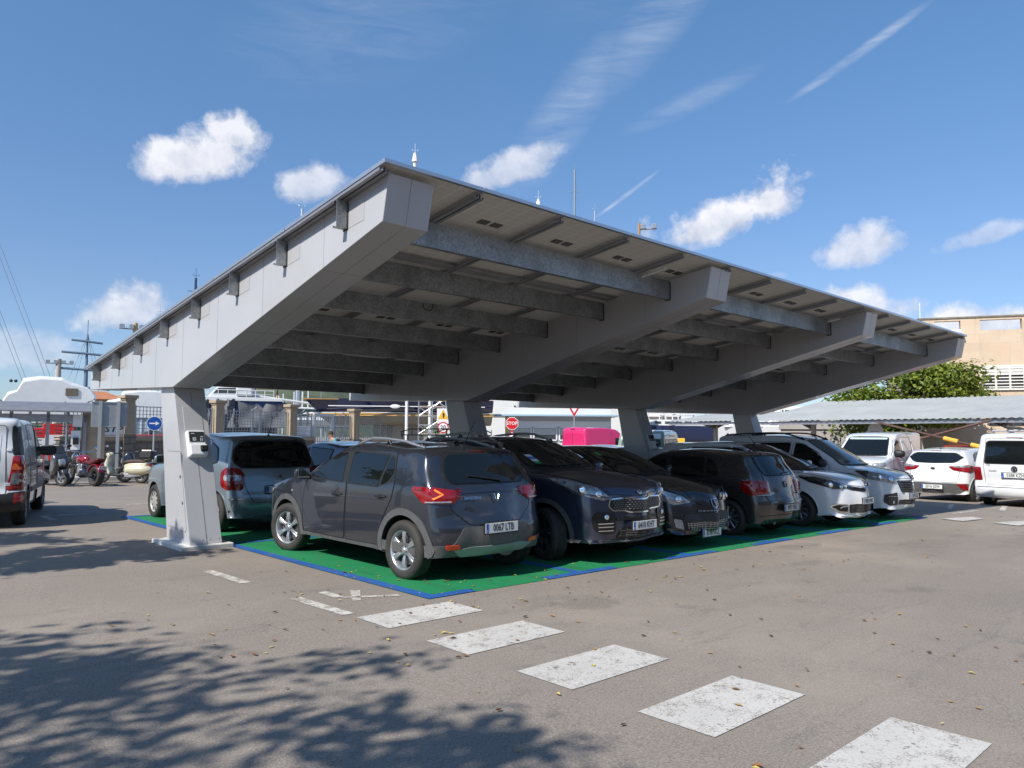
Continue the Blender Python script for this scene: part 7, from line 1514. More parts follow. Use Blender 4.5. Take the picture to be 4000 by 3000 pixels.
def build_boats():
    # motor yacht under tarpaulins
    d = 48; u0, u1 = 800, 1095; T = obj_at('motor_yacht', 'white flybridge motor yacht with a navy hull draped in grey tarpaulin', 'yacht', 948, d, None); w = (u1-u0)/FPX*d; zt, zm, zb = zz(948, 1500, d), zz(948, 1572, d), zz(948, 1632, d)
    MB().prism([(-w*.52,zm),(w*.46,zm),(w*.52,zm-.1),(w*.5,zb),(-w*.45,zb),(-w*.5,zb+.4)], -1.9, 1.9, 'y').obj('hull', M_NAVY, T, bevel=.05)
    MB().prism([(-w*.52,zm),(-w*.5,zm+.25),(w*.46,zm+.2),(w*.46,zm)], -1.95, 1.95, 'y').obj('deck_edge', M_HULLW, T, bevel=.03)
    MB().prism([(-w*.40,zm+.2),(-w*.28,zm+.85),(w*.1,zm+.95),(w*.22,zm+.25)], -1.5, 1.5, 'y').obj('deckhouse', M_HULLW, T, bevel=.06); MB().prism([(-w*.33,zm+.45),(-w*.27,zm+.75),(w*.04,zm+.8),(w*.12,zm+.45)], -1.53, 1.53, 'y').obj('cabin_windows', M_GLASSB, T)
    m = MB()
    for k in range(9): x = -w*.48+w*.105*k; m.tube([(x,-1.85,zm+.2),(x,-1.85,zm+.65)], .02, 5)
    m.tube([(-w*.48,-1.85,zm+.65),(w*.36,-1.85,zm+.62)], .022, 5); m.tube([(-w*.48,-1.85,zm+.42),(w*.36,-1.85,zm+.4)], .015, 5)
    m.tube([(-w*.3,-1.2,zm+.9),(-w*.22,-1.2,zm+1.5),(w*.0,-1.2,zm+1.6),(w*.05,-1.2,zm+.9)], .035, 6); m.tube([(-w*.3,1.2,zm+.9),(-w*.22,1.2,zm+1.5),(w*.0,1.2,zm+1.6),(w*.05,1.2,zm+.9)], .035, 6); m.obj('rails', M_HULLW, T, smooth=True)
    for k, x in enumerate((w*.14, w*.40)):
        MB().tube([(x,-1.2,zm+.2),(x+.05,-1.2,zm+1.05),(x+.7,-1.2,zm+1.25)], .09, 6).obj('davit_arm', mat('tan davit', (.55,.38,.24), .6), T, smooth=True)
    block(T, 'life_raft', .9, .5, zm+.3, zm+.95, M_HULLW, w*.02, -1.6, .08)
    R = random.Random(5)
    for k, (xa, xb, da, db) in enumerate(((-.56,-.36,.15,1.2),(-.30,-.08,.1,1.25),(-.04,.50,.35,1.15))):
        vs = []; n = 10
        for i in range(n+1):
            t = i/n; x = (xa+(xb-xa)*t)*w; top = zm-(da if 0 < i < n else 0)*1.0+.25*abs(sin(i*1.9))
            for j in range(5): vs.append((x+R.uniform(-.05,.05), -1.98-.12*sin(j*1.3+i)-.03*j, top-(top-zb+db*.5)*j/4))
        MB().add(vs, [(i*5+j, i*5+j+1, i*5+5+j+1, i*5+5+j) for i in range(n) for j in range(4)]).obj('tarpaulin', M_TARP, T, smooth=True)
    m = MB(); [m.tube([(x*w,y,0),(x*w*.96,y*.6,zb+.1)], .06, 6) for x in (-.4,-.1,.2,.42) for y in (-1.6,1.6)]; m.obj('cradle_props', M_RAIL, T); block(T, 'keel_block', w*.8, .5, .2, zb, M_TARP)
    # white motor yachts between
    for k, (u, vt, vb, d, L, lab) in enumerate(((1170,1590,1672,58,8,'white motor yacht with a raked windscreen and blue covers'), (1130,1560,1625,72,12,'long white racing hull under a pointed white cover'), (1225,1612,1668,54,5.5,'small white speedboat on a trailer left of the navy yacht'))):
        T = obj_at('white_boat', lab, 'boat', u, d, None, 'boats standing in the yard'); z1, z0 = zz(u, vt, d), zz(u, vb, d); hull(T, 'hull', L, 2.6, z0, z0+(z1-z0)*.45, M_HULLW if k else mat('blue boat cover', (.02,.10,.33), .5))
        zc = z0+(z1-z0)*.45; MB().prism([(-L*.3,zc),(-L*.08,z1),(L*.25,z1-.1),(L*.34,zc)] if k != 1 else [(-L*.48,z1+.5),(-L*.48,z1+.7),(L*.45,zc+.1),(L*.45,zc)], -1.0, 1.0, 'y').obj('superstructure', M_HULLW, T, bevel=.05)
        if k != 1: MB().prism([(-L*.24,zc+.25),(-L*.09,z1-.12),(L*.2,z1-.2),(L*.2,zc+.3)], -1.03, 1.03, 'y').obj('cabin_windows', M_GLASSB, T); MB().tube([(-L*.45,-1,zc),(-L*.45,-1,zc+.5),(-L*.2,-1,zc+.5)], .025, 5).obj('pulpit_rail', M_ALU, T)
        m = MB(); [m.tube([(x*L,y,0),(x*L*.95,y*.6,z0+.05)], .06, 6) for x in (-.25,.25) for y in (-1.1,1.1)]; m.obj('cradle_props', M_RAIL, T)
    # navy sailing yacht
    d = 46; T = obj_at('sailing_yacht', 'large navy sailing yacht hull with a gold waterline stripe, propped ashore', 'yacht', 1560, d); L = 11.2; z1, zw, z0 = zz(1450, 1562, d), zz(1450, 1617, d), zz(1450, 1658, d)
    hull(T, 'topsides', L, 3.2, zw, z1, M_NAVY, rake=.55, sheer=.12); hull(T, 'lower_hull', L*.93, 2.9, z0, zw-.01, mat('beige antifouling', (.36,.33,.27), .6, 0, 0, .1, 2), rake=.7, sheer=0, dx=.35)
    for (za, zb_, mt) in ((zw-.10,zw-.05,mat('gold stripe', (.6,.36,.12), .35)),(zw-.01,zw+.04,mat('gold stripe', (.6,.36,.12), .35)),(zw+.07,zw+.11,SW)):
        m = MB(); vs = []
        for i in range(15):
            t = i/14; w = 3.2/2*min(1, (1-(1-min(1, t*1.9))**2))*.86+.03; vs += [(-L/2+L*t+.35*(1-t), -w-.02, za), (-L/2+L*t+.35*(1-t), -w-.02, zb_), (-L/2+L*t+.35*(1-t), -w+.05, zb_), (-L/2+L*t+.35*(1-t), -w+.05, za)]
        m.add(vs, [(4*i+k, 4*i+4+k, 4*i+4+(k+1) % 4, 4*i+(k+1) % 4) for i in range(14) for k in range(4)]); m.obj('stripe', mt, T)
    MB().box(-L*.36,-1.72,zw+(z1-zw)*.5,L*.45,-1.64,zw+(z1-zw)*.5+.05).obj('cove_line', SW, T); m = MB()
    for x in (-.02,.17,.27): m.ell((x*L,-1.71,zw+(z1-zw)*.52), (.3,.03,.12), 14, 6)
    m.obj('hull_windows', SW, T); MB().box(-L*.5,-.9,z1,L*.5,.9,z1+.05).obj('deck', M_WOOD, T); m = MB(); [m.tube([(x*L,-1.4,z1),(x*L,-1.4,z1+.6)], .015, 5) for x in (-.4,-.25,-.1,.05,.2,.35)]; m.tube([(-.48*L,-1.2,z1+.6),(.42*L,-1.4,z1+.6)], .012, 5); m.obj('lifelines', M_ALU, T)
    for k, x in enumerate((.04,.16,.28,.39)): MB().tube([(x*L,-1.9,0),(x*L,-1.75,z1-.1)], .09, 8).obj('support_post', M_WHITE, T, smooth=True)
    block(T, 'keel', 3, .5, .3, z0+.1, mat('beige antifouling', (.36,.33,.27), .6))
    # scaffold tower
    d = 42; T = obj_at('scaffold_tower', 'silver scaffold tower between the navy yacht and the second canopy column', 'scaffolding', 1690, d); zt = zz(1690, 1490, d); m = MB(); w = .75
    for x in (-w,0,w):
        for y in (-.5,.5): m.tube([(x,y,0),(x,y,zt)], .03, 5)
    k = 0; z = .5
    while z < zt:
        for y in (-.5,.5): m.tube([(-w,y,z),(w,y,z)], .025, 5); m.tube([(-w if k % 2 else w,y,z),(w if k % 2 else -w,y,min(zt, z+1))], .02, 5)
        for x in (-w,0,w): m.tube([(x,-.5,z+.25),(x,.5,z+.25)], .025, 5)
        z += .5; k += 1
    m.obj('tubes', M_ALU, T, smooth=True); m = MB(); [m.box(-w,-.5,z,w,.5,z+.05) for z in (2.0,3.5)]; m.obj('platforms', M_WOOD, T)
    # white yachts afloat on the right
    for k, (u, vt, vb, d, L, lab) in enumerate(((2610,1640,1690,66,7.5,'white cabin cruiser with a row of dark portholes, behind the off roader'), (3070,1640,1700,70,9,'white yacht with a blue canopy behind the carport pillar'), (2790,1630,1690,85,12,'long white motor yacht behind the far railing'), (2930,1648,1690,78,8,'white yacht between the far pillars'))):
        T = obj_at('moored_yacht', lab, 'yacht', u, d, None, 'white yachts behind the far railing'); z1, z0 = zz(u, vt, d), zz(u, vb, d); zc = z0+(z1-z0)*.5; hull(T, 'hull', L, 3, max(0, z0-1), zc, M_NAVY if k == 0 else M_HULLW)
        MB().prism([(-L*.32,zc),(-L*.12,z1),(L*.30,z1-.1),(L*.36,zc)], -1.2, 1.2, 'y').obj('superstructure', M_HULLW, T, bevel=.06); m = MB(); [m.box(-L*.15+i*L*.11,-1.23,zc+.2,-L*.15+i*L*.11+L*.07,-1.19,zc+.2+(z1-zc)*.35) for i in range(4)]; m.obj('portholes', M_GLASSB, T)
        MB().box(-L*.1,-1,z1+.4,L*.3,1,z1+.46).obj('sun_awning', mat('blue boat cover', (.02,.10,.33), .5) if k == 1 else M_HULLW, T); m = MB(); [m.tube([(x*L,y,z1-.1),(x*L,y,z1+.4)], .03, 5) for x in (-.08,.28) for y in (-.9,.9)]; m.obj('awning_posts', M_ALU, T)
build_boats()

def mast(label, u, vt, d, mt, r=.14, spreaders=3, top='plain', vb=1700):
    T = obj_at('yacht_mast', label, 'mast', u, d, None, 'masts rising from the boatyard'); zt = zz(u, vt, d)
    MB().tube([(0,0,0),(0,0,zt)], r, 10, r*.6).obj('spar', mt, T, smooth=True); s = MB(); st = MB()
    for k in range(spreaders): z = zt*(1-.22*(k+.35)); w = .7+.35*k; s.tube([(-w,0,z),(w,0,z)], .035, 6)
    for w in (-1,1): st.tube([(w*(.7+.35*spreaders),0,2),(w*.75,0,zt*.8),(0,0,zt*.985)], .012, 4)
    if spreaders: s.obj('spreaders', mt, T)
    st.obj('stays', M_ALUD, T)
    a = MB(); a.tube([(0,0,zt),(0,0,zt+1.0)], .02, 5); a.tube([(-.3,0,zt+.25),(.3,0,zt+.25)], .014, 5); a.ell((-.28,0,zt+.32), (.045,.045,.045), 8, 6); a.ell((.28,0,zt+.32), (.03,.03,.06), 8, 6)
    if top == 'radar': a.tube([(0,0,zt-.9),(0,0,zt-.2)], .34, 10, .2)
    a.obj('masthead_gear', mt, T); return T
WM = mat('white mast paint', (.68,.69,.70), .3); DM = mat('dark blue mast paint', (.03,.06,.12), .3)
mast('tall white mast with radar standing above the near peak of the canopy', 1608, 598, 75, WM, .3, 2, 'radar'); mast('grey mast above the sloping canopy edge, left of the white one', 1163, 815, 75, M_ALU, .22, 2); mast('dark blue mast low on the canopy edge', 751, 1085, 80, DM, .2, 1)
mast('grey mast short tip near the low left end of the canopy', 616, 1225, 85, M_ALU, .16, 1); mast('tallest grey mast behind the middle of the canopy', 2245, 665, 85, mat('grey blue mast', (.25,.32,.38), .35, .3), .2, 3); mast('white mast tip left of the tallest grey mast', 2101, 778, 85, WM, .26, 1, 'radar'); mast('thin grey mast right of the tallest grey mast', 2325, 825, 90, M_ALU, .16, 1)
def build_square_rig():
    d = 95; T = obj_at('square_rigged_mast', 'blue grey square rigged ship mast with four crossed yards', 'mast', 334, d); zt = zz(334, 1305, d); m = mat('blue grey spar', (.12,.19,.27), .5)
    MB().tube([(0,0,0),(0,0,zt*.72)], .3, 10, .2).tube([(0,0,zt*.7),(0,0,zt)], .16, 8, .08).tube([(0,0,zt),(0,0,zt+1.6)], .04, 5).obj('spar', m, T, smooth=True)
    for v, w in ((1334,1.5),(1382,2.4),(1445,2.9),(1515,2.4)): z = zz(334, v, d); MB().tube([(-w,0,z+.12),(0,-.2,z),(w,0,z-.12)], .13, 8).obj('yard', m, T, smooth=True)
    s = MB(); [s.tube([(w,0,2),(w*.3,0,zt*.7),(0,0,zt)], .02, 4) for w in (-4,-2.4,2.4,4)]; s.obj('stays', M_ALUD, T)
build_square_rig()
def flood(label, u, vt, d, col, n, r=.16, one=False):
    T = obj_at('floodlight_mast', label, 'floodlight', u, d, None, 'floodlight masts'); zt = zz(u, vt, d); MB().tube([(0,0,0),(0,0,zt)], r*1.4, 10, r).obj('pole', mat('pole '+str(col), col, .6), T, smooth=True)
    m = MB()
    MB().tube([(-1.1*(not one),0,zt-.5),(1.3,0,zt-.5)], .06, 6).obj('crossbar', M_ALUD, T)
    for k in range(n):
        x = -1.0+2.2*k/max(1, n-1) if not one else .3+.9*k; b = MB().box(x-.2,-.3,zt-.55,x+.2,.1,zt-.15, None).obj('floodlight', M_ALUD, T, bevel=.03); MB().box(x-.17,-.32,zt-.52,x+.17,-.301,zt-.18).obj('glass', M_CLEAR, b)
flood('tall grey floodlight mast with a ring of lamps, above the wrapped boat', 225, 1402, 95, (.42,.40,.36), 4, .28)
flood('yellowish floodlight mast right of the square rigged mast', 520, 1262, 70, (.55,.36,.16), 4, .2); flood('rusty yellow lamp post with two floodlights, above the third span of the canopy', 2500, 872, 60, (.34,.22,.12), 2, .11, True)
m_cab = MB(); 
def cables():
    T = obj_at('crane_cables', 'thin parallel cables with two dark balls crossing the sky at far left', 'cables', 40, 80); a = MB()
    for dx in (0,.35,1.9,2.3): a.tube([(-5.2+dx,0,zz(40, 1030, 80)+6),(1.0+dx,0,zz(40, 1500, 80))], .018, 4)
    a.obj('cable', M_ALUD, T); b = MB(); b.ell((.05,0,zz(40, 1487, 80)), (.14,.14,.14), 10, 8); b.ell((.4,0,zz(40, 1487, 80)), (.14,.14,.14), 10, 8); b.obj('marker_ball', M_BLK, T, smooth=True)
    MB().tube([(1.0,0,zz(40,1500,80)),(1.6,0,0)], .018, 4).tube([(3.3,0,zz(40,1500,80)),(3.6,0,0)], .018, 4).obj('cable_tail', M_ALUD, T)
cables()

def build_buildings():
    # white building with chequer vents behind the stop sign
    d = 62; T = obj_at('white_building', 'large plain white building with small chequered vents behind the booth', 'building', 2080, d, radians(-42)); z1 = zz(2000, 1505, d)
    block(T, 'wall', 16, 8, 0, z1, M_WALLW, .5, 3); m = MB()
    for cx in (-1.55,-.75):
        for i in range(4):
            for j in range(4):
                if (i+j) % 2: m.box(cx+i*.14,-1.03,zz(2000,1608,d)+j*.12,cx+i*.14+.14,-.98,zz(2000,1608,d)+j*.12+.12)
    m.obj('chequered_vents', M_BLK, T); MB().box(-7.6,-1.1,z1,8.6,7.1,z1+.25).obj('parapet', M_WALLW, T)
    # gate booth
    d = 47; T = obj_at('gate_booth', 'low control booth with a flat pale blue roof edge and wide windows', 'booth', 2180, d, radians(-44)); w = 6.6; zr, z1 = zz(2180, 1628, d), zz(2180, 1600, d)
    block(T, 'wall', w, 3, 0, zr, mat('booth grey panel', (.50,.51,.52), .6), 0, 1.5); MB().box(-w/2-1.0,-1.0,zr,w/2+.4,3.4,zr+.12).obj('eaves', mat('pale blue fascia', (.30,.42,.50), .4), T, bevel=.02); MB().box(-w/2-.2,-.4,zr+.12,w/2,3,z1+.1).obj('roof_box', M_WALLW, T, bevel=.02)
    zw0, zw1 = zz(2180, 1722, d), zz(2180, 1668, d); MB().box(-w/2-.01,-.06,zw1,w/2,-.0,zz(2180,1645,d)).obj('white_band', M_WHITE, T)
    for k in range(4):
        a = -w/2+.15+k*1.6; f = MB().box(a,-.05,zw0,a+1.5,-.005,zw1).obj('window', M_GLASSB, T); MB().box(a,-.09,zw0,a+.08,-.05,zw1).box(a+1.42,-.09,zw0,a+1.5,-.05,zw1).box(a,-.09,zw1-.08,a+1.5,-.05,zw1).box(a,-.09,zw0,a+1.5,-.05,zw0+.08).obj('frame', M_WHITE, f); MB().box(a+.1,-.065,zw1-.5,a+1.4,-.052,zw1-.1).obj('blind', mat('blind', (.45,.46,.44), .7), f)
    MB().box(-w/2+.05,-.2,zz(2180,1690,d),-w/2+.2,-.1,zw1+.6).obj('yellow_post_box', SY, T)
    # flats with white louvres
    d = 190; T = obj_at('apartment_block', 'distant block of flats with rows of white balconies', 'building', 2560, d, None, 'distant blocks of flats'); z1 = zz(2560, 1605, d); w = 190/FPX*d; W2_ = mat('flat wall', (.42,.40,.37), .8)
    block(T, 'wall', w, 12, 0, z1, W2_, 0, 6)
    for k in range(7):
        z = z1-1.0-k*1.55
        if z < 0: break
        for j in range(3): x = -w/2+w*(j+.5)/3; MB().box(x-w*.14,-.9,z-.45,x+w*.14,-.01,z+.35).obj('balcony', M_WALLW, T)
    for k, (u, vt, d, w, lab) in enumerate(((3035,1588,200,16,'pale distant block of flats right of the last canopy column'), (2780,1640,210,14,'lower distant block of flats behind the far pillars'), (2655,1628,230,9,'narrow distant tower beside the louvred flats'))):
        T = obj_at('apartment_block', lab, 'building', u, d, None, 'distant blocks of flats'); z1 = zz(u, vt, d); block(T, 'wall', w, 10, 0, z1, M_WALLW, 0, 5); z = z1-1.4; n = 0
        while z > 1 and n < 6:
            for j in range(4): x = -w/2+w*(j+.5)/4; MB().box(x-w*.08,-.05,z-.5,x+w*.08,-.005,z+.5).obj('window', M_GLASSB, T)
            z -= 2.6; n += 1
    # masts crowd behind
    R = random.Random(12)
    spots = [(1090,1545),(1108,1538),(1150,1530),(1165,1525),(1183,1530),(1205,1524),(2470,1600),(2488,1612),(2505,1605),(2530,1598),(2575,1604),(2600,1600),(2626,1610),(2648,1602),(2672,1615),(3050,1570),(3062,1562),(2985,1600)]
    for k, (u, v) in enumerate(spots):
        d = 110+R.uniform(-15,40); T = obj_at('distant_mast', 'thin distant white mast in the marina', 'mast', u, d, None, 'distant marina masts'); zt = zz(u, v, d)
        MB().tube([(0,0,0),(0,0,zt)], .10, 5).obj('spar', WM, T); MB().tube([(-.8,0,zt*.7),(.8,0,zt*.7)], .05, 4).obj('spreaders', WM, T)
    # grey rendered kiosk on the right
    d = 47; T = obj_at('rendered_kiosk', 'plain grey rendered building with a flat coping behind the carport', 'building', 3210, d, radians(-66)); z1 = zz(3210, 1637, d)
    block(T, 'wall', 5.6, 5, 0, z1-.6, M_REND, .5, 2.5); MB().box(-2.4,-.1,z1-.6,3.5,5.1,z1).obj('coping', M_REND, T, bevel=.02)
    # sandstone building
    x0, y0 = ray_xy(3560, 54); rz = radians(-62); T = thing('sandstone_building', 'tall sandstone block building with louvred shutters and open roof slots', 'building', (x0, y0, gz(x0, y0)), rz)
    def onface(u, v):     # point of the front face plane (local x, z) seen at a pixel
        M = T.matrix_basis.inverted(); o = M @ CAM; dd = _f+R_*((u-2000)/FPX)-U_*((v-1500)/FPX); dd = M.to_3x3() @ dd; t = -o.y/dd.y; p = o+dd*t; return p.x, p.z
    xl, zt = onface(3590, 1250)
    T_ = Matrix(); H_ = zt
    W_ = 24; th = .4
    # the upper wall has open slots: build it from pieces
    holes = []
    for (ua, ub, va, vb) in ((3650,3752,1265,1292),(3826,3992,1242,1288)):
        a, b = onface(ua, va)[0], onface(ub, va)[0]; holes.append((a, b))
    zs1 = onface(3900, 1247)[1]; zs0 = onface(3900, 1288)[1]
    wl_ = MB(); wl_.box(0+xl,0,-.5,xl+W_,th,zs0); wl_.box(xl,0,zs1,xl+W_,th,H_); cur = xl; extra = [(holes[1][1]+1.8, holes[1][1]+1.8+4.4)]
    for a, b in holes+extra: wl_.box(cur,0,zs0,a,th,zs1); cur = b
    wl_.box(cur,0,zs0,xl+W_,th,zs1); w_ = wl_.obj('wall', M_SAND, T)
    MB().box(xl,th,-.5,xl+.4,14,H_).obj('side_wall', M_SAND, T); MB().box(xl+.4,th,zs0-.5,xl+W_,14,zs0-.2).obj('terrace', M_CONC, T); MB().box(xl-.08,-.06,H_,xl+W_,th+.06,H_+.10).obj('coping', mat('stained coping', (.22,.18,.14), .9, 0, 0, .3, 3), T)
    xa, zb_ = onface(3835, 1522); xb, za = onface(3998, 1428); f = MB().box(xa,-.05,zb_,xa+(xb-xa)*1.0,-.0,za).obj('window', M_BLK, T)
    n = 3; WP_ = mat('white shutter', (.68,.66,.60), .5)
    for k in range(4): x = xa+(xb-xa)*k/3; MB().box(x-.05,-.12,zb_-.03,x+.05,-.05,za+.03).obj('frame', WP_, f)
    MB().box(xa,-.11,za-.06,xb,-.051,za+.05).box(xa,-.11,zb_-.05,xb,-.051,zb_+.06).obj('frame', WP_, f)
    k = 0; z = zb_+.12
    while z < za-.1: MB().box(xa+.05,-.10,z,xb-.05,-.06,z+(.07 if z < (za+zb_)/2 else .16)).obj('louvre', WP_, f); z += .19
    xa, zb_ = onface(3600, 1663); xb, za = onface(3772, 1640); f = MB().box(xa,-.06,zb_-.05,xb,-.0,za+.25).obj('shop_sign', SK, T); text_obj('sign_letters', 'SUPER YACHT TEC', .34, SW, f, TX((za+zb_)/2,-.065,(xa+xb)/2-.6), .003)
    MB().box(xa+.5,-.08,zb_-.02,xb,-.061,zb_+.04).obj('orange_edge', mat('sign orange', (.7,.25,.04), .5), f); MB().box(xb-2.2,-.08,za+.02,xb-.3,-.061,za+.1).obj('grey_line', M_REND, f)
    xm, zm = onface(3598, 1250); MB().tube([(xm,.3,H_),(xm,.3,onface(3598,1180)[1])], .03, 6).obj('aerial', WM, T)
    xc, zc = onface(3735, 1306); c = MB().tube([(xc+.4,-.0,zc),(xc+.3,-.5,zc)], .04, 6).obj('camera_arm', WM, T); MB().box(xc-.5,-.65,zc-.02,xc+.2,-.4,zc+.22).obj('security_camera', WM, c, bevel=.04)
    xa, zb_ = onface(3940, 1655); MB().box(xa-1.0,-.06,zb_-.1,xa+3.5,0,zb_+.9).obj('window', M_GLASSB, T)
    MB().tube([(onface(3672,1500)[0],-.1,onface(3672,1640)[1]),(onface(3672,1500)[0],-.1,onface(3672,1380)[1])], .04, 6).obj('downpipe', WM, T)
build_buildings()

def carport(label, A, B, depth, z0, rise, posts, braces=False, seed=1):
    """corrugated roof from A to B (front eaves), sloping up away from the camera"""
    A = Vector(A); B = Vector(B); L = (B-A).length; D = (B-A)/L; T = thing('carport', label, 'carport', (A.x, A.y, gz(A.x, A.y)), atan2(D.y, D.x)); n = int(L/.14)
    vs = []; 
    for i in range(n+1):
        x = L*i/n; w = (.020 if i % 2 else -.020)
        for (y, z) in ((0, z0), (depth*.5, z0+rise*.5), (depth, z0+rise)): vs += [(x, y, z+w)]
        for (y, z) in ((depth, z0+rise), (depth*.5, z0+rise*.5), (0, z0)): vs += [(x, y, z+w-.012)]
    f = [(6*i+k, 6*i+(k+1) % 6, 6*i+6+(k+1) % 6, 6*i+6+k) for i in range(n) for k in range(6)]
    MB().add(vs, f).obj('corrugated_roof', mat('fibre cement sheet', (.36,.37,.365), .7, 0, 0, .12, .8), T)
    MB().box(.1,.12,z0-.20,L-.1,.18,z0-.05).obj('purlin', M_ALUD, T); MB().box(.1,depth-.3,z0+rise-.24,L-.1,depth-.24,z0+rise-.08).obj('purlin', M_ALUD, T)
    for x in posts:
        p = MB().box(x-.09,depth*.42-.09,-.3,x+.09,depth*.42+.09,z0+rise*.42-.5).obj('post', mat('pale carport post', (.42,.42,.40), .6), T); MB().prism([(depth*.05,z0-.08),(depth*.42-.1,z0+rise*.42-.62),(depth*.42+.1,z0+rise*.42-.62),(depth*.95,z0+rise*.92-.1),(depth*.42,z0+rise*.42-.1)], x-.06, x+.06, 'x').obj('bracket', mat('dark carport bracket', (.12,.11,.10), .7), p)
        MB().hexa([(x-.9,depth*.42-.05,z0-.02),(x-.9,depth*.42+.05,z0-.02),(x-.05,depth*.42+.05,z0-.45),(x-.05,depth*.42-.05,z0-.45)], [(x-.9,depth*.42-.05,z0+.05),(x-.9,depth*.42+.05,z0+.05),(x-.05,depth*.42+.05,z0+.0),(x-.05,depth*.42-.05,z0+.0)]).obj('bracket_arm', mat('dark carport bracket', (.12,.11,.10), .7), p)
    return T, D, L
A = ray_xy(2990, 30); A0 = ray_xy(3905, 25.5); B = ray_xy(4300, 24.5)
Z0 = hz(3300, 1636, 37)-gz(*A)
def carports():
    a = Vector(ray_xy(2935, 39.5)); b = Vector(ray_xy(4380, 33.5))
    T, D, L = carport('long carport with a pale corrugated roof, behind the parked white vans', a, b, 6.2, Z0+.12, 1.15, [1.8,10.5,17.0])
    a2 = Vector(ray_xy(2600, 42)); b2 = Vector(ray_xy(2925, 39.6)); carport('short far section of corrugated carport behind the last canopy column', a2, b2, 5.6, Z0+.14, .6, [1.7])
    # steel braces with yellow sleeves leaning from the carport
    m = M_BLK; BR = mat('rusty brown steel', (.09,.045,.035), .7); YS = mat('yellow foam sleeve', (.78,.40,.05), .6)
    def P(u, v, d): x, y = ray_xy(u, d); return Vector((x, y, hz(u, v, d)))
    p, q = P(3590, 1713, 34), P(3868, 1641, 34); T = thing('steel_brace', 'brown steel brace rising to the right under the long carport', 'brace', p); MB().tube([(0,0,0), q-p], .045, 8).tube([(0,0,0),(0,0,-(p.z-gz(p.x,p.y)))], .03, 8).obj('bar', BR, T)
    p, q = P(3425, 1650, 34), P(3858, 1755, 32); T = thing('steel_brace', 'brown steel brace falling to the right with two yellow sleeves', 'brace', p); v = q-p; MB().tube([(0,0,0), v], .04, 8).tube([v,(v.x,v.y,-(p.z-gz(p.x,p.y))-.1)], .03, 8).obj('bar', BR, T)
    MB().tube([v*.62, v*.74], .085, 10).obj('sleeve', YS, T); MB().tube([v*.85, v*.985], .085, 10).obj('sleeve', YS, T)
carports()
def bollard():
    T = obj_at('yellow_cabinet', 'small orange yellow cabinet beside the small carport post', 'cabinet', 2655, 42); block(T, 'body', .5, .4, 0, zz(2655, 1712, 42), SY, 0, 0, .03); block(T, 'plinth', .6, .5, -.1, .1, M_CONC)
bollard()
def hills():
    HM = mat('wooded hillside', (.075,.095,.055), .95, 0, 0, .5, .05)
    R = random.Random(4); m = MB(); n = 60; vs = []
    for i in range(n+1):
        u = -900+5600*i/n; d = 900; h = (1.0+.5*sin(i*.35)+.35*sin(i*.9+1)+.2*sin(i*2.1))*26+10
        if u < 700: h *= 1.25
        if 950 < u < 1350: h += 24
        if u > 1500: h *= .55
        for dd, k in ((700, 0), (820, .8), (900, 1), (1050, 0)): x, y = ray_xy(u, dd); vs.append((x, y, -8+h*k+R.uniform(-2,2)*k))
    m.add(vs, [(4*i+k, 4*i+4+k, 4*i+5+k, 4*i+1+k) for i in range(n) for k in range(3)]); tag(m.obj('hills', HM, None, smooth=True), kind='structure')
hills()
# ------------------------------------------------------------------ trees, fallen leaves, the passer-by
def m_leaf(name, a, b):
    m = bpy.data.materials.new(name); m.use_nodes = True; t = NT(m.node_tree)
    p = t.new('ShaderNodeBsdfPrincipled', Roughness=.5); o = t.new('ShaderNodeOutputMaterial'); tr = t.new('ShaderNodeBsdfTranslucent'); mx = t.new('ShaderNodeMixShader'); mx.inputs[0].default_value = .28
    g = t.new('ShaderNodeNewGeometry'); r = g.outputs['Random Per Island']; c = t.ramp(r, (0, a), (1, b)); t.l.new(c, p.inputs['Base Color']); t.l.new(t.mix(.5, c, (.25,.32,.03,1)), tr.inputs[0])
    t.l.new(p.outputs[0], mx.inputs[1]); t.l.new(tr.outputs[0], mx.inputs[2]); t.l.new(mx.outputs[0], o.inputs[0]); return m
M_LEAF = m_leaf('green foliage', (.065,.11,.012), (.24,.28,.026))
M_BARK = mat('tree bark', (.10,.075,.055), .9, 0, 0, .3, 6, .8, 20)
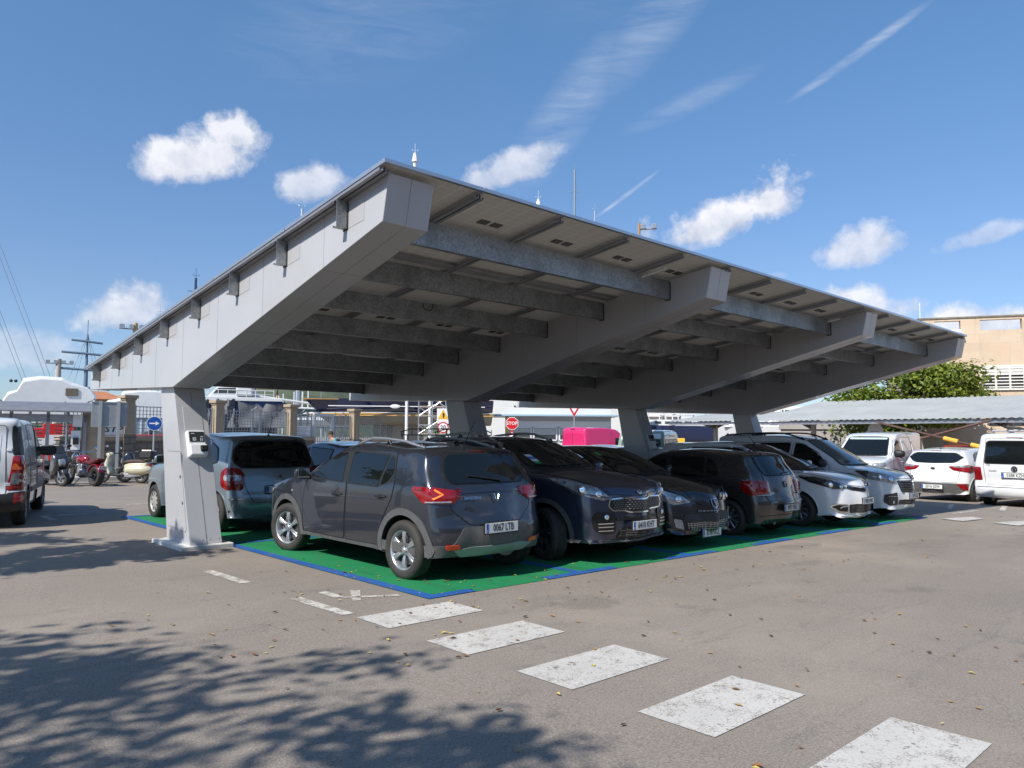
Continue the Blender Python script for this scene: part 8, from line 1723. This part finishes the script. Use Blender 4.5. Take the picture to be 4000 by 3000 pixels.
def tree(label, x, y, rx, ry, rz, zc, n_cl, n_lf, size, seed, trunk_r=.16, lobes=None):
    R = random.Random(seed); T = thing('tree', label, 'tree', (x, y, gz(x, y))); tr = MB(); tr.tube([(0,0,-.2),(.05,.02,zc*.3),(-.03,.05,zc*.62)], trunk_r*1.3, 12, trunk_r*.8)
    cls = []
    for k in range(n_cl):
        while True:
            v = Vector((R.uniform(-1,1), R.uniform(-1,1), R.uniform(-1,1)))
            if .25 < v.length < 1: break
        v = v*(v.length**-.35); lb = lobes[k % len(lobes)] if lobes else (0,0,0,1)
        c = Vector((lb[0]+v.x*rx*lb[3], lb[1]+v.y*ry*lb[3], zc+lb[2]+v.z*rz*lb[3]*.95)); cls.append((c, R.uniform(.6, 1.25)))
    for c, s in cls[::max(1, n_cl//22)]:
        a = Vector((-.03,.05,zc*.6)); mid = (a+c)/2+Vector((R.uniform(-.2,.2), R.uniform(-.2,.2), .1)); tr.tube([a, mid, c], trunk_r*.42, 6, .015)
    tr.obj('trunk', M_BARK, T, smooth=True); vs = []; fs = []
    for c, s in cls:
        cr = s*min(rx, ry, rz)*.33
        for i in range(n_lf):
            d = Vector((R.gauss(0,1), R.gauss(0,1), R.gauss(0,1))).normalized(); p = c+Vector((d.x*1.15, d.y*1.15, d.z*.75))*cr*R.random()**.45
            nrm = (d*.8+Vector((R.gauss(0,.5), R.gauss(0,.5), .7+R.gauss(0,.4)))).normalized(); a = nrm.cross(Vector((R.gauss(0,1), R.gauss(0,1), R.gauss(0,1)))).normalized(); b = nrm.cross(a); q = size*R.uniform(.6, 1.35)
            k = len(vs); vs += [tuple(p+a*q), tuple(p+b*q*.55+nrm*q*.12), tuple(p-a*q), tuple(p-b*q*.55+nrm*q*.12)]; fs += [(k, k+1, k+2), (k, k+2, k+3)]
    me = bpy.data.meshes.new('crown'); me.from_pydata(vs, [], fs); me.materials.append(M_LEAF); o = bpy.data.objects.new('crown', me); COL.objects.link(o); o.parent = T; return T
x, y = ray_xy(3490, 49)
tree('broad leafy green tree rising above the long carport, in front of the sandstone building', x, y, 4.6, 3.2, 2.6, 4.3, 190, 120, .13, 21, .22, [(-.1,0,-.1,1),(.25,0,.35,.95),(2.6,-.8,1.0,.62),(-3.0,.6,-.9,.72),(1.2,-2.6,.6,.7),(3.3,-2.0,.1,.5)])
# the trees that shade the left of the car park
tree('leafy street tree shading the near left of the car park', -10.9, -3.2, 3.0, 2.6, 1.7, 5.9, 185, 60, .105, 5, .2, [(0,0,0,1),(.35,-1.2,-.2,.9),(-.3,1.6,-.2,.8),(-.2,-2.8,-.2,.85),(-1.2,2.2,0,.8)])
tree('leafy street tree shading the ground beside the white delivery van', -8.8, 5.1, 2.7, 1.8, 1.1, 5.4, 100, 56, .105, 9, .16, [(0,0,0,1),(1.8,-.9,-.2,.5),(.2,1.8,0,.6)])
tree('small street tree farther along the left side, beyond the delivery van', -8.4, 13.6, 2.6, 2.2, 1.3, 5.3, 60, 50, .12, 14, .16)
def litter():
    R = random.Random(31); cols = [('fallen leaf brown', (.20,.085,.03)), ('fallen leaf ochre', (.38,.22,.06)), ('fallen leaf yellow', (.50,.40,.10)), ('fallen leaf dark', (.07,.035,.02))]
    mats = [mat(n, c, .7) for n, c in cols]; vs = []; fs = []; mi = []
    for k in range(400):
        r = R.random()
        if r < .35: x, y = R.uniform(-2.6, 6), R.gauss(-.2, 1.0)
        elif r < .6: x, y = R.uniform(-2.5, 3), R.uniform(-4.5, 3)
        elif r < .7: x, y = R.uniform(0, 2.2), R.uniform(0, 2.4)
        else: x, y = R.uniform(-1, 17), R.uniform(-9, -.1)
        s = R.uniform(.009, .023)*(1.0 if x < 8 else 1.3); a = R.uniform(0, 2*pi); c, n = cos(a)*s, sin(a)*s; z = gz(x, y)+.009; h = s*R.uniform(.1, .75); k0 = len(vs); t = R.uniform(-.3,.6)*s
        vs += [(x+c*1.5, y+n*1.5, z+h*.5), (x-n*.7, y+c*.7, z+h), (x-c*1.4, y-n*1.4, z+t*.3), (x+n*.7, y-c*.7, z+h*.8), (x+c*.1, y+n*.1, z)]
        fs += [(k0, k0+1, k0+4), (k0+1, k0+2, k0+4), (k0+2, k0+3, k0+4), (k0+3, k0, k0+4)]; m = R.choices(range(4), (4, 4, 2, 3))[0]; mi += [m]*4
    me = bpy.data.meshes.new('fallen_leaves'); me.from_pydata(vs, [], fs); [me.materials.append(m) for m in mats]; me.polygons.foreach_set('material_index', mi)
    o = bpy.data.objects.new('fallen_leaves', me); COL.objects.link(o); tag(o, 'small dry brown and yellow leaves scattered over the asphalt', 'leaves', kind='stuff')
litter()
def passer_by():
    x, y = ray_xy(1318, 32.0); T = thing('person', 'man in a teal T-shirt with a dark backpack walking past the barred gate', 'person', (x, y, gz(x, y)+.13), face_cam(x, y)+radians(-70))
    SK_ = mat('skin', (.42,.22,.14), .55); TS = mat('teal cloth', (.10,.36,.37), .8); DK = mat('dark cloth', (.02,.022,.03), .8)
    def skin(name, V, E, rad, mt, sub_=2, par=T):
        me = bpy.data.meshes.new(name); me.from_pydata(V, E, []); o = bpy.data.objects.new(name, me); COL.objects.link(o); o.parent = par; me.materials.append(mt)
        o.modifiers.new('s', 'SKIN'); s = o.modifiers.new('u', 'SUBSURF'); s.levels = s.render_levels = sub_
        for i, r in enumerate(rad): v = me.skin_vertices[0].data[i]; v.radius = r if isinstance(r, tuple) else (r, r); v.use_root = i == 0
        for p in me.polygons: p.use_smooth = True
        return o
    # faces -Y, leaning forward; feet, knees, hips, spine, neck, head, arms with five fingers each
    V = [(0,0,.94),(0,-.03,1.10),(0,-.10,1.30),(0,-.16,1.43),(0,-.20,1.50),(0,-.245,1.585),(0,-.26,1.68),
         (.10,0,.90),(.11,-.16,.50),(.11,.02,.09),(.11,-.14,.03),(-.10,0,.90),(-.11,.10,.50),(-.11,.34,.12),(-.11,.24,.03),
         (.17,-.13,1.40),(.24,-.06,1.14),(.25,-.22,.92),(.25,-.26,.85),(-.17,-.13,1.40),(-.24,-.24,1.14),(-.24,-.42,1.0),(-.24,-.48,.95)]
    E = [(0,1),(1,2),(2,3),(3,4),(4,5),(5,6),(0,7),(7,8),(8,9),(9,10),(0,11),(11,12),(12,13),(13,14),(3,15),(15,16),(16,17),(17,18),(3,19),(19,20),(20,21),(21,22)]
    rad = [(.15,.11),(.14,.10),(.165,.115),(.12,.09),(.055,.055),(.075,.09),(.07,.085),.095,.06,.042,(.045,.03),.095,.06,.042,(.045,.03),.062,.045,.032,(.038,.02),.062,.045,.032,(.038,.02)]
    for bx, by, bz in ((.25,-.26,.85),(-.24,-.48,.95)):
        w = 18 if bx > 0 else 22
        for k in range(4):
            i = len(V); dx = -.030+.020*k; l = (.035,.042,.040,.030)[k]; V += [(bx+dx,by-.02,bz-.03),(bx+dx,by-.03-l*.5,bz-.03-l),(bx+dx,by-.01-l*.3,bz-.045-l*1.6)]; E += [(w,i),(i,i+1),(i+1,i+2)]; rad += [.009,.009,.007]
        i = len(V); sg = -1 if bx > 0 else 1; V += [(bx+sg*.035,by-.03,bz+.0),(bx+sg*.05,by-.06,bz-.03)]; E += [(w,i),(i,i+1)]; rad += [.010,.008]
    skin('body', V, E, rad, SK_)
    skin('t_shirt', [(0,0,.93),(0,-.03,1.10),(0,-.10,1.30),(0,-.155,1.42),(.17,-.13,1.40),(.225,-.08,1.22),(-.17,-.13,1.40),(-.225,-.20,1.22)], [(0,1),(1,2),(2,3),(3,4),(4,5),(3,6),(6,7)], [(.165,.125),(.155,.115),(.18,.13),(.12,.10),.078,.066,.078,.066], TS)
    skin('shorts', [(0,0,.95),(.10,0,.88),(.11,-.12,.58),(-.10,0,.88),(-.11,.07,.58)], [(0,1),(1,2),(0,3),(3,4)], [(.16,.12),.11,.085,.11,.085], DK)
    for sx, yy in ((.11,-.05),(-.11,.30)): MB().ell((sx,yy-.03,.04), (.05,.14,.055), 12, 8).obj('shoe', DK, T, smooth=True)
    MB().ell((0,-.235,1.665), (.095,.11,.10), 16, 10).obj('hair', mat('brown hair', (.05,.03,.02), .8), T, smooth=True)
    m = MB(); m.ell((0,-.36,1.60), (.014,.022,.02), 8, 6); m.ell((.085,-.25,1.60), (.014,.022,.03), 8, 6); m.ell((-.085,-.25,1.60), (.014,.022,.03), 8, 6); m.obj('nose_and_ears', SK_, T, smooth=True)
    MB().ell((.032,-.338,1.62), (.012,.008,.008), 8, 6).ell((-.032,-.338,1.62), (.012,.008,.008), 8, 6).obj('eyes', DK, T, smooth=True); MB().box(-.025,-.345,1.553,.025,-.335,1.560).obj('mouth', mat('lips', (.28,.08,.07), .5), T)
    b = thing('backpack', 'dark backpack worn by the man in the teal T-shirt', 'backpack', (x, y, gz(x, y)+.13), T.rotation_euler.z)
    MB().prism([(.02,1.02),(.17,1.05),(.19,1.30),(.08,1.46),(-.03,1.42),(-.0,1.2)], -.15, .15, 'x').obj('bag', DK, b, smooth=True, bevel=.05, ang=60)
    for sx in (-.1,.1): MB().tube([(sx,-.02,1.42),(sx,-.20,1.42),(sx*1.1,-.24,1.28),(sx*1.2,-.10,1.08)], .014, 6).obj('strap', DK, b)
passer_by()

def street_behind():
    """the arcaded building across the street behind the viewer, which the car bodies mirror"""
    T = thing('arcaded_building', 'long sandstone building with a row of arched windows across the street from the car park', 'building', (6, -34, gz(6, -34)))
    block(T, 'wall', 70, 8, -.5, 9, M_SAND, 0, -4)
    for z0, h in ((.8,2.6),(5.0,2.4)):
        for k in range(17):
            x = -32+4*k; P = [(x-.8,z0),(x+.8,z0)]+[(x+.8*cos(radians(a)), z0+h-.8+.8*sin(radians(a))) for a in range(0, 181, 20)]
            MB().prism(P, .0, .03, 'y').obj('window', M_GLASSB, T)
    MB().box(-35.2,-8,9,35.2,.4,9.4).obj('cornice', M_PIL, T)
street_behind()
